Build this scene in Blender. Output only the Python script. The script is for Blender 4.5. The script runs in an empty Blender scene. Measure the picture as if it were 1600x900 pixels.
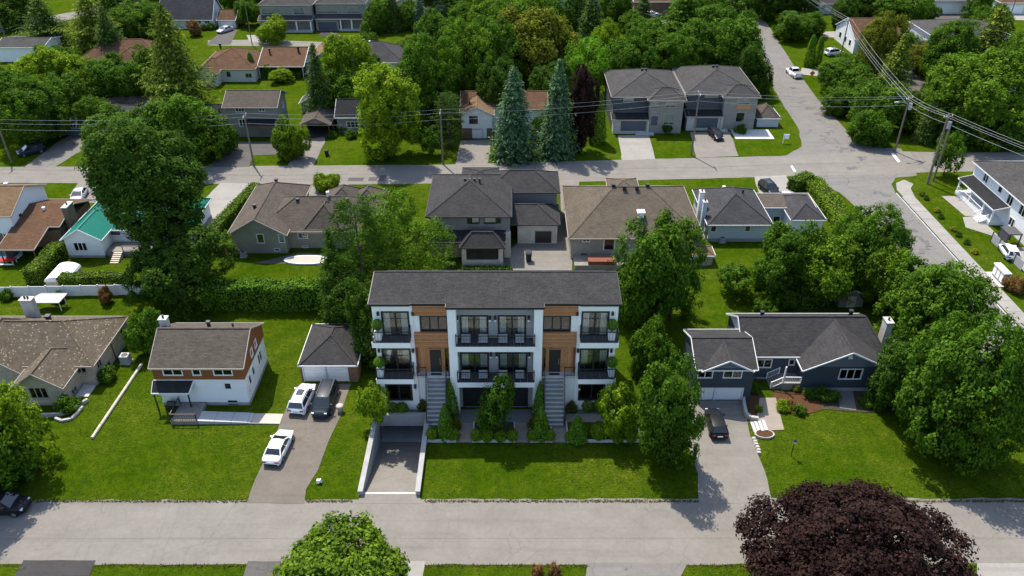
import bpy, math, random
import numpy as np
from mathutils import Vector, Matrix
R = math.radians
SC = bpy.context.scene
COL = SC.collection
# ------------------------------------------------------------------ camera, sky, sun, exposure
FOC, PITCH, CAMH = 1250.0, R(33.0), 64.0          # focal length (for a 1600 px wide frame), pitch down, drone height
cam = bpy.data.cameras.new('camera'); camo = bpy.data.objects.new('camera', cam); COL.objects.link(camo)
cam.sensor_width = 36.0; cam.lens = 36.0*FOC/1600.0; cam.clip_start = 1.0; cam.clip_end = 4000.0
camo.location = (0, 0, CAMH); camo.rotation_euler = (math.pi/2-PITCH, 0, 0)
SC.camera = camo
SUN_EL = R(60.0); SHX, SHY = 0.48, -0.877         # shadows fall to the right and towards the camera
w = bpy.data.worlds.new('World'); SC.world = w; w.use_nodes = True
nt = w.node_tree; nt.nodes.clear()
sky = nt.nodes.new('ShaderNodeTexSky'); sky.sky_type = 'NISHITA'; sky.sun_disc = False
sky.sun_elevation = SUN_EL; sky.sun_rotation = math.atan2(-SHX, -SHY); sky.air_density = 1.0; sky.dust_density = 1.2; sky.ozone_density = 1.0
bg = nt.nodes.new('ShaderNodeBackground'); bg.inputs['Strength'].default_value = 0.15
wo = nt.nodes.new('ShaderNodeOutputWorld')
nt.links.new(sky.outputs[0], bg.inputs[0]); nt.links.new(bg.outputs[0], wo.inputs[0])
sl = bpy.data.lights.new('sun', 'SUN'); sl.energy = 3.6; sl.angle = R(0.53); sl.color = (1.0, 0.93, 0.82)
so = bpy.data.objects.new('sun', sl); COL.objects.link(so); so.location = (-60, 140, 120)
so.rotation_euler = Vector((SHX*math.cos(SUN_EL), SHY*math.cos(SUN_EL), -math.sin(SUN_EL))).to_track_quat('-Z', 'Y').to_euler()
SC.view_settings.view_transform = 'Standard'; SC.view_settings.look = 'None'
SC.view_settings.exposure = 1.05; SC.view_settings.gamma = 1.0
SC.cycles.max_bounces = 6; SC.cycles.transparent_max_bounces = 8
# ------------------------------------------------------------------ survey helpers: a point read off the photograph -> a place on the site
SP, CP = math.sin(PITCH), math.cos(PITCH)
def G(u, v, z=0.0):
    dy = -(v-450)/FOC
    t = (z-CAMH)/(-SP+dy*CP)
    return ((u-800)/FOC*t, (CP+dy*SP)*t)
def GY(v, z=0.0): return G(800, v, z)[1]
def ZAT(v, y): return CAMH-y*math.tan(PITCH+math.atan((v-450)/FOC))
def XAT(u, y, z=0.0): return (u-800)/FOC*(y*CP-(z-CAMH)*SP)
def ONX(u, v, X):
    d = ((u-800)/FOC, CP-(v-450)/FOC*SP, -SP-(v-450)/FOC*CP)
    t = X/d[0]; return (d[1]*t, CAMH+d[2]*t)
# ------------------------------------------------------------------ materials
MATS = {}
def nodes(name, rough=0.8, spec=0.3):
    m = bpy.data.materials.new(name); m.use_nodes = True; t = m.node_tree; b = t.nodes['Principled BSDF']
    b.inputs['Roughness'].default_value = rough; b.inputs['Specular IOR Level'].default_value = spec
    MATS[name] = m
    return m, t, b
def add(t, typ, **k):
    n = t.nodes.new(typ)
    for a, v in k.items():
        if a.startswith('i_'): n.inputs[a[2:].replace('_', ' ')].default_value = v
        else: setattr(n, a, v)
    return n
def c4(c): return (c[0], c[1], c[2], 1.0)
def mix(t, fac, a, b, mode='MIX'):
    n = t.nodes.new('ShaderNodeMix'); n.data_type = 'RGBA'; n.blend_type = mode
    for sock, v in ((n.inputs[0], fac), (n.inputs[6], a), (n.inputs[7], b)):
        if hasattr(v, 'links') or isinstance(v, bpy.types.NodeSocket): t.links.new(v, sock)
        elif isinstance(v, (int, float)): sock.default_value = v
        else: sock.default_value = c4(v)
    return n.outputs[2]
def ramp(t, src, p0, p1):
    n = t.nodes.new('ShaderNodeMapRange'); n.inputs[1].default_value = p0; n.inputs[2].default_value = p1
    t.links.new(src, n.inputs[0]); return n.outputs[0]
def noise(t, vec, scale, detail=4, rough=0.6):
    n = add(t, 'ShaderNodeTexNoise', i_Scale=scale, i_Detail=detail, i_Roughness=rough)
    if vec is not None: t.links.new(vec, n.inputs['Vector'])
    return n.outputs[0]
def pos(t): return t.nodes.new('ShaderNodeNewGeometry').outputs['Position']
def bump(t, b, h, strength, dist=0.02):
    n = add(t, 'ShaderNodeBump', i_Strength=strength, i_Distance=dist); t.links.new(h, n.inputs['Height']); t.links.new(n.outputs[0], b.inputs['Normal'])
def plain(name, c, rough=0.7, spec=0.3, var=0.12, scale=1.5, metal=0.0, bmp=0.0):
    m, t, b = nodes(name, rough, spec); p = pos(t)
    f = ramp(t, noise(t, p, scale, 6, 0.7), 0.25, 0.75)
    c0 = tuple(x*(1-var) for x in c); c1 = tuple(min(1, x*(1+var)) for x in c)
    t.links.new(mix(t, f, c0, c1), b.inputs['Base Color']); b.inputs['Metallic'].default_value = metal
    if bmp: bump(t, b, noise(t, p, scale*12, 4), bmp)
    return m
def brickish(name, c0, c1, mortar, bw, bh, rough=0.9, msize=0.02, var=0.25, mottle=0.5, bmp=0.4, specks=None, big=0.55):
    """courses laid in metres along each face (shingles, bricks, siding, planks)"""
    m, t, b = nodes(name, rough, 0.05 if name.startswith('sh_') else 0.2)
    uv = t.nodes.new('ShaderNodeTexCoord').outputs['UV']; p = pos(t)
    br = add(t, 'ShaderNodeTexBrick', i_Scale=1.0, i_Mortar_Size=msize, i_Mortar_Smooth=0.3, i_Brick_Width=bw, i_Row_Height=bh, i_Bias=0.0)
    br.inputs['Color1'].default_value = c4(c0); br.inputs['Color2'].default_value = c4(c1); br.inputs['Mortar'].default_value = c4(mortar)
    t.links.new(uv, br.inputs['Vector'])
    f1 = ramp(t, noise(t, p, 5.0, 5, 0.75), 0.3, 0.7); f2 = ramp(t, noise(t, p, 0.45, 4, 0.6), 0.3, 0.75)
    dark = tuple(x*(1-var) for x in (1, 1, 1)); lite = tuple(1+var*0.8 for _ in range(3))
    c = mix(t, mottle, br.outputs['Color'], mix(t, f1, dark, lite), 'MULTIPLY')
    c = mix(t, big, c, mix(t, f2, (0.72, 0.72, 0.72), (1.22, 1.2, 1.18)), 'MULTIPLY')
    if specks:
        v = add(t, 'ShaderNodeTexWhiteNoise'); sn = add(t, 'ShaderNodeVectorMath', operation='SNAP'); sn.inputs[1].default_value = (bw*0.3, bh*0.7, 1)
        t.links.new(uv, sn.inputs[0]); t.links.new(sn.outputs[0], v.inputs['Vector'])
        c = mix(t, ramp(t, v.outputs['Value'], 0.955, 0.96), c, specks)
    t.links.new(c, b.inputs['Base Color'])
    if bmp: bump(t, b, br.outputs['Fac'], -bmp, 0.03)
    return m
def shingle(name, c, var=0.3, specks=None):
    return brickish(name, tuple(x*0.85 for x in c), tuple(x*1.15 for x in c), tuple(x*0.55 for x in c), 0.55, 0.2, 0.95, 0.012, var, 0.8, 0.5, specks)
def siding(name, c, h=0.16):
    return brickish(name, tuple(x*0.97 for x in c), c, tuple(x*0.6 for x in c), 30.0, h, 0.7, 0.012, 0.06, 0.6, 0.3, None, 0.12)
def grass_mat(name, c0, c1, c2, dry):
    m, t, b = nodes(name, 0.95, 0.0); p = pos(t)
    big = ramp(t, noise(t, p, 0.09, 5, 0.6), 0.32, 0.68); mid = ramp(t, noise(t, p, 1.1, 7, 0.75), 0.42, 0.58); fine = ramp(t, noise(t, p, 4.5, 7, 0.85), 0.32, 0.68)
    mp = add(t, 'ShaderNodeMapping'); mp.inputs['Scale'].default_value = (1.0, 3.0, 1); mp.inputs['Rotation'].default_value = (0, 0, 0.5); t.links.new(p, mp.inputs[0])
    strk = ramp(t, noise(t, mp.outputs[0], 2.2, 5, 0.8), 0.5, 0.68)
    c = mix(t, mid, c0, c1); c = mix(t, fine, mix(t, 0.6, c, c0), mix(t, 0.45, c, c2)); 
    n = t.nodes.new('ShaderNodeMath'); n.operation = 'MULTIPLY'; t.links.new(big, n.inputs[0]); t.links.new(strk, n.inputs[1])
    n2 = t.nodes.new('ShaderNodeMath'); n2.operation = 'MULTIPLY'; n2.inputs[1].default_value = 0.8; t.links.new(n.outputs[0], n2.inputs[0])
    c = mix(t, n2.outputs[0], c, dry)
    c = mix(t, 0.5, c, mix(t, big, (0.8, 0.88, 0.8), (1.2, 1.12, 1.1)), 'MULTIPLY')
    c = mix(t, 0.85, c, mix(t, ramp(t, noise(t, p, 0.38, 6, 0.7), 0.36, 0.64), (0.72, 0.84, 0.8), (1.3, 1.14, 1.2)), 'MULTIPLY')
    wn = ramp(t, noise(t, p, 1.7, 3, 0.6), 0.66, 0.72); c = mix(t, wn, c, tuple(0.55*x for x in c1)); bare = ramp(t, noise(t, p, 0.55, 4, 0.8), 0.69, 0.76); c = mix(t, bare, c, (0.13, 0.115, 0.045))
    t.links.new(c, b.inputs['Base Color']); bump(t, b, noise(t, p, 11.0, 6, 0.85), 0.7, 0.12)
    return m
def paving_mat(name, c, crack=0.5, patch=0.3, var=0.10, joints=None):
    m, t, b = nodes(name, 0.95, 0.08); p = pos(t)
    f1 = ramp(t, noise(t, p, 0.35, 5, 0.65), 0.3, 0.7); f2 = ramp(t, noise(t, p, 14.0, 5, 0.8), 0.2, 0.8)
    k0 = tuple(x*(1-var) for x in c); k1 = tuple(x*(1+var) for x in c)
    col = mix(t, f1, k0, k1); col = mix(t, 0.5, col, mix(t, f2, (0.82, 0.82, 0.82), (1.16, 1.16, 1.16)), 'MULTIPLY')
    # tyre-worn lanes and oil-dark smears that run along the street
    mp = add(t, 'ShaderNodeMapping'); mp.inputs['Scale'].default_value = (0.06, 0.9, 1); t.links.new(p, mp.inputs[0])
    col = mix(t, ramp(t, noise(t, mp.outputs[0], 1.0, 5, 0.6), 0.52, 0.8), col, tuple(x*0.8 for x in c))
    if patch: col = mix(t, ramp(t, noise(t, p, 0.8, 3, 0.5), 0.66, 0.7), col, tuple(x*(1-patch) for x in c))
    if crack:
        d = noise(t, p, 0.7, 4, 0.7); dv = add(t, 'ShaderNodeVectorMath', operation='MULTIPLY_ADD'); dv.inputs[1].default_value = (1.6, 1.6, 0)
        cb = t.nodes.new('ShaderNodeCombineXYZ'); t.links.new(d, cb.inputs[0]); t.links.new(d, cb.inputs[1]); t.links.new(cb.outputs[0], dv.inputs[0]); t.links.new(p, dv.inputs[2])
        v = add(t, 'ShaderNodeTexVoronoi', feature='DISTANCE_TO_EDGE', i_Scale=0.23); t.links.new(dv.outputs[0], v.inputs['Vector'])
        msk = ramp(t, noise(t, p, 0.18, 2, 0.5), 0.42, 0.6); ln = ramp(t, v.outputs['Distance'], 0.014, 0.004)
        mm = t.nodes.new('ShaderNodeMath'); mm.operation = 'MULTIPLY'; t.links.new(msk, mm.inputs[0]); t.links.new(ln, mm.inputs[1])
        m3 = t.nodes.new('ShaderNodeMath'); m3.operation = 'MULTIPLY'; m3.inputs[1].default_value = crack; t.links.new(mm.outputs[0], m3.inputs[0])
        col = mix(t, m3.outputs[0], col, tuple(x*0.35 for x in c))
    col = mix(t, 0.45, col, mix(t, ramp(t, noise(t, p, 2.2, 6, 0.8), 0.3, 0.7), (0.78, 0.77, 0.76), (1.2, 1.2, 1.2)), 'MULTIPLY')
    t.links.new(col, b.inputs['Base Color']); bump(t, b, noise(t, p, 25.0, 4, 0.8), 0.3, 0.02)
    return m
def leaf_mat(name, c0, c1, trans=0.34):
    m, t, b = nodes(name, 0.8, 0.06)
    a = add(t, 'ShaderNodeAttribute', attribute_name='tint'); oi = t.nodes.new('ShaderNodeObjectInfo')
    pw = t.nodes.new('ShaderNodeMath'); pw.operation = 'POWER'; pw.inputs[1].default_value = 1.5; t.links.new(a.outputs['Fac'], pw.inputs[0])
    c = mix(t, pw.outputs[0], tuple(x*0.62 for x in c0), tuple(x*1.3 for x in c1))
    c = mix(t, 0.35, c, mix(t, oi.outputs['Random'], (0.78, 0.86, 0.8), (1.25, 1.12, 1.0)), 'MULTIPLY')
    t.links.new(c, b.inputs['Base Color'])
    tr = t.nodes.new('ShaderNodeBsdfTranslucent'); t.links.new(mix(t, 0.6, c, (1.2, 1.5, 0.5), 'MULTIPLY'), tr.inputs[0])
    ms = t.nodes.new('ShaderNodeMixShader'); ms.inputs[0].default_value = trans
    t.links.new(b.outputs[0], ms.inputs[1]); t.links.new(tr.outputs[0], ms.inputs[2]); t.links.new(ms.outputs[0], t.nodes['Material Output'].inputs[0])
    return m
def glass_mat(name, tint=(0.75, 0.8, 0.82)):
    m, t, b = nodes(name, 0.05, 0.5); t.nodes.remove(b)
    g = add(t, 'ShaderNodeBsdfGlossy', i_Roughness=0.03); tr = t.nodes.new('ShaderNodeBsdfTransparent'); tr.inputs[0].default_value = c4(tint)
    f = add(t, 'ShaderNodeFresnel', i_IOR=1.6); ms = t.nodes.new('ShaderNodeMixShader')
    t.links.new(f.outputs[0], ms.inputs[0]); t.links.new(tr.outputs[0], ms.inputs[1]); t.links.new(g.outputs[0], ms.inputs[2])
    t.links.new(ms.outputs[0], t.nodes['Material Output'].inputs[0]); return m
M = MATS
grass_mat('lawn', (0.011, 0.036, 0.001), (0.040, 0.080, 0.0012), (0.085, 0.122, 0.004), (0.17, 0.15, 0.04))
paving_mat('road_seam', (0.165, 0.153, 0.136), 0.0, 0.0)
paving_mat('road', (0.178, 0.165, 0.145), 0.22, 0.0)
paving_mat('road_old', (0.158, 0.149, 0.137), 0.6, 0.3)
paving_mat('drive_grey', (0.135, 0.118, 0.099), 0.3, 0.15)
paving_mat('drive_dark', (0.05, 0.048, 0.046), 0.4, 0.2)
paving_mat('drive_mid', (0.09, 0.086, 0.08), 0.4, 0.2)
paving_mat('concrete_pale', (0.25, 0.237, 0.215), 0.2, 0.0)
paving_mat('asphalt_patch', (0.12, 0.118, 0.115), 0.0, 0.0)
plain('concrete_step', (0.2, 0.195, 0.19), 0.9, 0.2, 0.15, 0.9)
plain('concrete', (0.42, 0.41, 0.39), 0.9, 0.2, 0.15, 0.9, bmp=0.3)
plain('concrete_wall', (0.30, 0.295, 0.285), 0.9, 0.2, 0.2, 0.7, bmp=0.3)
plain('slab', (0.24, 0.205, 0.168), 0.9, 0.2, 0.13, 0.8)
plain('slab_grey', (0.15, 0.145, 0.14), 0.9, 0.2, 0.15, 0.8)
plain('mulch', (0.075, 0.036, 0.018), 0.95, 0.1, 0.45, 7.0, bmp=0.6)
plain('soil', (0.055, 0.045, 0.032), 0.95, 0.1, 0.4, 5.0, bmp=0.6)
shingle('sh_charcoal', (0.0468, 0.0452, 0.0452)); shingle('sh_dark', (0.0280, 0.0294, 0.0308)); shingle('sh_grey', (0.0624, 0.0598, 0.0575))
shingle('sh_beige', (0.1100, 0.0903, 0.0660), 0.35, (0.26, 0.215, 0.155)); shingle('sh_tan', (0.1050, 0.0872, 0.0660)); shingle('sh_brown', (0.1050, 0.0609, 0.0374))
shingle('sh_taupe', (0.0912, 0.0775, 0.0637)); shingle('sh_orange', (0.1600, 0.1050, 0.0616)); shingle('sh_main', (0.0425, 0.0410, 0.0409), 0.5)
shingle('sh_blueg', (0.0540, 0.0537, 0.0562))
brickish('metal_green', (0.001, 0.125, 0.086), (0.001, 0.13, 0.09), (0.001, 0.09, 0.062), 0.4, 30.0, 0.45, 0.02, 0.05, 0.5, 0.3, None, 0.1)
brickish('stone_beige', (0.42, 0.345, 0.25), (0.5, 0.43, 0.32), (0.34, 0.29, 0.22), 0.45, 0.22, 0.9, 0.02, 0.25, 0.7, 0.3)
brickish('brick_olive', (0.29, 0.27, 0.205), (0.34, 0.32, 0.25), (0.2, 0.19, 0.15), 0.3, 0.1, 0.9, 0.01, 0.2, 0.7, 0.2)
brickish('brick_grey', (0.24, 0.225, 0.2), (0.3, 0.285, 0.25), (0.2, 0.19, 0.17), 0.3, 0.1, 0.9, 0.01, 0.2, 0.7, 0.2)
brickish('brick_brown', (0.17, 0.1, 0.065), (0.21, 0.13, 0.085), (0.14, 0.1, 0.08), 0.3, 0.1, 0.9, 0.01, 0.2, 0.7, 0.2)
brickish('stone_pale', (0.42, 0.40, 0.36), (0.5, 0.48, 0.43), (0.34, 0.32, 0.29), 0.5, 0.2, 0.9, 0.015, 0.2, 0.6, 0.2)
siding('sd_white', (0.78, 0.78, 0.77)); siding('sd_brown', (0.235, 0.085, 0.032)); siding('sd_navy', (0.05, 0.066, 0.080)); siding('sd_bluegrey', (0.52, 0.55, 0.57))
siding('sd_taupe', (0.27, 0.255, 0.22)); siding('sd_grey', (0.17, 0.172, 0.175)); siding('sd_dark', (0.075, 0.08, 0.088)); siding('sd_greyblue', (0.14, 0.165, 0.19)); siding('sd_cream', (0.6, 0.57, 0.5)); siding('sd_palegrey', (0.5, 0.5, 0.5)); siding('sd_teal', (0.08, 0.12, 0.15))
plain('stucco_white', (0.88, 0.86, 0.825), 0.85, 0.2, 0.04, 0.5, bmp=0.1)
plain('stucco_grey', (0.30, 0.30, 0.30), 0.85, 0.2, 0.06, 0.5, bmp=0.1)
plain('stucco_dark', (0.12, 0.122, 0.125), 0.85, 0.2, 0.1, 0.6, bmp=0.1)
plain('trim_white', (0.7, 0.7, 0.69), 0.5, 0.4, 0.05, 2.0); plain('trim_black', (0.02, 0.021, 0.022), 0.4, 0.5, 0.1, 2.0); plain('trim_brown', (0.12, 0.08, 0.05), 0.5, 0.4, 0.1, 2.0)
plain('trim_grey', (0.34, 0.34, 0.34), 0.5, 0.4, 0.08, 2.0); plain('trim_tan', (0.34, 0.31, 0.265), 0.6, 0.3, 0.08, 2.0)
plain('wood', (0.48, 0.22, 0.1), 0.55, 0.35, 0.22, 3.0); plain('wood2', (0.42, 0.185, 0.082), 0.55, 0.35, 0.22, 3.0)
plain('wood_pale', (0.45, 0.40, 0.32), 0.8, 0.2, 0.25, 2.0); plain('wood_grey', (0.2, 0.18, 0.155), 0.85, 0.2, 0.25, 2.0); plain('wood_red', (0.16, 0.06, 0.035), 0.8, 0.2, 0.2, 2.0)
plain('deck', (0.068, 0.064, 0.064), 0.7, 0.3, 0.18, 2.0); plain('door_black', (0.018, 0.019, 0.02), 0.45, 0.5, 0.2, 2.0)
plain('door_white', (0.74, 0.74, 0.73), 0.55, 0.4, 0.05, 2.0); plain('door_slate', (0.075, 0.09, 0.11), 0.5, 0.4, 0.1, 2.0); plain('door_grey', (0.2, 0.2, 0.2), 0.6, 0.3, 0.12, 2.0)
plain('room', (0.03, 0.029, 0.026), 0.95, 0.1, 0.6, 1.1); plain('room_warm', (0.17, 0.15, 0.115), 0.95, 0.1, 0.7, 0.9); plain('curtain', (0.86, 0.85, 0.82), 0.95, 0.1, 0.18, 4.0); plain('blind', (0.55, 0.56, 0.55), 0.9, 0.1, 0.1, 2.0)
glass_mat('glass', (0.92, 0.94, 0.94)); glass_mat('rail_glass', (0.55, 0.57, 0.57))
plain('steel', (0.4, 0.4, 0.4), 0.4, 0.5, 0.1, 3.0, 0.8); plain('black_metal', (0.015, 0.015, 0.016), 0.45, 0.5, 0.2, 3.0); plain('white_plastic', (0.75, 0.75, 0.74), 0.45, 0.4, 0.05, 2.0)
plain('pole_wood', (0.17, 0.14, 0.11), 0.9, 0.1, 0.3, 3.0); plain('wire', (0.30, 0.30, 0.30), 0.5, 0.4, 0.1, 1.0)
plain('bark', (0.085, 0.065, 0.05), 0.95, 0.1, 0.4, 5.0, bmp=0.6); plain('birch', (0.4, 0.36, 0.31), 0.9, 0.1, 0.4, 5.0)
plain('tyre', (0.015, 0.015, 0.015), 0.9, 0.2, 0.2, 6.0); plain('rim', (0.35, 0.35, 0.36), 0.3, 0.5, 0.1, 6.0, 0.8)
plain('rubber_black', (0.02, 0.02, 0.021), 0.7, 0.3, 0.2, 3.0); plain('lamp_clear', (0.7, 0.7, 0.68), 0.15, 0.6, 0.05, 6.0); plain('lamp_red', (0.16, 0.01, 0.01), 0.2, 0.6, 0.1, 6.0); plain('car_glass', (0.012, 0.014, 0.016), 0.05, 0.9, 0.2, 1.0)
plain('plate', (0.6, 0.6, 0.62), 0.5, 0.4, 0.1, 2.0); plain('flowers_red', (0.5, 0.09, 0.09), 0.8, 0.2, 0.5, 9.0); plain('blue_tarp', (0.02, 0.09, 0.38), 0.5, 0.4, 0.2, 2.0); plain('orange_sign', (0.75, 0.2, 0.02), 0.5, 0.4, 0.1, 2.0); plain('pool_blue', (0.05, 0.16, 0.23), 0.2, 0.6, 0.2, 1.0); plain('stone', (0.36, 0.34, 0.31), 0.9, 0.2, 0.25, 2.0, bmp=0.4); plain('red_cloth', (0.4, 0.03, 0.03), 0.9, 0.2, 0.2, 2.0)
for n, c in (('paint_white', (0.78, 0.78, 0.79)), ('paint_black', (0.011, 0.012, 0.014)), ('paint_gunmetal', (0.018, 0.024, 0.031)), ('paint_silver', (0.4, 0.42, 0.45)), ('paint_navy', (0.016, 0.024, 0.045)), ('paint_cream', (0.62, 0.6, 0.55))):
    plain(n, c, 0.3 if c[0] > 0.1 else 0.4, 0.4 if c[0] > 0.1 else 0.15, 0.04, 1.0); M[n].node_tree.nodes['Principled BSDF'].inputs['Coat Weight'].default_value = 0.4 if c[0] > 0.1 else 0.12
leaf_mat('lf_maple', (0.0464, 0.1056, 0.0086), (0.1347, 0.2301, 0.0134)); leaf_mat('lf_bright', (0.0941, 0.1794, 0.0086), (0.2346, 0.3246, 0.0152)); leaf_mat('lf_dark', (0.0245, 0.0639, 0.0080), (0.0736, 0.1403, 0.0141)); leaf_mat('lf_mid', (0.0360, 0.0891, 0.0073), (0.0987, 0.1882, 0.0134))
leaf_mat('lf_olive', (0.0746, 0.1002, 0.0108), (0.2059, 0.2091, 0.0209)); leaf_mat('lf_fern', (0.0626, 0.1618, 0.0097), (0.1533, 0.3071, 0.0170)); leaf_mat('lf_purple', (0.0130, 0.0063, 0.0058), (0.0387, 0.0192, 0.0153), 0.12); leaf_mat('lf_redbush', (0.1116, 0.0561, 0.0198), (0.2604, 0.1415, 0.0414), 0.15)
leaf_mat('lf_spruce', (0.0325, 0.0650, 0.0134), (0.0813, 0.1365, 0.0206), 0.12); leaf_mat('lf_blue', (0.0466, 0.0908, 0.0420), (0.1006, 0.1771, 0.0773), 0.1); leaf_mat('lf_pine', (0.0626, 0.1056, 0.0115), (0.1533, 0.1958, 0.0188), 0.15)
leaf_mat('lf_cedar', (0.0499, 0.1200, 0.0097), (0.1115, 0.2135, 0.0134), 0.18); leaf_mat('lf_hedge', (0.0535, 0.1156, 0.0073), (0.1440, 0.2223, 0.0115), 0.2); leaf_mat('lf_yellow', (0.1440, 0.1708, 0.0108), (0.3000, 0.2928, 0.0225), 0.25); leaf_mat('lf_grass', (0.0200, 0.0520, 0.0020), (0.0600, 0.0980, 0.0040), 0.2); leaf_mat('lf_dry', (0.0600, 0.0700, 0.0100), (0.1600, 0.1400, 0.0400), 0.2); leaf_mat('lf_near', (0.0450, 0.1050, 0.0080), (0.1500, 0.2350, 0.0180), 0.34)
plain('hedge_core', (0.012, 0.022, 0.006), 0.95, 0.1, 0.3, 2.0)
# ------------------------------------------------------------------ mesh helpers
class MB:
    def __init__(s): s.v = []; s.f = []
    def poly(s, pts, flip=False):
        n = len(s.v); s.v += [tuple(p) for p in pts]; idx = list(range(n, n+len(pts))); s.f.append(idx[::-1] if flip else idx); return s
    def box(s, x0, y0, z0, x1, y1, z1):
        n = len(s.v)
        s.v += [(x0, y0, z0), (x1, y0, z0), (x1, y1, z0), (x0, y1, z0), (x0, y0, z1), (x1, y0, z1), (x1, y1, z1), (x0, y1, z1)]
        s.f += [[n+i for i in q] for q in ((0, 3, 2, 1), (4, 5, 6, 7), (0, 1, 5, 4), (1, 2, 6, 5), (2, 3, 7, 6), (3, 0, 4, 7))]; return s
    def hexa(s, b, t):
        """a block with four bottom and four top corners (counter-clockwise from above)"""
        n = len(s.v); s.v += [tuple(p) for p in b]+[tuple(p) for p in t]
        s.f += [[n+i for i in q] for q in ((0, 3, 2, 1), (4, 5, 6, 7), (0, 1, 5, 4), (1, 2, 6, 5), (2, 3, 7, 6), (3, 0, 4, 7))]; return s
    def prism(s, pts, z0, z1):
        n = len(s.v); k = len(pts); s.v += [(p[0], p[1], z0) for p in pts]+[(p[0], p[1], z1) for p in pts]
        s.f += [list(range(n+k-1, n-1, -1)), list(range(n+k, n+2*k))]
        s.f += [[n+i, n+(i+1) % k, n+k+(i+1) % k, n+k+i] for i in range(k)]; return s
    def tube(s, pts, rad, seg=6):
        pts = [Vector(p) for p in pts]; rings = []
        rs = rad if isinstance(rad, (list, tuple)) else [rad]*len(pts)
        for i, p in enumerate(pts):
            d = (pts[min(i+1, len(pts)-1)]-pts[max(i-1, 0)]).normalized(); a = d.orthogonal().normalized(); b = d.cross(a); n = len(s.v)
            s.v += [tuple(p+(a*math.cos(2*math.pi*k/seg)+b*math.sin(2*math.pi*k/seg))*rs[i]) for k in range(seg)]; rings.append(n)
        for a, b in zip(rings, rings[1:]): s.f += [[a+k, a+(k+1) % seg, b+(k+1) % seg, b+k] for k in range(seg)]
        s.f += [[rings[0]+k for k in range(seg)][::-1], [rings[-1]+k for k in range(seg)]]; return s
    def bar(s, a, b, wd, ht):
        """rectangular bar from a to b"""
        a = Vector(a); b = Vector(b); d = (b-a).normalized(); up = Vector((0, 0, 1))
        if abs(d.z) > 0.98: up = Vector((0, 1, 0))
        sd = d.cross(up).normalized()*wd/2; u = sd.cross(d).normalized()*ht/2
        n = len(s.v); s.v += [tuple(q) for e in (a, b) for q in (e-sd-u, e+sd-u, e+sd+u, e-sd+u)]
        s.f += [[n+i for i in q] for q in ((0, 1, 2, 3), (7, 6, 5, 4), (0, 4, 5, 1), (1, 5, 6, 2), (2, 6, 7, 3), (3, 7, 4, 0))]; return s
def mesh(name, mb, off=(0, 0, 0), mat=None, smooth=False):
    me = bpy.data.meshes.new(name); o = off
    me.from_pydata([(x-o[0], y-o[1], z-o[2]) for x, y, z in mb.v], [], mb.f); me.update()
    uv = me.uv_layers.new(name='UVMap'); co = mb.v; data = np.zeros(len(me.loops)*2, np.float32); k = 0
    for p in me.polygons:                                   # courses in metres along every face
        n = p.normal; t = Vector((0, 0, 1)).cross(n)
        t = t.normalized() if t.length > 1e-4 else Vector((1, 0, 0)); b = n.cross(t)
        for li in p.loop_indices:
            q = Vector(co[me.loops[li].vertex_index]); data[2*li] = q.dot(t); data[2*li+1] = q.dot(b)
    uv.data.foreach_set('uv', data)
    if mat: me.materials.append(M[mat] if isinstance(mat, str) else mat)
    if smooth: me.polygons.foreach_set('use_smooth', [True]*len(me.polygons))
    return me
def link(name, me, parent=None):
    o = bpy.data.objects.new(name, me); COL.objects.link(o)
    if parent is not None: o.parent = parent
    return o
def tag(o, label=None, cat=None, group=None, kind=None):
    for k, v in (('label', label), ('category', cat), ('group', group), ('kind', kind)):
        if v: o[k] = v
    return o
class Thing:
    def __init__(s, name, label, cat, loc=(0, 0, 0), group=None):
        s.loc = (loc[0], loc[1], loc[2] if len(loc) > 2 else 0.0)
        s.o = link(name, None); s.o.location = s.loc; s.o.empty_display_size = 0.3; tag(s.o, label, cat, group)
    def part(s, name, mb, mat, parent=None, smooth=False, label=None):
        o = link(name, mesh(name, mb, s.loc, mat, smooth), parent or s.o)
        if label: o['label'] = label
        return o
def single(name, mb, mat, label, cat, loc, group=None, smooth=False):
    o = link(name, mesh(name, mb, loc, mat, smooth)); o.location = loc; return tag(o, label, cat, group)
def struct(name, mb, mat, parent=None):
    o = link(name, mesh(name, mb, (0, 0, 0), mat), parent)
    if parent is None: o['kind'] = 'structure'
    return o
KEEP_OFF = []
def sheet(name, pts, z, mat, th=0.0):
    KEEP_OFF.append(pts)
    mb = MB()
    if th: mb.prism(pts, z-th, z)
    else: mb.poly([(p[0], p[1], z) for p in pts])
    me = mesh(name, mb, (0, 0, 0), mat)
    if me.polygons[0].normal.z < 0 and not th: me.flip_normals()
    o = link(name, me); o['kind'] = 'structure'; return o
def px(*uv): return [G(u, v) for u, v in uv]
def clone(o, parent=None):
    c = o.copy(); COL.objects.link(c)
    if parent is not None: c.parent = parent
    for ch in o.children: clone(ch, c)
    return c
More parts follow.
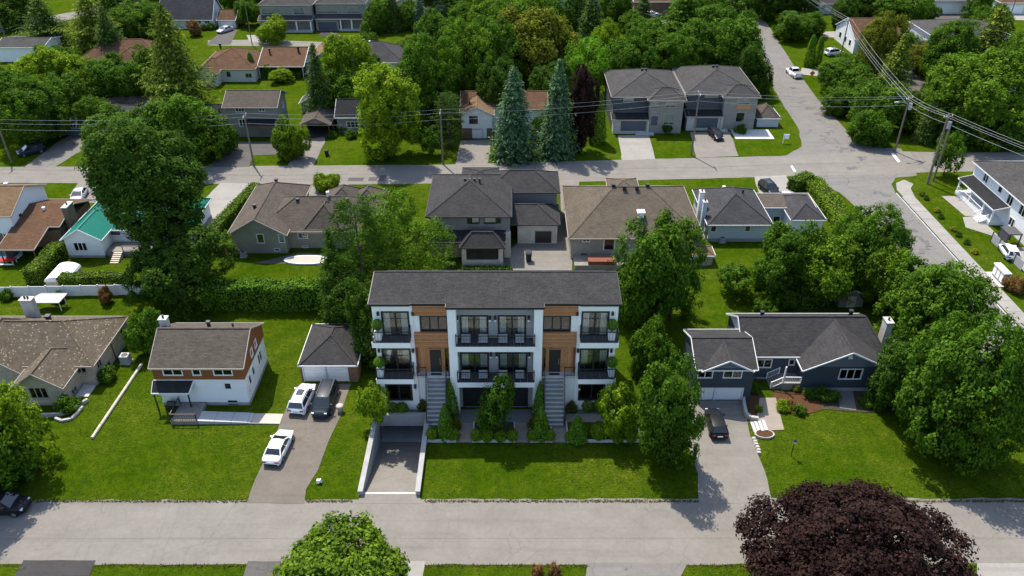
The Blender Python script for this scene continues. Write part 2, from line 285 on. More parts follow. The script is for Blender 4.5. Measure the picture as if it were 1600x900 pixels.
# ------------------------------------------------------------------ ground, roads, drives
RX0, RX1, RY0, RY1 = -16.0, -9.75, 58.7, 70.4          # cut for the sunken garage ramp
mb = MB(); xs = [-2500, RX0, RX1, 2500]; ys = [-200, RY0, RY1, 3500]
for i in range(3):
    for j in range(3):
        if (i, j) != (1, 1): mb.poly([(xs[i], ys[j], 0), (xs[i+1], ys[j], 0), (xs[i+1], ys[j+1], 0), (xs[i], ys[j+1], 0)])
struct('ground', mb, 'lawn')
rr = random.Random(5)
def rough_edge(a, b, n, amp, seed=0):
    r = random.Random(seed); o = []
    for i in range(n): t = i/n; o.append((a[0]+(b[0]-a[0])*t+r.uniform(-amp, amp), a[1]+(b[1]-a[1])*t+r.uniform(-amp, amp)))
    return o
def strip(edges, amp=0.1, step=1.5, seed=1):
    out = []
    for k in range(len(edges)):
        a, b = edges[k], edges[(k+1) % len(edges)]; L = math.hypot(b[0]-a[0], b[1]-a[1])
        out += rough_edge(a, b, max(1, min(160, int(L/step))), amp, seed+k) if L < 400 else [a]
    return out
# front street, side street, rear street
sheet('front_road', strip([(-170, 49.9), (200, 49.9), (200, 57.6), (64, 57.6), (60.6, 58.2), (-170, 57.6)], 0.12, 1.4, 3), 0.020, 'road')
side = [(60.3, 57.0), (69.0, 57.0), (68.9, 130), (69.6, 133.5), (71.5, 136.2), (76, 137.2), (78, 150), (73.5, 150.5), (71.5, 153), (70.6, 160), (70.4, 176), (72, 200), (76, 240), (79, 300), (73.5, 300), (69, 240), (63.5, 200), (61.6, 176), (60.6, 160), (58.5, 151), (54, 146.5), (53.0, 137.0), (56, 135), (59, 130), (60.2, 122)]
sheet('side_road', strip(side, 0.1, 1.5, 9), 0.026, 'road_old')
rear = px((-500, 261), (0, 261), (400, 259.5), (700, 257.5), (1000, 249), (1215, 244), (1390, 236), (1500, 239), (1700, 236), (1900, 233), (1900, 262), (1700, 266), (1450, 269), (1395, 272), (1180, 277), (1090, 279.5), (900, 284), (680, 287), (500, 289), (300, 287), (0, 286), (-500, 285))
sheet('rear_road', strip(rear, 0.08, 1.6, 17), 0.032, 'road')
# pavement with kerb along the side street
sw = [(69.0, 60), (71.6, 60), (71.6, 128), (72.3, 131.5), (73.6, 133.4), (72.6, 135.2), (70.6, 133.8), (69.6, 131)]
pav = MB(); pav.prism(sw, 0.0, 0.13); swo = struct('sidewalk', pav, 'concrete_pale')
for i in range(24):
    a = 62+i*2.75; mb = MB(); mb.box(69.25, a+0.03, 0.13, 71.5, a+2.72, 0.155); link('paving_slab', mesh('paving_slab', mb, (0, 0, 0), 'concrete_pale'), swo)
mb = MB()
for i in range(34): mb.box(68.86, 60.0+i*2.05, 0.02, 69.02, 60.0+i*2.05+2.02, 0.15)
struct('kerb', mb, 'concrete')
far_roads = [('far_road', [(-178, 225), (-150, 232), (-128, 255), (-118, 275), (-126, 275), (-137, 258), (-156, 240), (-178, 233)], 'road'),
             ('back_road', px((325, 63), (402, 62), (520, 66), (640, 72), (690, 58), (730, 58), (730, 66), (640, 80), (520, 73), (400, 72), (325, 71)), 'road')]
for n, p, m_ in far_roads: sheet(n, p, 0.022, m_)
DR = [
 ('driveway', [(386, 787), (398, 752), (420, 706), (440, 655), (468, 600), (549, 600), (532, 650), (512, 694), (497, 734), (479, 765), (476, 787)], 'drive_grey'),
 ('driveway', [(1092, 787), (1090, 740), (1078, 700), (1072, 622), (1165, 622), (1165, 650), (1172, 680), (1186, 715), (1200, 750), (1207, 787)], 'road'),
 ('driveway', [(22, 900), (38, 876), (150, 876), (140, 900)], 'drive_dark'), ('driveway', [(380, 905), (388, 877), (440, 877), (434, 905)], 'drive_mid'),
 ('path', [(634, 905), (640, 877), (664, 877), (660, 905)], 'concrete_pale'),
 ('driveway', [(915, 906), (917, 880), (1075, 880), (1060, 906)], 'road_old'), ('driveway', [(1525, 912), (1527, 880), (1660, 880), (1660, 912)], 'concrete_pale'),
 # between the rear street and the middle row
 ('driveway', [(108, 316), (122, 286), (170, 286), (165, 318)], 'road'), ('driveway', [(300, 330), (345, 286), (400, 287), (404, 292), (352, 358), (322, 362)], 'concrete_pale'),
 ('driveway', [(442, 310), (455, 286), (545, 288), (540, 312)], 'road'), ('driveway', [(786, 430), (790, 395), (876, 330), (874, 284), (905, 283), (897, 350), (893, 425)], 'road'), ('driveway', [(735, 430), (738, 400), (795, 395), (800, 430)], 'drive_mid'),
 ('driveway', [(1178, 276), (1228, 274), (1240, 300), (1262, 325), (1262, 332), (1198, 332), (1185, 300)], 'concrete_pale'),
 # across the rear street
 ('driveway', [(37, 262), (90, 222), (120, 205), (190, 212), (120, 240), (84, 262)], 'road_old'), ('driveway', [(325, 261), (365, 222), (430, 222), (470, 240), (395, 243), (390, 261)], 'drive_mid'),
 ('driveway', [(449, 260), (475, 218), (508, 214), (508, 222), (489, 260)], 'road'), ('driveway', [(711, 259), (720, 220), (768, 218), (762, 258)], 'road'),
 ('driveway', [(972, 251), (965, 212), (1013, 210), (1024, 249)], 'concrete_pale'), ('driveway', [(1088, 247), (1078, 207), (1140, 205), (1154, 244)], 'road'),
 ('driveway', [(1250, 116), (1300, 122), (1300, 112), (1252, 106)], 'concrete_pale'), ('driveway', [(1284, 162), (1305, 152), (1312, 160), (1290, 166)], 'concrete_pale'), ('driveway', [(1282, 50), (1335, 48), (1335, 60), (1285, 58)], 'concrete_pale'),
 ('driveway', [(1345, 135), (1400, 190), (1440, 170), (1448, 130), (1430, 104)], 'drive_mid'), ('driveway', [(322, 70), (350, 45), (372, 45), (360, 70)], 'drive_mid'), ('driveway', [(390, 66), (385, 55), (404, 55), (406, 66)], 'concrete_pale'), ('driveway', [(496, 55), (506, 46), (528, 46), (524, 60)], 'drive_dark'),
 ('driveway', [(680, 62), (678, 40), (700, 36), (722, 60)], 'slab'), ('driveway', [(1565, 30), (1562, 22), (1640, 22), (1640, 34)], 'concrete_pale'), ('driveway', [(1455, 34), (1460, 22), (1505, 22), (1508, 36)], 'drive_mid'),
 ('driveway', [(1010, 30), (1060, 26), (1070, 34), (1015, 40)], 'concrete_pale'),
 ('patio', [(392, 412), (470, 395), (510, 398), (510, 412)], 'drive_mid'), ('patio', [(1073, 420), (1075, 395), (1100, 395), (1110, 415)], 'slab')]
for i, (n, p, m_) in enumerate(DR): sheet(n, strip(px(*p), 0.08, 1.5, 40+i), 0.038+0.0005*i, m_)
# patched and cracked asphalt on the streets
PATCH = [(1300, 205), (1287, 190), (1275, 178), (1290, 215), (1316, 232), (1345, 250), (1335, 262), (1368, 300), (1382, 305), (1380, 318), (1395, 322), (1398, 338), (1412, 345), (1404, 354), (1428, 360), (1438, 372), (1425, 388), (1442, 392), (1448, 380), (1256, 158), (1268, 170), (1240, 138), (1330, 236), (1352, 246)]
rp = random.Random(8)
PATCH += [(u+rp.uniform(-9, 9), v+rp.uniform(-5, 5)) for u, v in PATCH for _ in range(2)]
for i, (u, v) in enumerate(PATCH):
    x, y = G(u, v); n = 9; a0 = rp.uniform(0, 6); rx, ry = rp.uniform(0.2, 0.8), rp.uniform(0.2, 0.8)
    sheet('road_patch', [(x+rx*math.cos(a0+6.283*k/n)*rp.uniform(0.6, 1.1), y+ry*math.sin(a0+6.283*k/n)*rp.uniform(0.6, 1.1)) for k in range(n)], 0.045+0.0004*i, 'asphalt_patch')
for p in ([(545, 278), (569, 278), (567, 283), (543, 283)], [(577, 277), (590, 277), (588, 283), (575, 283)], [(594, 274), (604, 274), (602, 283), (591, 283)]): sheet('road_patch', px(*p), 0.046, 'drive_mid')
for p in ([(1392, 240), (1396, 239.5), (1407, 253), (1403, 254)], [(1235, 259.5), (1238, 259), (1244, 268), (1240, 268)]): sheet('stop_line', px(*p), 0.05, 'trim_white')
# saw-cut joints of the front street
for i, (u0, u1) in enumerate(((158, 112), (168, 130), (265, 235), (283, 250), (716, 714), (1000, 1008))):
    a, b = G(u0, 787), G(u1, 878); sheet('road_joint', [(a[0], a[1]), (a[0]+0.08, a[1]), (b[0]+0.08, b[1]), (b[0], b[1])], 0.029, 'road_seam')
sheet('road_joint', [(-100, 52.9), (90, 53.0), (90, 53.06), (-100, 52.96)], 0.03, 'road_seam')
# ------------------------------------------------------------------ house kit
def area2(pts): return sum(a[0]*b[1]-b[0]*a[1] for a, b in zip(pts, pts[1:]+pts[:1]))
def wall_face(mb, A, B, z0, z1, holes, dep=0.14):
    A = Vector(A); B = Vector(B); L = (B-A).length; t = (B-A)/L; n = Vector((t.y, -t.x))
    P = lambda a, z, d=0: (A.x+t.x*a+n.x*d, A.y+t.y*a+n.y*d, z)
    xs = sorted({0.0, L, *[h[0] for h in holes], *[h[1] for h in holes]}); zs = sorted({z0, z1, *[h[2] for h in holes], *[h[3] for h in holes]})
    for i in range(len(xs)-1):
        for j in range(len(zs)-1):
            cx, cz = (xs[i]+xs[i+1])/2, (zs[j]+zs[j+1])/2
            if any(h[0] < cx < h[1] and h[2] < cz < h[3] for h in holes): continue
            mb.poly([P(xs[i], zs[j]), P(xs[i+1], zs[j]), P(xs[i+1], zs[j+1]), P(xs[i], zs[j+1])])
    for a0, a1, h0, h1 in holes:
        mb.poly([P(a0, h0), P(a1, h0), P(a1, h0, -dep), P(a0, h0, -dep)]); mb.poly([P(a0, h1, -dep), P(a1, h1, -dep), P(a1, h1), P(a0, h1)])
        mb.poly([P(a0, h0), P(a0, h0, -dep), P(a0, h1, -dep), P(a0, h1)]); mb.poly([P(a1, h0, -dep), P(a1, h0), P(a1, h1), P(a1, h1, -dep)])
class House(Thing):
    trim = 'trim_white'; fas = None
    def fbox(s, mb, fr, a0, z0, a1, z1, d0, d1):
        A, t, n = fr
        q = lambda a, d: (A.x+t.x*a+n.x*d, A.y+t.y*a+n.y*d)
        c = [q(a0, d1), q(a1, d1), q(a1, d0), q(a0, d0)]
        mb.hexa([(x, y, z0) for x, y in c], [(x, y, z1) for x, y in c]); return mb
    def window(s, fr, a0, z0, a1, z1, n=2, frame=None, style='d', fw=0.09, sill=True, grid=None):
        frame = frame or s.trim; F = MB(); b = s.fbox
        b(F, fr, a0-fw, z1-fw*0.3, a1+fw, z1+fw, -0.09, 0.05); b(F, fr, a0-fw, z0-fw, a1+fw, z0+fw*0.3, -0.09, 0.05)
        b(F, fr, a0-fw, z0+fw*0.3, a0+fw*0.3, z1-fw*0.3, -0.09, 0.045); b(F, fr, a1-fw*0.3, z0+fw*0.3, a1+fw, z1-fw*0.3, -0.09, 0.045)
        o = s.part('window', F, frame)
        wd = (a1-a0)/n
        room = {'d': 'room', 'c': 'room_warm', 'b': 'room', 'm': 'room_warm'}[style]
        s.part('interior', b(MB(), fr, a0, z0, a1, z1, -0.139, -0.132), room, o)
        if style == 'b': s.part('blind', b(MB(), fr, a0+0.03, z0+(z1-z0)*0.12, a1-0.03, z1-0.02, -0.128, -0.118), 'blind', o)
        if style in 'cm':
            k = 0.2 if style == 'c' else 0.27
            for (p, q) in ((a0+0.02, a0+(a1-a0)*k), (a1-(a1-a0)*k, a1-0.02)):
                cm = MB(); m_ = 5
                for i in range(m_): b(cm, fr, p+(q-p)*i/m_, z0+0.03, p+(q-p)*(i+0.8)/m_, z1-0.03, -0.128, -0.105-0.012*(i % 2))
                s.part('curtain', cm, 'curtain', o)
        for i in range(n):
            s.part('pane', b(MB(), fr, a0+wd*i+0.02, z0+0.02, a0+wd*(i+1)-0.02, z1-0.02, -0.07, -0.062), 'glass', o)
            if i: s.part('mullion', b(MB(), fr, a0+wd*i-fw*0.5, z0+fw*0.3, a0+wd*i+fw*0.5, z1-fw*0.3, -0.085, 0.02), frame, o)
        return o
    def door(s, fr, a0, z0, a1, z1, mat='door_black', frame=None):
        frame = frame or s.trim; F = MB(); b = s.fbox
        b(F, fr, a0-0.1, z0, a0+0.03, z1+0.1, -0.1, 0.04); b(F, fr, a1-0.03, z0, a1+0.1, z1+0.1, -0.1, 0.04); b(F, fr, a0+0.03, z1-0.03, a1-0.03, z1+0.1, -0.1, 0.04)
        D = MB(); b(D, fr, a0+0.03, z0, a1-0.03, z1-0.03, -0.13, -0.06); w_, h_ = a1-a0, z1-z0
        for i in (0, 1):
            for (k0, k1) in ((0.1, 0.45), (0.52, 0.92)): b(D, fr, a0+w_*(0.14+0.38*i), z0+h_*k0, a0+w_*(0.46+0.38*i), z0+h_*k1, -0.06, -0.045)
        o = s.part('door', D, mat); s.part('frame', F, frame, o)
        s.part('handle', b(MB(), fr, a1-0.2, z0+h_*0.42, a1-0.14, z0+h_*0.54, -0.06, 0.0), 'steel', o); return o
    def garage(s, fr, a0, z0, a1, z1, mat='door_white', frame=None, rows=4):
        frame = frame or s.trim; F = MB(); b = s.fbox
        b(F, fr, a0-0.12, z0, a0, z1+0.12, -0.1, 0.04); b(F, fr, a1, z0, a1+0.12, z1+0.12, -0.1, 0.04); b(F, fr, a0, z1, a1, z1+0.12, -0.1, 0.04)
        o = s.part('garage_door', b(MB(), fr, a0, z0, a1, z1, -0.139, -0.1), mat); s.part('frame', F, frame, o)
        hh = (z1-z0)/rows; nc = max(3, int((a1-a0)/0.7)); ww = (a1-a0)/nc
        for r in range(rows):
            pm = MB(); b(pm, fr, a0+0.01, z0+hh*r+0.012, a1-0.01, z0+hh*(r+1)-0.012, -0.1, -0.07)
            for k in range(nc): b(pm, fr, a0+ww*k+0.1, z0+hh*r+0.12, a0+ww*(k+1)-0.1, z0+hh*(r+1)-0.12, -0.07, -0.055)
            s.part('door_panel', pm, mat, o)
        return o
    def open_(s, fr, spec):
        k = spec[0]; a0, z0, a1, z1 = spec[1:5]; opt = spec[5] if len(spec) > 5 else {}
        {'w': s.window, 'd': s.door, 'g': s.garage}[k](fr, a0, z0, a1, z1, **opt)
    def walls(s, x0, y0, x1, y1, z0, z1, mat, F=(), R=(), L=(), B=(), name='wall', faces='FRBL', base=None):
        """four walls; F openings are read off the photo (u0,v0,u1,v1), side ones are (y0,z0,y1,z1)"""
        mb = MB(); KEEP_OFF.append([(x0, y0), (x1, y0), (x1, y1), (x0, y1)])
        C = {'F': ((x0, y0), (x1, y0)), 'R': ((x1, y0), (x1, y1)), 'B': ((x1, y1), (x0, y1)), 'L': ((x0, y1), (x0, y0))}
        for f in faces:
            A, Bp = C[f]; Lw = math.hypot(Bp[0]-A[0], Bp[1]-A[1]); holes = []; sp = []
            for e in {'F': F, 'R': R, 'B': B, 'L': L}[f]:
                k, a, b, c, d = e[:5]
                if f == 'F':
                    zb, zt = ZAT(d, y0), ZAT(b, y0); zm = (zb+zt)/2; q = [XAT(a, y0, zm)-x0, zb, XAT(c, y0, zm)-x0, zt]
                elif f == 'R': q = [a-y0, b, c-y0, d]
                elif f == 'L': q = [y1-c, b, y1-a, d]
                else: q = [x1-c, b, x1-a, d]
                q[0] = max(0.15, q[0]); q[2] = min(Lw-0.15, q[2]); q[1] = max(z0+0.02 if k in 'dg' else z0+0.12, q[1]); q[3] = min(z1-0.12, q[3])
                if q[2]-q[0] < 0.2 or q[3]-q[1] < 0.2: continue
                holes.append((q[0], q[2], q[1], q[3])); sp.append((k, *q, *e[5:]))
            wall_face(mb, A, Bp, z0, z1, holes)
            A2 = Vector(A); t = (Vector(Bp)-A2).normalized(); n = Vector((t.y, -t.x))
            for e in sp: s.open_((A2, t, n), e)
        mb.poly([(x0, y0, z1), (x1, y0, z1), (x1, y1, z1), (x0, y1, z1)])
        o = s.part(name, mb, mat)
        if base:
            b = MB(); e = 0.05
            for f in faces:
                if f == 'F': b.box(x0-e, y0-e, 0, x1+e, y0-0.004, base)
                if f == 'R': b.box(x1+0.004, y0-e, 0, x1+e, y1, base)
                if f == 'L': b.box(x0-e, y0-0.003, 0, x0-0.004, y1, base)
            s.part('foundation', b, 'concrete_wall')
        return o
    def slab(s, polys, mat, t=0.13, trim=None, caps=True, name='roof', gut=0.07):
        key = lambda p: (round(p[0], 3), round(p[1], 3), round(p[2], 3))
        mb = MB(); E = {}
        for p in polys:
            nrm = (Vector(p[1])-Vector(p[0])).cross(Vector(p[2])-Vector(p[0]))
            if nrm.z < 0: p = p[::-1]; nrm = -nrm
            mb.poly(p); mb.poly([(x, y, z-t) for x, y, z in p], True)
            for a, b in zip(p, list(p[1:])+[p[0]]): E.setdefault(frozenset((key(a), key(b))), []).append((Vector(a), Vector(b), nrm.normalized(), Vector(sum((Vector(q) for q in p), Vector())/len(p))))
        fas, cap = MB(), MB()
        for e in E.values():
            a, b, n1, c1 = e[0]
            if len(e) == 1:
                mb.poly([tuple(a), tuple(a-Vector((0, 0, t))), tuple(b-Vector((0, 0, t))), tuple(b)])
                d = (b-a); o = Vector((d.y, -d.x, 0))
                if o.length < 1e-4: continue
                o.normalize(); dz = Vector((0, 0, t*0.5-0.01)); fas.bar(a+o*gut*0.5-dz, b+o*gut*0.5-dz, gut-0.006, t+0.05)
            elif caps:
                n2, c2 = e[1][2], e[1][3]
                if (c2-a).dot(n1) < -1e-3: cap.bar(a+Vector((0, 0, 0.02)), b+Vector((0, 0, 0.02)), 0.26, 0.05)
        o = s.part(name, mb, mat)
        if fas.v: s.part('fascia', fas, trim or s.fas or s.trim, o)
        if cap.v: s.part('ridge_cap', cap, mat, o)
        return o
    def roof(s, x0, y0, x1, y1, z, rise, mat, axis='x', ov=0.32, e0='h', e1='h', gmat=None, k=1.0, trim=None, name='roof', hk=None):
        X0, Y0, X1, Y1 = x0-ov, y0-ov, x1+ov, y1+ov
        if axis == 'x':
            half = (Y1-Y0)/2; ym = (Y0+Y1)/2; ze = z-rise/(half-ov)*ov; zr = z+rise; sb = half*k
            r0 = (X0+(sb if e0 == 'h' else 0), ym, zr); r1 = (X1-(sb if e1 == 'h' else 0), ym, zr)
            if r0[0] > r1[0]: m_ = (r0[0]+r1[0])/2; r0 = r1 = (m_, ym, zr)
            a, b, c, d = (X0, Y0, ze), (X1, Y0, ze), (X1, Y1, ze), (X0, Y1, ze)
            one = r0 == r1
            ps = [[a, b, r1] if one else [a, b, r1, r0], [c, d, r0] if one else [c, d, r0, r1]]
            if e0 == 'h': ps.append([d, a, r0])
            if e1 == 'h': ps.append([b, c, r1])
        else:
            half = (X1-X0)/2; xm = (X0+X1)/2; ze = z-rise/(half-ov)*ov; zr = z+rise; sb = half*k
            r0 = (xm, Y0+(sb if e0 == 'h' else 0), zr); r1 = (xm, Y1-(sb if e1 == 'h' else 0), zr)
            if r0[1] > r1[1]: m_ = (r0[1]+r1[1])/2; r0 = r1 = (xm, m_, zr)
            a, b, c, d = (X0, Y0, ze), (X1, Y0, ze), (X1, Y1, ze), (X0, Y1, ze)
            one = r0 == r1
            ps = [[b, c, r0] if one else [b, c, r1, r0], [d, a, r0] if one else [d, a, r0, r1]]
            if e0 == 'h': ps.append([a, b, r0])
            if e1 == 'h': ps.append([c, d, r1])
        o = s.slab(ps, mat, trim=trim, name=name)
        if gmat:
            for e, w0, side in ((e0, 0, 1), (e1, 1, -1)):
                if e != 'g': continue
                g = MB(); zt = z+rise-0.17
                if axis == 'x':
                    X = (x0, x1)[w0]; q = [(X, y0, z), (X, y1, z), (X, (y0+y1)/2, zt)]; th_ = (0.12*side, 0)
                else:
                    Y = (y0, y1)[w0]; q = [(x0, Y, z), (x1, Y, z), ((x0+x1)/2, Y, zt)]; th_ = (0, 0.12*side)
                q2 = [(p[0]+th_[0], p[1]+th_[1], p[2]) for p in q]
                g.poly(q); g.poly(q2, True)
                for i in range(3): j = (i+1) % 3; g.poly([q[i], q[j], q2[j], q2[i]])
                s.part('gable', g, gmat)
        return o
    def chimney(s, x, y, z0, z1, wx, wy, mat, pots=1):
        mb = MB().box(x-wx/2, y-wy/2, z0, x+wx/2, y+wy/2, z1); o = s.part('chimney', mb, mat)
        s.part('cap', MB().box(x-wx/2-0.08, y-wy/2-0.08, z1, x+wx/2+0.08, y+wy/2+0.08, z1+0.12), 'concrete', o)
        for i in range(pots):
            px_ = x+(i-(pots-1)/2)*0.4; s.part('flue', MB().tube([(px_, y, z1+0.12), (px_, y, z1+0.5)], 0.13, 8), 'black_metal', o)
    def vent(s, x, y, z, w_=0.45, h_=0.5, mat='black_metal'):
        mb = MB().hexa([(x-w_*.4, y-w_*.4, z-0.5), (x+w_*.4, y-w_*.4, z-0.5), (x+w_*.4, y+w_*.4, z-0.5), (x-w_*.4, y+w_*.4, z-0.5)], [(x-w_*.4, y-w_*.4, z+h_*.6), (x+w_*.4, y-w_*.4, z+h_*.6), (x+w_*.4, y+w_*.4, z+h_*.6), (x-w_*.4, y+w_*.4, z+h_*.6)])
        mb.box(x-w_*.55, y-w_*.55, z+h_*.6, x+w_*.55, y+w_*.55, z+h_); s.part('roof_vent', mb, mat)
    def post(s, x, y, z0, z1, w_=0.14, mat=None, name='post'):
        s.part(name, MB().box(x-w_/2, y-w_/2, z0, x+w_/2, y+w_/2, z1), mat or s.trim)
    def blk(s, name, x0, y0, z0, x1, y1, z1, mat, parent=None): return s.part(name, MB().box(x0, y0, z0, x1, y1, z1), mat, parent)
def steps(s, x0, x1, y_top, z_top, n, run, mat, z_bot=0.0, name='step'):
    rise = (z_top-z_bot)/n
    for i in range(n):
        zz = z_bot+rise*(i+1); yy = y_top-run*(n-i); s.blk(name, x0, yy, z_bot, x1, yy+run-0.004 if i < n-1 else y_top, zz, mat)
def rail(s, pts, z, h, mat, name='railing', bal=0.28, glass=None):
    mb = MB(); ends = []
    for a, b in zip(pts, pts[1:]):
        a = Vector((*a, z)) if len(a) == 2 else Vector(a); b = Vector((*b, z)) if len(b) == 2 else Vector(b); up = Vector((0, 0, h)); L = (b-a).length
        mb.bar(a+up, b+up, 0.09, 0.08); mb.bar(a+up*0.1, b+up*0.1, 0.05, 0.05)
        n = max(1, int(L/bal))
        for i in range(n+1): p = a+(b-a)*i/n; mb.bar(p+up*0.1, p+up, 0.03, 0.03)
        ends += [p for p in (a, b) if all((p-q).length > 0.05 for q in ends)]
    o = s.part(name, mb, mat)
    for p in ends: s.part('post', MB().bar(p, p+Vector((0, 0, h*1.08)), 0.11, 0.11), mat, o)
    return o
# ------------------------------------------------------------------ the new three-storey row building
YF = 72.0
def zf(v): return ZAT(v, YF)
h = House('apartment_building', 'wide three storey white apartment building with wood panels and dark balconies', 'apartment building', (-1.8, YF)); h.trim = 'trim_black'
X0, X1 = XAT(584, YF, 12), XAT(964, YF, 12)
XC = (X0+X1)/2; ZR = zf(477)
def bx(u, v): return XAT(u, YF, zf(v))
xa, xb = bx(650, 560), bx(703, 560); xa2, xb2 = 2*XC-xa, 2*XC-xb         # entry bays: xa..xb and xb2..xa2
pw = 0.95                                                               # white piers
zd3, zd2 = zf(524), zf(581)                                              # side balcony floors
zc3, zc2 = zf(531.5), zf(587)                                            # centre balcony floors
YB = YF+6.2
# side bays
for i, (p, q) in enumerate(((X0, xa), (xa2, X1))):
    k = (lambda u: u) if i == 0 else (lambda u: 1548-u)
    def spec(u0, v0, u1, v1, st='m', n=2):
        a, b = k(u0), k(u1); a, b = min(a, b), max(a, b); return ('w', a, v0, b, v1, dict(n=n, style=st, frame='trim_black', fw=0.16))
    h.walls(p, YF, q, YB, 0, ZR, 'stucco_white', F=[spec(599, 488, 638, 523.6), spec(600, 546, 641, 580.6), spec(605, 601, 642.5, 624)], faces='FRBL')
# centre bay (grey, set back a little) and its white piers
YC = YF+0.45
cs = lambda u0, v0, u1, v1: ('w', u0, v0, u1, v1, dict(n=2, style='m', frame='trim_black', fw=0.16))
h.walls(xb+pw, YC, xb2-pw, YB, 0, ZR, 'stucco_grey', F=[cs(721, 494, 761, 531), cs(780, 494, 820, 531), cs(721.5, 552, 762, 586), cs(781, 552, 822, 586), ('g', 725, 606, 768, 641, dict(mat='door_black', frame='trim_black', rows=3)), ('g', 780, 606, 823.5, 641, dict(mat='door_black', frame='trim_black', rows=3))], faces='F')
for p in (xb, xb2-pw): h.blk('pier', p, YF-0.75, 0, p+pw, YC+0.3, ZR, 'stucco_white')
# entry bays
YE = YF+0.25
zl = zf(581.5)
for i, (p, q) in enumerate(((xa, xb), (xb2, xa2))):
    k = (lambda u: u) if i == 0 else (lambda u: 1548-u)
    s_ = lambda u0, u1: (min(k(u0), k(u1)), max(k(u0), k(u1)))
    w0, w1 = s_(658, 698.5)
    h.walls(p, YE, q, YB, 0, ZR, 'stucco_white', F=[('w', w0, 494.5, w1, 517.5, dict(n=3, style='d', frame='trim_black', fw=0.15)), ], faces='F')
    for (va, vb) in ((473.5, 492.6), (520, 542)):                        # cladding laid as real planks
        za, zb = zf(vb), zf(va); n = 8
        zb = min(zb, ZR)
        cl = h.blk('cladding', p+0.02, YE-0.34, za, q-0.02, YE-0.05, zb, 'wood2')
        for j in range(n): h.part('plank', MB().box(p+0.03, YE-0.40-0.004*(j % 3), za+(zb-za)*j/n+0.02, q-0.03, YE-0.342, za+(zb-za)*(j+1)/n-0.02), 'wood' if j % 2 else 'wood2', cl)
    # recessed porch lined with wood, door and sidelight
    zt = zf(542.5)
    po = h.blk('porch_lining', p+0.02, YE-0.06, zl, q-0.02, YE-0.01, zt, 'wood_red')
    for j in range(9):
        a = p+0.06+(q-p-0.12)*j/9; h.part('plank', MB().box(a, YE-0.1, zl, a+(q-p-0.12)/9-0.02, YE-0.061, zt), 'wood' if j % 2 else 'wood2', po)
    h.blk('side_post', p+0.02, YE-0.38, zl, p+0.25, YE-0.1, zt, 'wood_red'); h.blk('side_post', q-0.25, YE-0.38, zl, q-0.02, YE-0.1, zt, 'wood_red')
    u0, u1 = s_(672.5, 690.5); d0, d1 = XAT(u0, YE, zl+1.5), XAT(u1, YE, zl+1.5)
    dm = MB().box(d0, YE-0.2, zl, d1, YE-0.1, zt-0.35)
    do = h.part('door', dm, 'door_black'); dw = d1-d0
    for (f0, f1) in ((0.12, 0.46), (0.54, 0.88)): h.part('door_panel', MB().box(d0+dw*f0, YE-0.225, zl+0.35, d0+dw*f1, YE-0.202, zt-0.65), 'trim_black', do)
    hx = d1-0.22 if i == 0 else d1-0.22; h.part('handle', MB().box(hx, YE-0.29, zl+1.1, hx+0.06, YE-0.2, zl+2.0), 'steel', do)
    fr = MB().box(d0-0.14, YE-0.24, zl, d0-0.005, YE-0.1, zt-0.2).box(d1+0.005, YE-0.24, zl, d1+0.14, YE-0.1, zt-0.2).box(d0-0.005, YE-0.24, zt-0.345, d1+0.005, YE-0.1, zt-0.2); h.part('frame', fr, 'wood2', do)
    u0, u1 = s_(695.5, 701.5); e0, e1 = XAT(u0, YE, zl+1.5), XAT(u1, YE, zl+1.5)
    sl_ = h.blk('sidelight', e0, YE-0.16, zl+0.1, e1, YE-0.12, zt-0.3, 'room'); h.part('pane', MB().box(e0+0.03, YE-0.2, zl+0.15, e1-0.03, YE-0.18, zt-0.35), 'glass', sl_)
    # landing, stairs and handrails
    c = ((d0+d1)/2); hw = 1.05
    yl = YF-0.7
    h.blk('landing', p+0.05, yl, zl-0.28, q-0.05, YE-0.1, zl, 'concrete'); h.blk('landing_wall', c-hw, yl+0.1, 0, c+hw, YE-0.2, zl-0.28, 'concrete_wall')
    h.blk('mat', c-0.6, yl+0.15, zl+0.002, c+0.6, yl+0.5, zl+0.03, 'black_metal')
    n = 11; run = 0.22; y0 = yl-n*run
    for j in range(n):
        za = zl*(j+1)/(n+1); ya = y0+run*j
        st = h.blk('step', c-hw, ya, 0, c+hw, ya+run-0.003, za-0.045, 'concrete_step'); h.part('tread', MB().box(c-hw-0.03, ya-0.06, za-0.045, c+hw+0.03, ya+run-0.01, za), 'concrete', st)
    for sx in (-1, 1):
        xx = c+sx*(hw+0.08); rail(h, [(xx, y0, zl/(n+1)), (xx, yl, zl)], 0, 1.25, 'trim_black', 'handrail', 0.45)
        rail(h, [(xx, yl, zl), ((p+0.1) if sx < 0 else (q-0.1), yl, zl)], 0, 1.25, 'trim_black', 'handrail', 0.3)
# balconies: slab, dark deck boards, fascia, railing, lamps
def balcony(p, q, z, dep, y_w, fh):
    y0 = y_w-dep
    b = h.blk('balcony', p, y0, z-fh, q, y_w-0.002, z-0.06, 'stucco_white')
    n = max(4, int((q-p)/0.75))
    for j in range(n): h.part('deck_board', MB().box(p+0.04+(q-p-0.08)*j/n+0.012, y0+0.03, z-0.06, p+0.04+(q-p-0.08)*(j+1)/n-0.012, y_w-0.01, z), 'deck', b)
    rail(h, [(p+0.12, y_w-0.05, z), (p+0.12, y0+0.12, z), (q-0.12, y0+0.12, z), (q-0.12, y_w-0.05, z)], 0, 1.35, 'trim_black', 'railing', 0.3)
    return y0
dy3 = GY(535.5, zd3); dy2 = GY(592.5, zd2)
for (p, q) in ((X0-0.15, xa-0.25), (xa2+0.25, X1+0.15)):
    balcony(p, q, zd3, YF-dy3, YF, 0.72); balcony(p, q, zd2, YF-dy2, YF, 0.72)
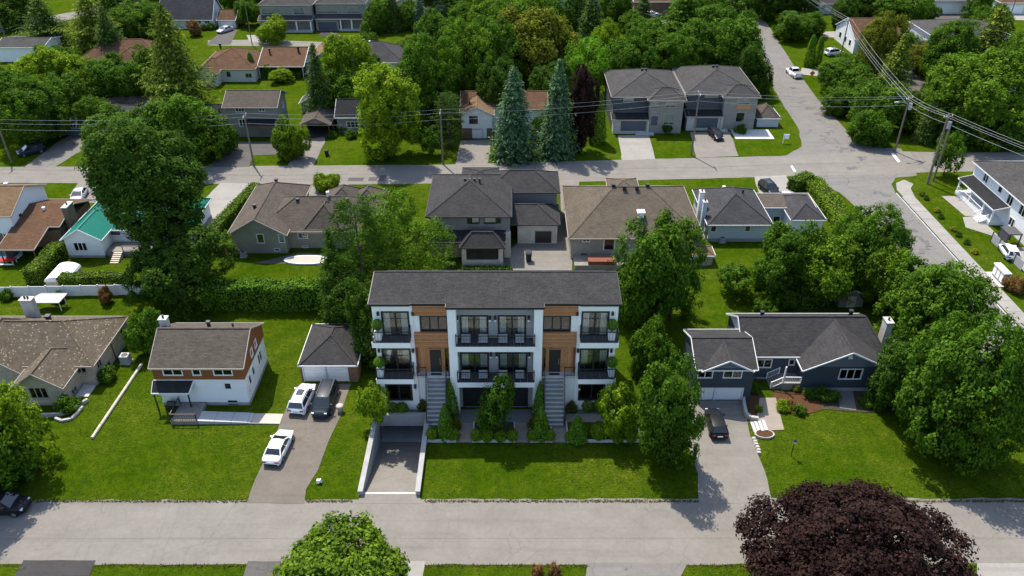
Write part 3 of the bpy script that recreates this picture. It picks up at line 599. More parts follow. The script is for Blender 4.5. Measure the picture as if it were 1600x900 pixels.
balcony(xb+pw-0.2, xb2-pw+0.2, zc3, YC-GY(541.5, zc3), YC, 0.75); balcony(xb+pw-0.2, xb2-pw+0.2, zc2, YC-GY(597.5, zc2), YC, 0.75)
# wall lanterns
for (u, v) in ((591, 490.5), (645, 490.5), (592.5, 548), (645.5, 548), (714.5, 497), (765.5, 497), (774, 497), (826, 497), (715.5, 554), (767, 554), (776, 554), (827, 554), (902, 490.5), (957, 490.5), (903, 548), (955, 548), (905, 604), (649, 604)):
    yy = YC if 700 < u < 840 else YF
    x, z = XAT(u, yy, ZAT(v, yy)), ZAT(v, yy)
    o = h.blk('lantern', x-0.13, yy-0.32, z-0.05, x+0.13, yy-0.002, z+0.35, 'black_metal'); h.part('bulb', MB().box(x-0.11, yy-0.3, z-0.3, x+0.11, yy-0.06, z-0.052), 'lamp_clear', o)
# roof: shallow front pitch with stepped eave, back pitch behind the ridge
ye_ = YF-0.35; ze = ZR+0.38; yr = YF+5.0; zr = ZAT(424.5, yr)
xl, xr = XAT(575, ye_, ze), XAT(971, ye_, ze)
b1, b2 = xa-0.2, xa2+0.2; b3, b4 = xb-0.1, xb2+0.1
sl2 = (zr-ze)/(yr-ye_)
E_ = lambda x, y: (x, y, ze+(y-ye_)*sl2)
xs_ = [(xl, ye_), (b1, ye_), (b1, ye_+0.12), (b3, ye_+0.12), (b3, ye_-0.5), (b4, ye_-0.5), (b4, ye_+0.12), (b2, ye_+0.12), (b2, ye_), (xr, ye_)]
front = [E_(*p) for p in xs_]
back_z = ZR-0.25
polys = [front+[(xr, yr, zr), (xl, yr, zr)], [(xl, yr, zr), (xr, yr, zr), (xr, YB+0.5, back_z), (xl, YB+0.5, back_z)]]
h.slab(polys, 'sh_main', 0.26, 'trim_black', True)
for xx in (X0+0.02, X1-0.14):
    g = MB().prism([(0, 0)]*0+[(xx, YF+0.01), (xx+0.12, YF+0.01), (xx+0.12, YB), (xx, YB)], ZR, ZR+0.12); h.part('gable', g, 'stucco_white')
h.walls(X0+0.3, YB, X1-0.3, YB+5, 0, 12.2, 'stucco_white', faces='RBL', name='rear_wall'); h.slab([[(X0+0.1, YB+0.02, 12.4), (X1-0.1, YB+0.02, 12.4), (X1-0.1, YB+5.3, 12.3), (X0+0.1, YB+5.3, 12.3)]], 'sh_dark', 0.2, 'trim_black', False, 'rear_roof')
# sunken garage ramp in front of it
ramp_ = Thing('garage_ramp', 'sunken concrete ramp with low walls leading to underground garage', 'ramp', (RX0, RY0))
dz = -3.6; wt = 0.34
ramp_.part('floor', MB().poly([(RX0, RY0, -0.02), (RX1, RY0, -0.02), (RX1, RY1, dz), (RX0, RY1, dz)]), 'road')
for n_, (p, q) in (('side_wall', (RX0-wt*0.3, RX0+wt)), ('side_wall', (RX1-wt, RX1+wt*0.3))):
    ramp_.part(n_, MB().box(p, RY0-0.15, dz, q, RY1+0.3, 0.55), 'concrete_wall')
    o = ramp_.part('coping', MB().box(p-0.05, RY0-0.2, 0.55, q+0.05, RY1+0.35, 0.68), 'concrete_wall')
ramp_.part('back_wall', MB().box(RX0+wt, RY1-0.1, -1.05, RX1-wt, RY1+0.25, 0.55), 'concrete_wall'); ramp_.part('coping', MB().box(RX0+wt+0.05, RY1-0.15, 0.55, RX1-wt-0.05, RY1+0.3, 0.68), 'concrete_wall')
tn = MB(); tx0, tx1, ty1 = RX0+wt, RX1-wt, RY1+6
tn.poly([(tx0, RY1-0.3, dz+0.05), (tx1, RY1-0.3, dz+0.05), (tx1, ty1, dz+0.05), (tx0, ty1, dz+0.05)]); tn.poly([(tx0, ty1, dz), (tx1, ty1, dz), (tx1, ty1, -1), (tx0, ty1, -1)]); tn.poly([(tx0, RY1+0.25, -1.05), (tx1, RY1+0.25, -1.05), (tx1, ty1, -1.05), (tx0, ty1, -1.05)], True)
tn.poly([(tx0, RY1, dz), (tx0, ty1, dz), (tx0, ty1, -1.05), (tx0, RY1, -1.05)]); tn.poly([(tx1, RY1, dz), (tx1, ty1, dz), (tx1, ty1, -1.05), (tx1, RY1, -1.05)])
ramp_.part('tunnel', tn, 'concrete_wall')
ramp_.part('drain', MB().box(RX0+wt, RY0-0.02, -0.03, RX1-wt, RY0+0.3, 0.03), 'concrete')
sheet('apron', px((556, 787), (566, 772), (653, 772), (661, 787)), 0.036, 'road')
# forecourt: paving in single slabs, planting beds edged with concrete
fy0 = GY(691.5)
pth = sheet('forecourt', [(-9.4, fy0), (12.6, fy0), (12.6, YF-0.01), (-16.3, YF-0.01), (-16.3, RY1+0.4), (-9.4, RY1+0.4)], 0.012, 'slab_grey')
def slabs(x0, y0, x1, y1, nx, ny, mat, z=0.05):
    for i in range(nx):
        for j in range(ny):
            a, b = x0+(x1-x0)*i/nx, y0+(y1-y0)*j/ny
            link('paving_slab', mesh('paving_slab', MB().box(a+0.012, b+0.012, 0.014, a+(x1-x0)/nx-0.012, b+(y1-y0)/ny-0.012, z), (0, 0, 0), mat), pth)
def bx0(u, v=670): return G(u, v)[0]
yb_ = GY(647)
slabs(bx0(713, 690)+0.05, fy0, bx0(738, 690)-0.05, GY(661), 2, 5, 'slab'); slabs(bx0(805, 690)+0.05, fy0, bx0(828, 690)-0.05, GY(661), 2, 5, 'slab')
slabs(bx0(863, 690)+0.05, fy0, bx0(885, 690)-0.05, yb_, 2, 6, 'slab'); slabs(bx0(885, 660)+0.02, GY(661), bx0(958, 660), yb_, 6, 2, 'slab'); slabs(-9.3, GY(668), bx0(672, 660), yb_, 1, 3, 'slab')
slabs(RX0, RY1+0.42, -9.4, RY1+1.1, 6, 1, 'slab')
BEDS = []
for i, (u0, u1, mt) in enumerate(((668, 713, 'soil'), (738, 805, 'soil'), (828, 863, 'soil'), (886, 1002, 'lawn'))):
    a, b = bx0(u0, 690), bx0(u1, 690); y1 = GY(661)+0.0
    lab = ('planting bed with cedars beside the garage ramp', 'planting bed with tree in front of centre garages', 'narrow planting bed with two cedars between paved paths', 'long planting bed with round shrubs at building corner')[i]
    bd = Thing('planting_bed', lab, 'planting bed', ((a+b)/2, fy0), 'edged planting beds before the white building')
    bd.part('soil', MB().box(a+0.16, fy0+0.16, 0.0, b-0.16, y1, 0.14), mt)
    bd.part('edging', MB().box(a, fy0, 0, b, fy0+0.16, 0.38), 'concrete'); bd.part('edging', MB().box(a, fy0+0.163, 0, a+0.16, y1, 0.3), 'concrete'); bd.part('edging', MB().box(b-0.16, fy0+0.163, 0, b, y1, 0.3), 'concrete')
    BEDS.append((a, b, fy0, y1))
# ------------------------------------------------------------------ beige brick bungalow, front row
h = House('brick_bungalow', 'beige stone bungalow with speckled hipped roof at left edge', 'house', (-60, 76.5)); h.trim = 'trim_tan'
h.walls(-80, 76.6, -51.2, 86.6, 0, 3.25, 'stone_beige', F=[('w', 118, 572, 134, 582, dict(n=2))], R=[('w', 77.6, 1.6, 78.6, 2.7, dict(n=2)), ('w', 79.2, 0.25, 80.3, 0.95, dict(n=2)), ('w', 84.5, 1.3, 85.3, 2.4, dict(n=1))], base=0.35)
h.roof(-80, 76.6, -51.2, 86.6, 3.25, 2.9, 'sh_beige')
h.walls(-58.6, 72.8, -53.2, 77, 0, 3.2, 'stone_beige', F=[('w', 47, 606, 74, 622, dict(n=3, style='c'))], R=[('w', 74.2, 0.3, 75.3, 1.0, dict(n=2))], faces='FRL', base=0.4)
h.roof(-58.6, 72.8, -53.2, 80, 3.2, 1.9, 'sh_beige', 'y', 0.45, 'g', 'h', 'stone_beige')
h.walls(-68, 75.6, -59.6, 80, 0, 3.2, 'stone_beige', F=[('w', 2, 560, 18, 571, dict(n=2))], faces='FRL')
h.roof(-68, 75.6, -59.6, 86, 3.2, 3.2, 'sh_beige', 'y', 0.45, 'g', 'h', 'stone_beige')
h.chimney(-62.5, 85.6, 3.6, 6.7, 1.5, 0.9, 'stone_pale', 2); h.vent(-58.8, 83, 5.4, 0.6, 0.6)
h.blk('front_slab', -53.0, 74.2, 0, -51.4, 76.5, 0.12, 'concrete')
h.blk('gutter_pipe', -51.19, 81.6, 0.2, -51.08, 81.72, 3.2, 'trim_brown')
o = Thing('heat_pump', 'pale grey heat pump box beside the beige bungalow wall', 'heat pump', (*G(198, 566), 0)); x, y = G(198, 566)
o.part('casing', MB().box(x-0.55, y-0.5, 0.1, x+0.55, y+0.5, 1.2), 'trim_grey'); o.part('base', MB().box(x-0.65, y-0.6, 0, x+0.65, y+0.6, 0.1), 'concrete'); o.part('fan_grille', MB().tube([(x, y, 1.2), (x, y, 1.24)], 0.38, 14), 'black_metal')
# ------------------------------------------------------------------ white and brown gabled house
h = House('gabled_house', 'white two storey house with brown upper cladding and grey gable roof', 'house', (-36.5, 73)); h.fas = 'trim_tan'
bx0_, bx1_, by0, by1 = -41.7, -31.4, 72.8, 81.2
zm = 4.05
h.walls(bx0_, by0, bx1_, by1, 0, zm, 'sd_white', F=[('w', 351, 598.5, 361, 608, dict(n=1)), ('w', 358, 626.5, 370, 631, dict(n=2, frame='trim_black'))], R=[('w', 74.1, 1.9, 74.9, 3.2, dict(n=1)), ('w', 75.6, 2.0, 76.4, 3.3, dict(n=1)), ('w', 78.1, 1.7, 79.6, 3.3, dict(n=2)), ('d', 73.4, 0.6, 73.9, 2.4, dict(mat='door_white'))], base=0.45)
h.walls(bx0_-0.12, by0-0.15, bx1_+0.12, by1+0.1, zm, 5.95, 'sd_brown', F=[('w', 255, 576.5, 284, 586, dict(n=2)), ('w', 301, 576.5, 312.5, 586, dict(n=1)), ('w', 334, 576.5, 362, 586, dict(n=2))], R=[('w', 76.0, 4.7, 76.7, 5.7, dict(n=1, style='b')), ('w', 77.7, 4.7, 78.4, 5.7, dict(n=1, style='b'))])
h.roof(bx0_-0.12, by0-0.15, bx1_+0.12, by1+0.1, 5.95, 2.4, 'sh_taupe', 'x', 0.22, 'g', 'g', 'sd_brown')
h.chimney(-41.9, 78.6, 0.0, 8.6, 0.9, 0.8, 'stone_pale', 1); h.vent(-36.3, 77.9, 8.2, 0.4, 0.5); h.vent(-33.3, 77.6, 8.25, 0.2, 0.4)
# porch with dark canopy, deck and ramp
cz = 3.05; cy0 = GY(612, cz)
px0, px1 = XAT(236, cy0, cz), XAT(294, cy0, cz)
h.slab([[(px0, cy0, cz-0.25), (px1, cy0, cz-0.25), (px1+0.4, by0-0.02, zm-0.25), (px0, by0-0.02, zm-0.25)]], 'sh_dark', 0.14, 'trim_white', False, 'porch_roof')
h.post(px0+0.15, cy0+0.15, 0, cz-0.42, 0.14, 'trim_black'); h.post(px1-0.2, cy0+0.15, 0, cz-0.42, 0.14, 'trim_black')
dy0, dz0 = GY(658, 0.55), 0.55
da, db = XAT(266, dy0, dz0), XAT(308, dy0, dz0)
dk = h.blk('deck', da, dy0, 0, db, by0-0.06, dz0-0.04, 'wood_grey')
for j in range(9): h.part('deck_board', MB().box(da+(db-da)*j/9+0.01, dy0-0.03, dz0-0.04, da+(db-da)*(j+1)/9-0.01, by0-0.08, dz0), 'wood_grey', dk)
rail(h, [(da+0.1, by0-0.4, dz0), (da+0.1, dy0+0.1, dz0), (db-0.1, dy0+0.1, dz0)], 0, 0.95, 'trim_black', 'railing', 0.25)
rp_ = [(XAT(u, GY(660, 0.3), 0.3)) for u in (309, 335, 361, 386, 391.5, 437)]
ry0, ry1 = dy0+0.05, dy0+1.75
for j in range(5):
    z0_, z1_ = 0.55-0.09*j, 0.55-0.09*(j+1)
    h.part('ramp_board', MB().hexa([(rp_[j]+0.02, ry0, 0.02), (rp_[j+1]-0.02, ry0, 0.02), (rp_[j+1]-0.02, ry1, 0.02), (rp_[j]+0.02, ry1, 0.02)], [(rp_[j]+0.02, ry0, z0_), (rp_[j+1]-0.02, ry0, z1_), (rp_[j+1]-0.02, ry1, z1_), (rp_[j]+0.02, ry1, z0_)]), 'trim_grey' if j < 4 else 'trim_tan')
# log edging on the boundary
e = Thing('timber_edging', 'line of pale timbers edging the boundary lawn', 'edging', (-47.5, 67))
for j in range(6):
    a, b = 67.0+2.25*j, 67.0+2.25*(j+1)-0.06
    e.part('timber', MB().tube([(-47.75+0.07*j, a, 0.15), (-47.68+0.07*j, b, 0.16)], 0.19, 7), 'wood_pale')
# ------------------------------------------------------------------ detached garage
h = House('detached_garage', 'small hipped garage with two white doors', 'garage', (-22.5, 77.1)); h.trim = 'trim_white'
h.walls(-26.1, 77.1, -19.1, 85.6, 0, 2.75, 'brick_brown', F=[('g', 475, 572.5, 508.5, 596, {}), ('g', 511, 572.5, 543, 596, {})])
h.roof(-26.1, 77.1, -19.1, 85.6, 2.75, 2.0, 'sh_charcoal', 'y', 0.15)
# ------------------------------------------------------------------ navy split-level house
h = House('split_level_house', 'navy blue split level house with dark grey gables', 'house', (34, 75)); 
h.walls(21.8, 73.6, 28.6, 81.2, 0, 5.0, 'sd_navy', F=[('w', 1085, 580, 1113, 590, dict(n=2)), ('w', 1131, 580, 1158.5, 590, dict(n=2, style='b')), ('g', 1118, 607, 1159, 625, {}), ('g', 1093, 607, 1115, 625, {})])
h.roof(21.8, 73.6, 28.6, 81.2, 5.0, 1.65, 'sh_charcoal', 'x', 0.25, 'g', 'g', 'sd_greyblue')
h.roof(22.6, 73.45, 28.0, 77.0, 5.05, 1.4, 'sh_charcoal', 'y', 0.35, 'g', 'g', 'sd_greyblue', name='dormer_roof')
h.walls(28.6, 77.7, 45.6, 86.4, 0, 3.85, 'sd_navy', F=[('w', 1183, 562, 1205, 574, dict(n=2)), ('w', 1233, 562, 1241, 570, dict(n=1))], base=0.3)
h.roof(28.6, 77.7, 45.6, 86.4, 3.85, 2.65, 'sh_charcoal', 'x', 0.3, 'g', 'h', 'sd_white', k=0.35)
h.walls(35.3, 75.4, 45.3, 78, 0, 3.75, 'sd_navy', F=[('w', 1312, 577, 1346, 592, dict(n=3, style='c'))], faces='FRL', base=0.5)
h.roof(35.3, 75.4, 45.3, 85, 3.75, 2.5, 'sh_charcoal', 'y', 0.5, 'g', 'h', 'sd_greyblue', k=0.5)
h.blk('gable_vent', 40.05, 75.3, 5.0, 40.55, 75.395, 5.45, 'trim_white')
h.chimney(47.0, 81.5, 0, 6.2, 0.8, 1.3, 'stone_pale', 1); h.vent(31.6, 83.0, 6.1); h.vent(43.0, 83.4, 6.0); h.vent(37.5, 80.4, 4.9, 0.2, 0.3); h.vent(34.6, 79.4, 4.4, 0.16, 0.3)
# porch and white stair rails
h.blk('porch', 33.0, 75.6, 0, 35.28, 77.65, 1.0, 'wood_grey'); h.post(33.1, 75.7, 1.0, 3.5, 0.16); 
for j in range(5): h.blk('step', 31.7+0.26*j, 75.75, 0, 31.95+0.26*j, 77.5, 0.18*(j+1), 'wood_grey')
rail(h, [(31.7, 75.7, 0.15), (33.1, 75.65, 1.0), (35.2, 75.6, 1.0)], 0, 0.95, 'trim_white', 'railing', 0.2)
rail(h, [(31.7, 77.5, 0.15), (33.1, 77.5, 1.0)], 0, 0.95, 'trim_white', 'railing', 0.2)
# path, beds and little wall in front of it
sheet('path', px((1187, 622), (1212, 622), (1225, 672), (1190, 674), (1182, 655)), 0.075, 'slab')
sheet('path', px((1308, 610), (1332, 610), (1338, 642), (1312, 638)), 0.075, 'slab_grey')
for pts, m_ in (([(1163, 590), (1187, 598), (1197, 655), (1176, 652), (1164, 622)], 'mulch'), ([(1207, 612), (1278, 612), (1284, 640), (1258, 648), (1216, 642)], 'mulch'), ([(1284, 612), (1395, 612), (1398, 640), (1380, 646), (1284, 640)], 'soil')):
    sheet('flower_bed_soil', strip(px(*pts), 0.1, 0.9, 5), 0.06, m_)
gw = Thing('garden_wall', 'curved pale stone wall edging the navy house driveway', 'wall', (*G(1165, 650), 0))
pts = px((1161, 622), (1162, 636), (1165, 650), (1172, 656), (1184, 658))
for a, b in zip(pts, pts[1:]): gw.part('stone_block', MB().bar((*a, 0.3), (*b, 0.3), 0.35, 0.6), 'stone')
st = Thing('garden_steps', 'pale garden steps rising from driveway to navy house path', 'steps', (*G(1178, 668), 0))
for j in range(4):
    a, b = G(1172+5.5*j, 660), G(1176+5*j, 676); st.part('step', MB().hexa([(a[0], b[1], 0), (a[0]+0.36, b[1], 0), (a[0]+0.36, a[1], 0), (a[0], a[1], 0)], [(a[0], b[1], 0.12+0.1*j), (a[0]+0.36, b[1], 0.12+0.1*j), (a[0]+0.36, a[1], 0.12+0.1*j), (a[0], a[1], 0.12+0.1*j)]), 'concrete')
rb = Thing('raised_bed', 'small oval raised bed with brown mulch by driveway', 'flower bed', (*G(1194, 680), 0)); cx, cy = G(1194, 680)
el = lambda r: [(cx+1.15*r*math.cos(6.283*k/16), cy+0.72*r*math.sin(6.283*k/16)) for k in range(16)]
rb.part('edging', MB().prism(el(1.0), 0, 0.28), 'stone'); rb.part('soil', MB().prism(el(0.84), 0.2, 0.31), 'mulch')
st = Thing('stone_edging', 'row of rough stones edging lawn beside navy house driveway', 'edging', (*G(1183, 700), 0)); r = random.Random(3)
for j in range(6):
    x, y = G(1178+1.7*j+r.uniform(-1, 1), 686+4.4*j); st.part('stone', MB().hexa([(x-.25, y-.2, 0), (x+.25, y-.2, 0), (x+.22, y+.2, 0), (x-.22, y+.22, 0)], [(x-.18, y-.14, .22), (x+.2, y-.16, .25), (x+.15, y+.15, .22), (x-.2, y+.15, .2)]), 'stone')
# ------------------------------------------------------------------ middle row, backs towards us
# tan-roofed white house at the left edge
h = House('two_storey_house', 'white two storey house with tan roof at left edge behind hedge', 'house', (-84, 111))
h.walls(-94, 110.5, -78.2, 121, 0, 2.6, 'brick_brown', F=[('w', 5, 361.5, 19, 371, dict(n=2))])
h.walls(-94.1, 110.4, -78.1, 121.1, 2.6, 5.9, 'sd_white', R=[('w', 112.4, 3.6, 113.3, 4.8, dict(n=1)), ('w', 114.8, 3.6, 116.2, 4.8, dict(n=2))])
h.roof(-94.1, 110.4, -78.1, 121.1, 5.9, 2.4, 'sh_orange', 'x', 0.4, 'g', 'g', 'sd_white', trim='trim_tan')
h.vent(-81, 116.5, 8.0, 0.5, 0.4, 'white_plastic')
h.walls(-78, 110.6, -71.3, 121, 0, 3.0, 'brick_brown'); h.blk('carport_back', -78, 106.0, 0, -77.8, 110.5, 2.3, 'wood_grey')
zr = 5.0; yr = 116.0
h.slab([[(-78.3, 105, 2.7), (-72.6, 105, 2.7), (-72.6, 110.3, 3.8), (-78.3, 110.3, 3.8)], [(-78.3, 110.3, 3.8), (-72.6, 110.3, 3.8), (-70.9, 110.3, 3.8), (-70.9, yr, zr), (-78.3, yr, zr)], [(-78.3, yr, zr), (-70.9, yr, zr), (-70.4, 121.5, 3.0), (-78.3, 121.5, 3.0)]], 'sh_brown', trim='trim_tan', name='carport_roof')
h.post(-78, 105.3, 0, 2.4, 0.16, 'trim_brown'); h.post(-72.9, 105.3, 0, 2.4, 0.16, 'trim_brown')
h.chimney(-70.5, 113.4, 0, 6.0, 0.8, 2.2, 'brick_brown', 1); h.vent(-75, 114.4, 4.8, 0.4, 0.35, 'white_plastic')
# green metal roof house
h = House('green_roof_house', 'white bungalow with bright green metal roof', 'house', (-60, 109))
h.walls(-69.0, 107.3, -63.4, 112, 0, 3.5, 'sd_white', F=[('w', 116, 379.5, 135.5, 391.5, dict(n=3))], faces='FRL', base=0.4)
h.roof(-69.0, 107.3, -63.4, 116, 3.5, 1.7, 'metal_green', 'y', 0.4, 'g', 'h', 'sd_white', trim='trim_white')
h.walls(-69.0, 110.8, -51.2, 121, 0, 3.4, 'sd_white', F=[('w', 174, 359.5, 186, 366, dict(n=2, frame='trim_black')), ('w', 228, 359.5, 236, 366, dict(n=1, frame='trim_black'))], R=[('w', 113.4, 1.4, 114.0, 2.8, dict(n=1, frame='trim_black')), ('w', 115.2, 1.4, 115.8, 2.8, dict(n=1, frame='trim_black')), ('w', 117, 1.4, 117.6, 2.8, dict(n=1, frame='trim_black'))], base=0.4)
h.roof(-69.0, 110.8, -51.2, 121, 3.4, 3.0, 'metal_green', 'x', 0.45, 'h', 'h', trim='trim_white', k=0.7)
h.chimney(-67.2, 117.4, 3.5, 7.2, 0.8, 0.8, 'black_metal', 1)
h.blk('deck', -63.2, 107.6, 0, -56.5, 110.7, 0.9, 'wood_grey'); rail(h, [(-60.6, 107.7), (-56.6, 107.7)], 0.9, 0.9, 'wood_grey')
for j in range(6): h.blk('step', XAT(177, 107, 0.5), 107.55-0.36*(6-j), 0, XAT(190, 107, 0.5), 107.55-0.36*(5-j)-0.004, 0.14*(j+1), 'wood_pale')
# olive brick bungalow
h = House('olive_bungalow', 'olive brick bungalow with many hipped taupe roofs', 'house', (-36, 109)); h.trim = 'trim_tan'
h.walls(-43.7, 108.6, -35.3, 125.5, 0, 3.75, 'brick_olive', F=[('w', 402, 366, 412, 379.5, dict(n=1, frame='trim_white')), ('w', 436, 366, 447, 378.5, dict(n=1, frame='trim_white', style='b')), ('w', 429, 388.5, 437, 392, dict(n=1, frame='trim_white'))])
h.roof(-43.7, 108.6, -35.3, 125.5, 3.75, 2.5, 'sh_taupe', 'y', 0.5, 'g', 'h', 'brick_olive')
h.walls(-35.3, 110.2, -22, 121, 0, 3.5, 'brick_olive', F=[('w', 466, 362, 480, 372, dict(n=2, frame='trim_white')), ('w', 473, 384.5, 481, 388, dict(n=1, frame='trim_white'))], faces='FRB')
h.roof(-40, 110.2, -22, 121, 3.5, 3.0, 'sh_taupe', 'x', 0.5, 'h', 'h')
h.roof(-32.6, 110.2, -26.8, 117, 3.5, 2.9, 'sh_taupe', 'y', 0.48, 'h', 'h')
h.walls(-31, 120, -21.8, 124.5, 0, 3.5, 'brick_olive', faces='RBL'); h.roof(-31, 118, -25.6, 124.5, 3.5, 2.1, 'sh_taupe', 'y', 0.5); h.roof(-26.6, 118, -21.6, 124, 3.5, 2.0, 'sh_taupe', 'y', 0.49)
for (x, y, z) in ((-40.8, 113.4, 5.6), (-39.5, 122.2, 5.9), (-34.3, 114.9, 5.9), (-30.3, 112.9, 5.0), (-26.3, 115.0, 5.9)): h.vent(x, y, z, 0.5, 0.55)
h.vent(-29.5, 115.6, 6.4, 0.4, 0.9, 'white_plastic')
# dark two-storey house
h = House('dark_house', 'dark grey two storey house with hipped roof behind apartment building', 'house', (-4, 108)); h.trim = 'trim_black'
h.walls(-12.9, 107.8, -0.3, 122.5, 0, 7.1, 'sd_grey', F=[('w', 730.5, 339, 737, 349, dict(n=1)), ('w', 737.5, 339, 748.5, 349, dict(n=1, style='b')), ('w', 757, 339, 774.5, 349, dict(n=1, style='b')), ('w', 776, 339, 782, 348, dict(n=1))])
h.roof(-12.9, 107.8, -0.3, 122.5, 7.1, 2.9, 'sh_charcoal', 'y', 0.25)
h.slab([[(-12.4, 105.6, 3.6), (-1.0, 105.6, 3.6), (-1.0, 107.78, 4.6), (-12.4, 107.78, 4.6)]], 'sh_dark', 0.15, None, False, 'porch_roof')
h.roof(-7.6, 104.7, -1.4, 107.6, 3.75, 1.5, 'sh_charcoal', 'x', 0.35, name='porch_roof')
for x in (-7.3, -1.7): h.blk('porch_column', x-0.35, 104.7, 0, x+0.35, 105.4, 3.7, 'stone_pale')
h.blk('porch_wall', -6.94, 104.8, 0, -2.06, 105.1, 0.95, 'stone_pale'); h.blk('porch_shade_sheet', -6.94, 105.3, 0.96, -2.06, 105.36, 3.6, 'room'); h.blk('porch_floor', -7.6, 105.45, 0, -1.4, 107.75, 0.4, 'concrete')  # dark sheet across the porch opening stands in for the shade inside
h.blk('stone_pier', -1.2, 107.2, 0, -0.2, 107.79, 4.4, 'stone_pale'); h.blk('lower_wall', -12.85, 107.4, 0, -7.7, 107.79, 3.4, 'brick_olive')
h.walls(-0.3, 117.4, 7.3, 125, 0, 6.7, 'sd_grey', faces='FRB'); h.roof(-4, 117.4, 7.3, 124.5, 6.7, 1.9, 'sh_charcoal', 'x', 0.5)
h.walls(0.9, 111.6, 7.2, 117.38, 0, 3.85, 'stone_pale', F=[('g', 836, 361, 861.5, 380, dict(mat='door_black', frame='trim_grey'))], faces='FRL'); h.roof(-2, 111.6, 7.2, 117.9, 3.85, 1.7, 'sh_charcoal', 'x', 0.4, 'g', 'h')
h.roof(-8, 120, -2.6, 125.5, 6.9, 0.7, 'sh_charcoal', 'x', 0.4, 'h', 'h', name='dormer_roof')
for x in (-7.4, -6.6, -5.9, -5.1): h.vent(x, 114.6+0.1*abs(x+6.3), 9.7, 0.35, 0.35)
# tan hipped bungalow
h = House('tan_bungalow', 'bungalow with large tan hipped roof beside dark house', 'house', (19, 107)); h.trim = 'trim_tan'
h.walls(9.1, 106.8, 28.9, 124.2, 0, 4.15, 'brick_grey', F=[('w', 911, 370.5, 921.5, 377.5, dict(n=2, frame='trim_white')), ('d', 944, 370, 960, 390, dict(mat='car_glass', frame='trim_white'))], R=[('w', 110, 1.5, 111.4, 2.9, dict(n=2))])
h.roof(9.1, 106.8, 28.9, 124.2, 4.15, 4.1, 'sh_tan', 'x', 0.5, k=0.82)
h.roof(16.6, 122, 21.4, 127.4, 4.1, 0.9, 'sh_tan', 'x', 0.3)
for u, v in ((958, 290), (975, 293), (994.5, 293), (1011, 290)): x, y = G(u, v, 8.2); h.vent(x, y-0.3, 7.9, 0.55, 0.75)
x, y = G(1001, 336, 6.0); h.vent(x, y, 6.2, 1.1, 0.5, 'white_plastic')
h.blk('deck', 9.5, 103.6, 0, 21, 106.7, 0.8, 'wood_grey'); rail(h, [(14.5, 103.7), (20.9, 103.7)], 0.8, 0.9, 'wood_red')
# small pale blue house with garage link
h = House('pale_blue_house', 'small pale blue house with grey hipped roof', 'house', (37, 112.5))
h.walls(31.5, 112.3, 41.0, 124.2, 0, 3.55, 'sd_bluegrey', F=[('w', 1111, 350.5, 1119, 362, dict(n=1)), ('w', 1165, 349.5, 1172.5, 361.5, dict(n=1))], base=0.6)
h.roof(31.5, 112.3, 41.0, 124.2, 3.55, 2.7, 'sh_blueg', 'y', 0.5)
h.chimney(30.9, 117.6, 0, 6.3, 0.7, 1.0, 'sd_white', 1); h.chimney(30.9, 114.8, 0, 5.9, 0.6, 0.8, 'sd_bluegrey', 1); h.vent(35.2, 120.6, 5.4, 0.4, 0.45, 'white_plastic'); h.vent(38, 119, 5.6, 0.3, 0.4)
h.walls(41.0, 119.0, 47.0, 123.0, 0, 2.8, 'sd_bluegrey', F=[('d', 1208, 338, 1218, 350, dict(mat='door_black'))], faces='FB'); h.slab([[(41.1, 118.6, 2.85), (50.5, 118.6, 2.85), (50.5, 123.3, 3.2), (41.1, 123.3, 3.2)]], 'sh_taupe', 0.15, None, False, 'link_roof')
h.walls(45.6, 115.0, 50.6, 123.2, 0, 2.8, 'sd_white', F=[], faces='FRBL'); h.roof(45.6, 115.0, 50.6, 123.2, 2.85, 1.4, 'sh_blueg', 'y', 0.4)
# white house on the far side of the side street
h = House('white_street_house', 'white two storey house with covered porch at right edge', 'house', (82, 118)); wx = 81.9
h.walls(wx, 104.5, 95, 130.3, 0, 6.0, 'sd_white', L=[('w', 125.6, 3.9, 127.0, 5.3, dict(n=2)), ('w', 121.2, 4.4, 121.9, 5.3, dict(n=1, frame='trim_black')), ('w', 117.4, 3.6, 119.0, 5.4, dict(n=2)), ('w', 113.6, 3.6, 115.2, 5.4, dict(n=2)), ('w', 115.2, 0.9, 116.6, 2.3, dict(n=2)), ('d', 120.4, 0.7, 121.5, 2.8, dict(mat='door_white')), ('w', 123.5, 1.2, 126.5, 2.6, dict(n=3)), ('w', 109.0, 0.8, 111.0, 2.6, dict(n=2))])
h.roof(wx, 104.5, 95, 130.3, 6.0, 2.8, 'sh_grey', 'y', 0.5, 'h', 'h')
h.slab([[(79.4, 117.6, 2.9), (79.4, 130.0, 2.9), (wx-0.02, 130.0, 3.5), (wx-0.02, 117.6, 3.5)]], 'sh_dark', 0.14, None, False, 'porch_roof')
h.blk('porch', 79.5, 117.8, 0, wx-0.02, 129.8, 0.65, 'trim_white')
for y in (117.9, 120.9, 125.3, 129.6): h.post(79.7, y, 0.65, 2.75, 0.24)
for j in range(4): h.blk('step', 78.2+0.32*j, 118.6, 0, 78.51+0.32*j, 120.6, 0.16*(j+1), 'trim_white')
rail(h, [(78.2, 118.6, 0.1), (79.5, 118.6, 0.65)], 0, 0.9, 'trim_white'); rail(h, [(78.2, 120.6, 0.1), (79.5, 120.6, 0.65), (79.6, 129.5, 0.65)], 0, 0.9, 'trim_white', bal=0.4)
pa = sheet('patio', [(77.2, 121), (79.4, 121), (79.4, 128.6), (76.6, 128.6)], 0.04, 'concrete_pale'); sheet('patio', [(75.4, 117), (79.4, 113.2), (79.4, 121), (76.6, 120.6)], 0.045, 'concrete_pale'); sheet('driveway', [(77.6, 86), (96, 86), (96, 104), (77.6, 112)], 0.03, 'concrete_pale')
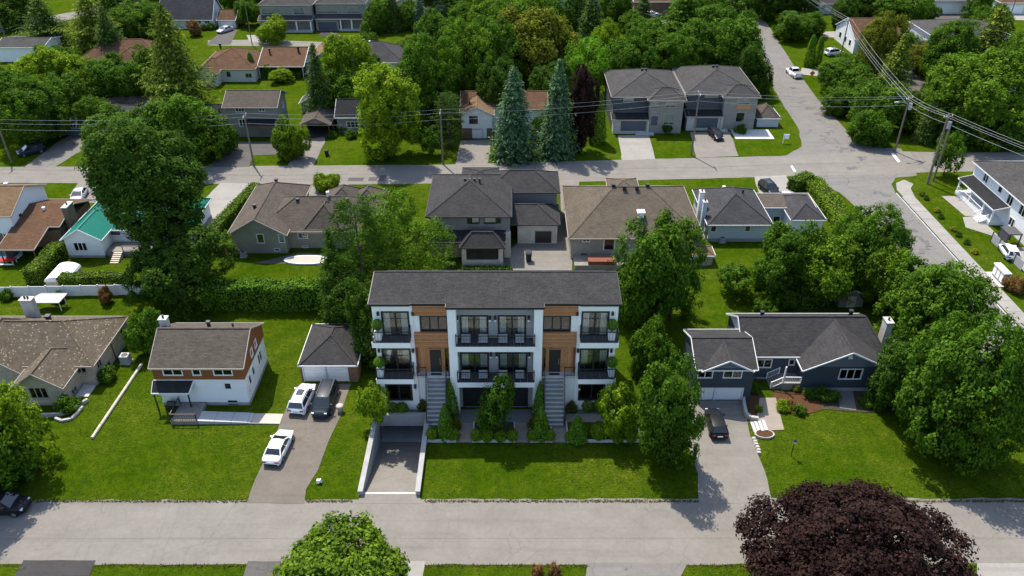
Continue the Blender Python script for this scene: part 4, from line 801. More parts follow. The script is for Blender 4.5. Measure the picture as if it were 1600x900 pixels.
sheet('driveway', [(71.7, 82), (100, 82), (100, 88.6), (71.7, 88.6)], 0.034, 'drive_dark'); sheet('patio', [(71.7, 88.6), (100, 88.6), (100, 89.0), (71.7, 89.0)], 0.036, 'trim_white')
# ------------------------------------------------------------------ across the rear street
h = House('slate_bungalow', 'low slate blue bungalow with dark hipped roof behind leafy trees', 'house', (-85, 157))
h.walls(-93.5, 156.8, -78.6, 166.5, 0, 2.8, 'sd_teal', F=[('w', 106, 194.5, 118, 200, dict(n=3)), ('w', 120, 194.5, 131, 200, dict(n=3)), ('g', 140, 197, 165, 211, dict(mat='door_white'))]); h.roof(-93.5, 156.8, -78.6, 166.5, 2.8, 2.1, 'sh_blueg'); h.vent(-86.5, 162.6, 4.9, 0.5, 0.6)
h.walls(-89, 166.5, -80, 174, 0, 2.8, 'sd_teal'); h.roof(-89, 166.5, -80, 174, 2.8, 2.2, 'sh_taupe', 'y')
h = House('taupe_house', 'taupe two storey house with built in garage by round bush', 'house', (-53, 156))
h.walls(-58.2, 156, -48.0, 164, 0, 6.7, 'sd_taupe', F=[('w', 368, 167, 381, 174.5, dict(n=3)), ('w', 404.5, 165.5, 413, 173.5, dict(n=2)), ('w', 374, 186.5, 383.5, 197, dict(n=2)), ('w', 386, 188, 392, 197, dict(n=1)), ('g', 404.5, 200, 427, 213, dict(mat='door_grey', frame='sd_taupe' if False else 'trim_tan'))], R=[('w', 161, 4.4, 161.9, 5.6, dict(n=1))])
h.roof(-58.2, 156, -48.0, 164, 6.7, 1.9, 'sh_taupe', 'x', 0.5, 'g', 'g', 'sd_taupe', trim='trim_tan')
h.slab([[(-54.2, 153.9, 3.2), (-48.0, 153.9, 3.2), (-48.0, 155.98, 3.9), (-54.2, 155.98, 3.9)]], 'sh_dark', 0.14, 'trim_brown', False, 'porch_roof'); h.post(-48.2, 154.1, 0, 3.0)
h.walls(-64, 157, -58.2, 165, 0, 3.6, 'sd_taupe', F=[('d', 346, 195, 352, 207, {})], faces='FBL'); h.roof(-64, 157, -58.2, 165, 3.6, 1.6, 'sh_dark', 'x', 0.4, 'g', 'g', 'sd_taupe')
h.blk('side_deck', -63.5, 154.6, 0, -59, 156.9, 0.7, 'wood_pale')
h = House('carport', 'dark open carport with low gable beside round bush', 'carport', (-40.5, 156)); h.trim = 'trim_brown'
h.roof(-43.2, 156, -37.6, 164, 2.9, 1.3, 'sh_taupe', 'y', 0.4, 'g', 'g', 'sd_taupe')
for x in (-43.1, -37.7):
    for y in (156.1, 160, 163.8): h.post(x, y, 0, 2.85, 0.16)
h.blk('back_wall', -43.1, 163.6, 0, -37.7, 163.72, 2.8, 'sd_dark'); h.blk('side_wall', -43.15, 160.1, 0, -43.0, 163.55, 2.6, 'sd_dark')
sheet('driveway', [(-43.2, 156), (-37.5, 156), (-37.5, 164), (-43.2, 164)], 0.031, 'drive_dark')
h = House('shed', 'small shed with pale gable roof behind taupe house', 'shed', (-45, 164)); h.walls(-46.5, 170, -42, 174, 0, 2.4, 'sd_greyblue', F=[('w', 466, 160, 474, 168, dict(n=1))]); h.roof(-46.5, 170, -42, 174, 2.4, 1.2, 'sh_grey', 'y', 0.4, 'g', 'g', 'sd_greyblue')
h = House('grey_cottage', 'small grey cottage with dark roof partly behind bright maple', 'house', (-32, 158.5))
h.walls(-36.4, 158.4, -25, 166, 0, 3.6, 'sd_taupe', F=[('w', 542, 190.5, 561, 199, dict(n=3))]); h.roof(-36.4, 158.4, -25, 166, 3.6, 2.3, 'sh_dark', 'x', 0.4, 'g', 'g', 'sd_taupe')
h = House('white_cottage', 'white cottage with brown roof and single white garage door', 'house', (-4, 156)); h.trim = 'trim_tan'
h.walls(-10.3, 155.3, -4.1, 159, 0, 5.3, 'sd_white', F=[('w', 733.5, 182, 746, 193, dict(n=2, frame='trim_brown')), ('g', 733, 202, 754, 216, {})], faces='FRL'); h.blk('brick_base', -10.34, 155.2, 0, -8.2, 155.28, 2.2, 'brick_brown'); h.blk('brick_base', -5.2, 155.2, 0, -4.06, 155.28, 2.2, 'brick_brown')
h.roof(-10.3, 155.3, -4.1, 161, 5.3, 1.5, 'sh_orange', 'y', 0.45, 'g', 'g', 'sd_white')
h.walls(-10.3, 159, 7, 168, 0, 5.2, 'sd_white', faces='FRBL'); h.roof(-10.3, 159, 7, 168, 5.2, 2.0, 'sh_brown', 'x', 0.45, 'g', 'g', 'sd_white'); h.vent(-8.7, 158.4, 6.3, 0.25, 0.5)
def modern(name, label, x0, x1, gx, y, yb, mir, ug, rfl):
    h = House(name, label, 'house', ((x0+x1)/2, y)); h.trim = 'trim_tan'
    h.walls(x0, y+1.6, x1, yb, 0, 7.6, 'sd_dark', F=ug[0]); h.walls(gx, y, x1, y+1.6, 0, 7.5, 'brick_grey', F=ug[1], faces='FRL')
    h.roof(x0, y+1.6, x1, yb, 7.6, 2.6, 'sh_grey', 'y', 0.55); h.roof(gx, y, x1, y+5, 7.5, 1.5, 'sh_grey', 'x', 0.5)
    h.walls(x0, y-0.3, gx-0.3, y+1.58, 0, 3.2, 'stone_pale', F=ug[2], faces='FRL')
    h.slab([[(x0-0.4, y-0.7, 3.2), (gx, y-0.7, 3.2), (gx, y+1.58, 4.0), (x0-0.4, y+1.58, 4.0)]], 'sh_dark', 0.16, 'trim_tan', False, 'garage_roof')
    h.blk('porch_slab', gx-2.6, y-1.2, 0, gx+1.2, y-0.02, 0.3, 'concrete'); h.post(gx-0.1, y-0.4, 0.3, 3.1, 0.4, 'stone_pale')
    for k in range(2): h.vent((x0+x1)/2-0.4+0.8*k, (y+yb)/2+1.2, 9.9, 0.5, 0.6)
    return h
modern('modern_house', 'grey modern two storey house with slate double garage beside purple tree', 21.0, 35.2, 28.3, 158, 176, 0, ([('w', 974.5, 151, 990, 159, dict(n=2, style='b'))], [('w', 1016, 157.5, 1029, 168.5, dict(n=1, style='b')), ('w', 1040, 156, 1056, 167.5, dict(n=2, style='b')), ('d', 1017, 181, 1028, 196, dict(mat='door_slate')), ('w', 1037.5, 178, 1053, 194, dict(n=2, style='b'))], [('g', 970, 189, 1009, 205, dict(mat='door_slate'))]), 0)
h = modern('modern_house', 'grey modern two storey house with wood accent nearest the side street', 36.6, 50.8, 44.0, 159.8, 178.5, 0, ([('w', 1102, 145, 1122, 152, dict(n=2, style='b'))], [('w', 1152, 151, 1171, 163, dict(n=2, style='b')), ('d', 1150, 176, 1163, 190, dict(mat='car_glass')), ], [('g', 1085, 184.5, 1121, 200, dict(mat='door_slate'))]), 0)
h.blk('wood_panel', XAT(1151, 159.7, 5), 159.7, ZAT(170, 159.8), XAT(1174, 159.7, 5), 159.79, ZAT(164, 159.8), 'wood'); h.blk('patio_slab', 46, 154.6, 0, 54, 159.7, 0.15, 'concrete')
h = House('shed', 'small grey garden shed beside the corner modern house', 'shed', (54, 165)); h.walls(52.0, 161.5, 56.6, 167.5, 0, 2.2, 'sd_palegrey'); h.roof(52.0, 161.5, 56.6, 167.5, 2.2, 1.8, 'sh_taupe', 'y', 0.3)
# ------------------------------------------------------------------ second row beyond
h = House('tan_hip_house', 'tan hipped house with paired gables in second row', 'house', (-69, 191)); h.trim = 'trim_tan'
h.walls(-75.5, 190.7, -62.3, 205, 0, 3.3, 'sd_cream', F=[('w', 384, 115, 393, 121, dict(n=2)), ('w', 354, 112, 360, 120, dict(n=1))]); h.roof(-75.5, 190.7, -62.3, 205, 3.3, 3.0, 'sh_brown', 'x'); h.roof(-75.4, 187.5, -70.5, 196, 3.3, 1.8, 'sh_brown', 'y', 0.4, 'g', 'h', 'sd_cream'); h.walls(-75.4, 187.5, -70.5, 191, 0, 3.3, 'sd_cream', F=[('w', 333, 117, 342, 124, dict(n=2))], faces='FRL'); h.vent(-72.5, 199.5, 6, 0.5, 0.8)
h = House('brown_roof_house', 'white house with brown roof and covered back porch', 'house', (-57, 194))
h.walls(-62.0, 196, -50.5, 205, 0, 3.2, 'sd_palegrey', F=[('w', 436, 104, 444, 112, dict(n=2)), ('w', 451, 102, 461, 107, dict(n=1))]); h.slab([[(-62.2, 193, 3.0), (-50.8, 193, 3.0), (-50.8, 200.5, 5.6), (-62.2, 200.5, 5.6)], [(-50.8, 200.5, 5.6), (-62.2, 200.5, 5.6), (-62.2, 205.4, 3.6), (-50.8, 205.4, 3.6)]], 'sh_brown'); h.roof(-50.5, 196, -41, 210, 3.4, 2.8, 'sh_orange', 'y', 0.4, 'g', 'g', 'sd_palegrey'); h.walls(-50.5, 196, -41, 210, 0, 3.4, 'sd_palegrey', faces='FRBL')
for x in (-61.9, -51.2): h.post(x, 193.3, 0, 2.8)
h.vent(-60, 198, 5.0, 0.4, 1.0); h.vent(-53, 198.6, 5.1, 0.5, 1.2)
h = House('brick_brown_house', 'brown roofed house half hidden among spruces', 'house', (-101, 199)); h.trim = 'trim_tan'
h.walls(-108, 198.5, -88, 210, 0, 3.4, 'sd_cream'); h.roof(-108, 198.5, -88, 210, 3.4, 3.2, 'sh_brown', 'x'); h.roof(-99, 195, -92, 204, 3.4, 2.2, 'sh_brown', 'y', 0.4, 'h', 'h'); h.walls(-99, 195, -92, 199, 0, 3.4, 'sd_cream', faces='FRL')
h = House('pale_flat_house', 'house with pale ribbed roof at left edge beyond trees', 'house', (-126, 207))
h.walls(-133, 206.5, -121, 216, 0, 3.9, 'sd_white', F=[('w', 64, 76, 68, 80, dict(n=1))]); h.roof(-133, 206.5, -121, 216, 3.9, 1.0, 'sh_grey', 'x', 0.4, 'g', 'g', 'sd_white')
h = House('grey_cape_house', 'white house with steep blue grey roof and small garage', 'house', (-94, 238))
h.walls(-102.5, 238, -87.5, 248, 0, 3.0, 'sd_white', F=[('w', 290, 31, 297, 37, dict(n=2)), ('w', 306, 31, 314, 37, dict(n=2)), ('w', 320, 31, 327, 37, dict(n=2))], R=[('w', 241, 3.5, 242.4, 5.0, dict(n=1))]); h.roof(-102.5, 238, -87.5, 248, 3.0, 5.2, 'sh_blueg', 'x', 0.4, 'g', 'g', 'sd_bluegrey'); h.roof(-112, 239, -102.5, 247, 3.0, 2.2, 'sh_taupe', 'x', 0.4, 'g', 'g', 'sd_white'); h.walls(-112, 239, -102.5, 247, 0, 3, 'sd_white', faces='FBL')
h = House('single_garage', 'small garage with brown roof beside parked white car', 'garage', (-83.5, 238.5)); h.walls(-86, 238.6, -81, 246, 0, 2.5, 'sd_cream', F=[('g', 346, 35, 362, 43, {})]); h.roof(-86, 238.6, -81, 246, 2.5, 2.0, 'sh_brown', 'x', 0.3, 'g', 'g', 'sd_cream')
def newhouse(name, label, x0, x1, gx0, gx1, y):
    h = House(name, label, 'house', ((x0+x1)/2, y)); h.trim = 'trim_tan'; u = lambda x, z: 800+FOC*x/(y*CP-(z-CAMH)*SP)
    W_ = lambda a, z0, b, z1: ('w', a, z0, b, z1)
    def F_(items, yy):
        out = []
        for k, a, z0, b, z1, o in items:
            f = lambda x, z: (800+FOC*x/(yy*CP-(z-CAMH)*SP), 450-FOC*(yy*SP+(z-CAMH)*CP)/(yy*CP-(z-CAMH)*SP)); zm_ = (z0+z1)/2
            out.append((k, f(a, zm_)[0], f(0, z1)[1], f(b, zm_)[0], f(0, z0)[1], o))
        return out
    xm = (gx0+gx1)/2; half = (x0+x1)/2
    h.walls(x0, y+1.5, x1, y+14, 0, 7.3, 'brick_grey', F=F_([('w', gx0+0.6, 4.6, gx1-0.4, 6.4, dict(n=3, style='b')), ('w', (half+x1)/2-1.5, 4.6, (half+x1)/2+1.5, 6.3, dict(n=3, style='b'))], y+1.5))
    h.roof(x0, y+1.5, x1, y+14, 7.3, 2.8, 'sh_grey', 'x'); h.walls(gx0, y-0.5, gx1, y+1.48, 0, 3.5, 'brick_grey', F=F_([('g', gx0+0.6, 0.1, gx1-0.6, 2.5, dict(mat='door_slate'))], y-0.5), faces='FRL')
    h.slab([[(x0-0.3, y-1.0, 3.4), (x1+0.3, y-1.0, 3.4), (x1+0.3, y+1.48, 4.3), (x0-0.3, y+1.48, 4.3)]], 'sh_blueg', 0.16, None, False, 'porch_roof')
    o0, o1 = (gx1, x1) if gx0 <= x0+0.1 else (x0, gx0)
    for x in (o0+0.6, (o0+o1)/2, o1-0.3): h.post(x, y-0.6, 0, 3.2, 0.4, 'trim_white')
    h.blk('porch_slab', o0+0.1, y-1.0, 0, o1, y+1.4, 0.5, 'concrete')
    return h
newhouse('new_build_house', 'pale brick two storey house with porch at top behind round tree', -72.6, -57.6, -72.6, -66.4, 235); newhouse('new_build_house', 'pale brick two storey house with dark garage door at top edge', -56.8, -42.6, -56.8, -50.2, 236.5)
h = House('grey_hip_house', 'grey hipped roof house between bright maples', 'house', (-33, 199)); h.walls(-43, 197, -27, 210, 0, 3.0, 'sd_palegrey'); h.roof(-43, 197, -27, 210, 3.0, 3.2, 'sh_blueg', 'x'); h.vent(-37.6, 204, 6, 0.6, 0.5); h.vent(-36, 203.5, 5.9, 0.4, 0.4, 'white_plastic')
h = House('beige_far_house', 'beige house behind pale spruce at top', 'house', (-30, 250)); h.trim = 'trim_tan'; h.walls(-38, 246, -26, 258, 0, 4.0, 'sd_cream', F=[('w', 655, 20, 664, 30, dict(n=2))]); h.roof(-38, 246, -26, 258, 4.0, 3.0, 'sh_taupe', 'y', 0.4, 'g', 'h', 'sd_cream'); h.walls(-26, 248, -18, 258, 0, 3.2, 'sd_cream', F=[('g', 676, 28, 690, 38, {})]); h.roof(-26, 248, -18, 258, 3.2, 2.4, 'sh_grey', 'y', 0.4, 'g', 'h', 'sd_cream')
h = House('dark_far_house', 'dark roofed house at top centre above woods', 'house', (26, 262)); h.walls(14, 262, 32, 274, 0, 4.2, 'sd_palegrey', F=[('w', 884, 8, 895, 14, dict(n=2))]); h.roof(14, 262, 32, 274, 4.2, 3.2, 'sh_dark', 'x')
h = House('brown_far_house', 'brown far house above woods near small parked cars', 'house', (45, 258)); h.walls(38, 256, 52, 268, 0, 3.6, 'brick_brown', F=[('w', 975, 22, 985, 30, dict(n=2))]); h.roof(38, 256, 52, 268, 3.6, 3.0, 'sh_brown', 'x')
h = House('turquoise_bungalow', 'turquoise bungalow with pale roof at top right', 'house', (98, 255)); h.walls(92.5, 254.8, 103.5, 264, 0, 3.3, 'sd_bluegrey', F=[('w', 1284, 8, 1290, 14, dict(n=1)), ('w', 1300, 8, 1306, 14, dict(n=1))]); h.roof(92.5, 254.8, 103.5, 264, 3.3, 2.6, 'sh_grey', 'x')
h = House('white_gable_house', 'tall white gabled house with brown roof beside power pole', 'house', (93, 214)); h.walls(91.0, 213.5, 99, 228, 0, 4.0, 'sd_white', L=[('w', 216, 1.2, 217.4, 2.8, dict(n=1)), ('w', 219.5, 1.2, 221, 2.8, dict(n=1)), ('w', 223.5, 1.2, 225, 2.8, dict(n=1))]); h.roof(91.0, 213.5, 99, 228, 4.0, 3.6, 'sh_brown', 'x', 0.3, 'g', 'g', 'sd_white'); h.roof(99, 214, 108, 226, 3.4, 2.4, 'sh_brown', 'x', 0.3); h.walls(99, 214, 108, 226, 0, 3.4, 'sd_white', faces='FRB')
h = House('grey_roof_house', 'large grey roofed house with lower garage among right trees', 'house', (112, 200)); h.walls(108, 205, 128, 222, 0, 6.6, 'sd_palegrey'); h.roof(108, 205, 128, 222, 6.6, 2.6, 'sh_grey', 'x'); h.walls(100, 197, 108, 210, 0, 4.6, 'brick_grey', faces='FRBL'); h.roof(100, 197, 108, 210, 4.6, 1.4, 'sh_grey', 'x', 0.4, 'h', 'g')
h = House('cream_garage_house', 'house with pale double garage door at top right', 'house', (134, 255)); h.walls(126, 254.8, 146, 268, 0, 4.2, 'sd_cream', F=[('g', 1463, 6, 1500, 20, {}), ('d', 1513, 4, 1520, 18, dict(mat='door_black')), ('w', 1526, 4, 1534, 16, dict(n=1))]); h.roof(126, 254.8, 146, 268, 4.2, 2.6, 'sh_taupe', 'x')
h = House('corner_garage_house', 'house with white garage door in top right corner', 'house', (158, 256)); h.walls(151, 254.8, 168, 268, 0, 3.6, 'sd_cream', F=[('g', 1570, 9, 1599, 21, {})]); h.roof(151, 254.8, 168, 268, 3.6, 2.6, 'sh_brown', 'x')
h = House('hidden_bungalow', 'weathered grey roof showing between trees behind street lamp', 'house', (90, 168)); h.walls(84.5, 164, 97, 178, 0, 3.0, 'sd_palegrey', F=[('w', 1450, 152, 1465, 160, dict(n=3))]); h.roof(84.5, 164, 97, 178, 3.0, 2.6, 'sh_taupe', 'y')
h = House('white_garage', 'white outbuilding half hidden by large tree at right edge', 'shed', (118, 160)); x, y = G(1590, 160); h.walls(x-3, y, x+5, y+6, 0, 2.8, 'sd_white'); h.roof(x-3, y, x+5, y+6, 2.8, 1.2, 'trim_grey', 'x', 0.3, 'g', 'g', 'sd_white')
# ------------------------------------------------------------------ fences, sheds and yard pieces
f = Thing('white_fence', 'long white panel fence behind the beige bungalow', 'fence', (-60, 95.8))
xs = [-84+2.44*i for i in range(15)]
for a in xs:
    yy = 95.7+0.012*(a+84)*3; f.part('fence_panel', MB().box(a+0.08, yy, 0.05, a+2.36, yy+0.06, 1.75), 'door_white'); f.part('post', MB().box(a-0.07, yy-0.05, 0, a+0.07, yy+0.11, 1.85), 'trim_white')
f = Thing('wood_fence', 'dark brown board fence between hedge and olive bungalow', 'fence', (*G(350, 398), 0)); a, b = G(333, 398), G(368, 397)
for i in range(10): x = a[0]+(b[0]-a[0])*i/10; f.part('board', MB().box(x+0.01, a[1], 0, x+abs(b[0]-a[0])/10-0.01, a[1]+0.05, 1.7), 'wood_red')
f = Thing('glass_fence', 'frosted glass yard fence with black posts by white house', 'fence', (77.2, 108))
for i in range(4):
    y = 112.4-2.3*i; f.part('panel', MB().box(77.2, y-2.2, 0.1, 77.26, y-0.08, 1.6), 'trim_grey'); f.part('post', MB().box(77.16, y-0.07, 0, 77.3, y+0.07, 1.75), 'trim_black')
f = Thing('patio_gazebo', 'dark square patio structure behind glass fence', 'gazebo', (79.6, 111.4))
f.part('roof', MB().box(78.4, 110.4, 2.2, 80.6, 113, 2.4), 'deck'); [f.part('post', MB().box(x-.08, y-.08, 0, x+.08, y+.08, 2.2), 'trim_black') for x in (78.5, 80.5) for y in (110.5, 112.9)]
f.part('screen', MB().box(78.45, 110.6, 0.4, 78.5, 112.8, 2.18), 'sd_dark')
m_ = Thing('mailbox_unit', 'grey community mailbox cabinet on the grass by sidewalk', 'mailbox', (72.6, 100.6))
m_.part('base', MB().box(72.3, 99.3, 0, 72.9, 102.3, 0.3), 'concrete')
for i in range(3): c_ = m_.part('cabinet', MB().box(72.2, 99.35+0.97*i, 0.3, 73.0, 100.29+0.97*i, 1.9), 'trim_grey'); m_.part('door', MB().box(72.17, 99.45+0.97*i, 0.4, 72.199, 100.19+0.97*i, 1.8), 'stucco_white', c_)
m_.part('roof', MB().box(72.05, 99.2, 1.9, 73.15, 102.4, 2.02), 'trim_white'); sheet('path', [(71.6, 98.8), (73.4, 98.8), (73.4, 103), (71.6, 103)], 0.05, 'concrete')
h = House('pergola_tent', 'white canopy tent behind beige bungalow', 'canopy', (-57, 93)); x0, y0 = G(46, 490); x1 = G(94, 490)[0]
h.slab([[(x0-0.6, y0+0.5, 1.5), (x1, y0+0.5, 1.5), (x1+0.4, y0+2.4, 1.8), (x0+1.0, y0+2.4, 1.8)]], 'trim_grey', 0.08, 'trim_grey', False); [h.post(x, y, 0, 1.4, 0.1) for x in (x0, x1-0.1) for y in (y0+0.7, y0+2.2)]
h = House('small_shed', 'low shed with white domed roof between hedges', 'shed', (*G(82, 440), 0)); x, y = G(74, 449); h.walls(x, y, x+3.2, y+4.2, 0, 1.0, 'wood_pale'); 
dm = MB(); n = 8
for i in range(n):
    a0, a1 = math.pi*i/n, math.pi*(i+1)/n; q = lambda a: (x+1.6-1.75*math.cos(a), 1.0+0.8*math.sin(a)); dm.poly([(q(a0)[0], y-0.1, q(a0)[1]), (q(a0)[0], y+4.3, q(a0)[1]), (q(a1)[0], y+4.3, q(a1)[1]), (q(a1)[0], y-0.1, q(a1)[1])], True)
dm.poly([(x+1.6-1.75*math.cos(math.pi*i/n), y-0.1, 1.0+0.8*math.sin(math.pi*i/n)) for i in range(n+1)]); h.part('roof', dm, 'white_plastic')
def pool(name, label, u, v, rx, ry, mat):
    x, y = G(u, v); t = Thing(name, label, 'pool', (x, y)); e = lambda r: [(x+rx*r*math.cos(6.283*k/24), y+ry*r*math.sin(6.283*k/24)) for k in range(24)]
    t.part('rim', MB().prism(e(1), 0, 0.3), 'white_plastic'); t.part('water', MB().prism(e(0.86), 0.25, 0.31), mat)
pool('covered_pool', 'kidney pool under pale cover behind the tall hedge', 480, 408, 3.6, 1.3, 'trim_tan'); pool('pool', 'small blue pool at left edge beside the carport', 2, 400, 3.2, 2.2, 'pool_blue')
h = House('garden_hut', 'small tan roofed garden hut beside two lobed tree', 'hut', (*G(1096, 408), 0)); x, y = G(1096, 414); h.walls(x-1.6, y, x+1.6, y+2.6, 0, 1.9, 'wood_pale'); h.roof(x-1.6, y, x+1.6, y+2.6, 1.9, 0.7, 'sh_orange', 'x', 0.3)
h = House('grey_shed', 'grey wooden shed behind the navy house', 'shed', (*G(1328, 478), 0)); x, y = G(1328, 480); h.walls(x-1.7, y, x+1.7, y+2.8, 0, 2.3, 'wood_grey', F=[]); h.roof(x-1.7, y, x+1.7, y+2.8, 2.3, 0.7, 'sh_grey', 'y', 0.25, 'g', 'g', 'wood_grey'); h.blk('door', x-0.6, y-0.05, 0, x+0.6, y-0.004, 1.9, 'wood_pale')
h = House('barrel_trailer', 'small wooden trailer parked behind the tan bungalow', 'trailer', (*G(935, 418), 0)); x, y = G(935, 421); h.blk('box', x-1.6, y, 0.5, x+2.6, y+1.7, 1.4, 'wood_red')
for dx in (-0.6, 1.6): h.part('wheel', MB().tube([(x+dx, y-0.12, 0.35), (x+dx, y-0.005, 0.35)], 0.35, 14), 'tyre')
# ------------------------------------------------------------------ plants
def unit(a): return a/np.maximum(np.linalg.norm(a, axis=1, keepdims=True), 1e-6)
def leaf_mesh(name, P, N, size, rng, aspect=0.62, bend=0.3, tang=None, tint=None):
    n = len(P); N = unit(N); t = rng.normal(size=(n, 3)) if tang is None else tang+rng.normal(size=(n, 3))*0.35
    t = unit(t-N*(t*N).sum(1, keepdims=True)); b = np.cross(N, t); s = size[:, None]
    V = np.empty((n, 4, 3)); V[:, 0] = P-t*s*0.5; V[:, 1] = P+b*s*aspect*0.5-N*s*bend*0.4; V[:, 2] = P+t*s*0.5-N*s*bend*0.5; V[:, 3] = P-b*s*aspect*0.5-N*s*bend*0.4
    me = bpy.data.meshes.new(name); me.vertices.add(4*n); me.vertices.foreach_set('co', V.astype(np.float32).ravel())
    me.loops.add(4*n); me.loops.foreach_set('vertex_index', np.arange(4*n, dtype=np.int32)); me.polygons.add(n)
    me.polygons.foreach_set('loop_start', np.arange(0, 4*n, 4, dtype=np.int32)); me.update(calc_edges=True)
    a = me.attributes.new('tint', 'FLOAT', 'FACE'); a.data.foreach_set('value', (rng.random(n) if tint is None else tint).astype(np.float32))
    return me
def dec_crown(seed, W, H, cb, leaf, nl=13, nclump=260, per=42, rc=None, aspect=0.62, low=-0.5, lobe=(0.34, 0.5), core=0.5, spread=0.8):
    r = np.random.default_rng(seed); c0 = np.array([0, 0, (cb+1)/2*H]); ax = np.array([W/2, W/2, (1-cb)*H/2])
    d = unit(r.normal(size=(nl, 3))); d[:, 2] = np.where(d[:, 2] < low, -d[:, 2]*0.5, d[:, 2]); lc = d*r.uniform(0.4, spread, (nl, 1)); lr = r.uniform(lobe[0]*0.7, lobe[1]*0.9, nl)
    lc = np.vstack([lc, [[0, 0, 0.1]]]); lr = np.append(lr, core)
    pts = []
    while len(pts) < nclump:
        i = r.integers(len(lr)); v = unit(r.normal(size=(1, 3)))[0]; p = lc[i]+v*lr[i]*r.uniform(0.9, 1.08)
        if p[2] < -0.88: continue
        dd = np.linalg.norm(lc-p, axis=1); ok = np.all((dd > lr*0.86) | (np.arange(len(lr)) == i))
        if ok or r.random() < 0.08: pts.append(p)
    C = np.array(pts); rc = rc or (0.055*W+0.22)
    cs = rc*r.uniform(0.65, 1.3, len(C)); ct = r.random(len(C))
    k = np.repeat(np.arange(len(C)), per); n = len(k); dv = unit(r.normal(size=(n, 3))); rad = cs[k]*np.cbrt(r.random(n))
    P = c0+C[k]*ax+dv*rad[:, None]*np.array([1, 1, 0.75])
    out = unit(C*ax)[k]; N = 0.8*dv+0.35*out+np.array([0, 0, 0.4])+r.normal(size=(n, 3))*0.3
    # a thinner scatter of inner leaves keeps the far side from showing through
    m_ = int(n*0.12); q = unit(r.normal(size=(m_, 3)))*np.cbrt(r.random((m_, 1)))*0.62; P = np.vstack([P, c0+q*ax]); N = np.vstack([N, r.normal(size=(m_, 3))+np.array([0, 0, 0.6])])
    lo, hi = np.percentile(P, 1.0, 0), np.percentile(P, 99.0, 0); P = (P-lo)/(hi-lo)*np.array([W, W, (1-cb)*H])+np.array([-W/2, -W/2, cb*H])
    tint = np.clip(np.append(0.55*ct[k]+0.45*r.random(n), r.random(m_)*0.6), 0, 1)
    return leaf_mesh('crown', P, N, leaf*r.uniform(0.65, 1.35, len(P)), r, aspect, 0.3, None, tint)
def trunk_mesh(seed, W, H, cb, r0, mat='bark', limbs=7, top=0.75):
    r = random.Random(seed); mb = MB(); pts = []; x = y = 0.0
    for i in range(7): z = H*top*i/6; pts.append((x, y, z)); x += r.uniform(-.02, .02)*H*0.5; y += r.uniform(-.02, .02)*H*0.5
    mb.tube(pts, [r0*(1.35 if i == 0 else 1-0.13*i) for i in range(7)], 8)
    for i in range(limbs):
        a = 6.283*i/limbs+r.uniform(-.4, .4); z0 = H*(cb*0.7+(0.7*top-cb*0.7)*i/limbs); L = W*r.uniform(.24, .38); p = Vector((0, 0, z0)); q = [p]
        for s_ in range(1, 4): q.append(p+Vector((math.cos(a)*L*s_/3, math.sin(a)*L*s_/3, L*0.75*(s_/3)**1.1)))
        mb.tube(q, [r0*.45, r0*.33, r0*.2, r0*.08], 5)
    return mesh('trunk', mb, (0, 0, 0), mat, True)
def spruce_crown(seed, W, H, leaf=0.5, base=0.02, irregular=0.12, power=0.72, nwh=40, dens=1.0, asp=0.42, droop=0.22):
    r = np.random.default_rng(seed); P, N, T, S = [], [], [], []
    for i in range(nwh):
        f = i/nwh; z = H*(base+(1-base)*f); R_ = W/2*(1-f)**power*(1+irregular*r.normal())+0.12; nb = max(4, int((6+10*R_/(W/2))*dens)); a0 = r.random()*6.28
        for b in range(nb):
            a = a0+6.283*b/nb+r.normal()*0.14; L = R_*r.uniform(0.78, 1.12); dirv = np.array([math.cos(a), math.sin(a), 0]); side = np.array([-math.sin(a), math.cos(a), 0]); k = max(2, int(L/0.28))
            for j in range(k):
                t = 0.3+0.7*(j+r.random())/k; sp = (1-t)*0.32*L+0.12; o = r.uniform(-1, 1)*sp
                P.append(dirv*L*t+side*o+np.array([0, 0, z-droop*L*t*t+0.12*L*(t > 0.85)])); N.append(np.array([0, 0, 0.8])+dirv*0.55+r.normal(size=3)*0.3); T.append(dirv+side*o/max(sp, .1)*0.7); S.append(leaf*r.uniform(0.7, 1.3))
    return leaf_mesh('crown', np.array(P), np.array(N), np.array(S), r, asp, 0.35, np.array(T))
def pine_crown(seed, W, H, leaf=0.42, n=330, per=30, cb=0.12):
    r = np.random.default_rng(seed); C = []
    for i in range(n):
        f = r.random()**0.85; R_ = W/2*(0.25+0.95*math.sin(math.pi*min(1, (1-f)*0.75+0.12)))*r.uniform(0.35, 1.1); a = r.random()*6.283; C.append((R_*math.cos(a), R_*math.sin(a), H*(cb+(1-cb)*f)-0.08*R_))
    C = np.array(C); k = np.repeat(np.arange(n), per); m_ = len(k); dv = unit(r.normal(size=(m_, 3))); P = C[k]+dv*np.cbrt(r.random((m_, 1)))*np.array([0.85, 0.85, 0.45]); 
    out = unit(C*np.array([1, 1, 0])+1e-3)[k]; N = dv*0.5+np.array([0, 0, 0.7])+r.normal(size=(m_, 3))*0.4
    return leaf_mesh('crown', P, N, leaf*r.uniform(0.7, 1.4, m_), r, 0.3, 0.2, out*0.9+np.array([0, 0, 0.3]), np.clip(r.random(n)[k]*.5+.5*r.random(m_), 0, 1))
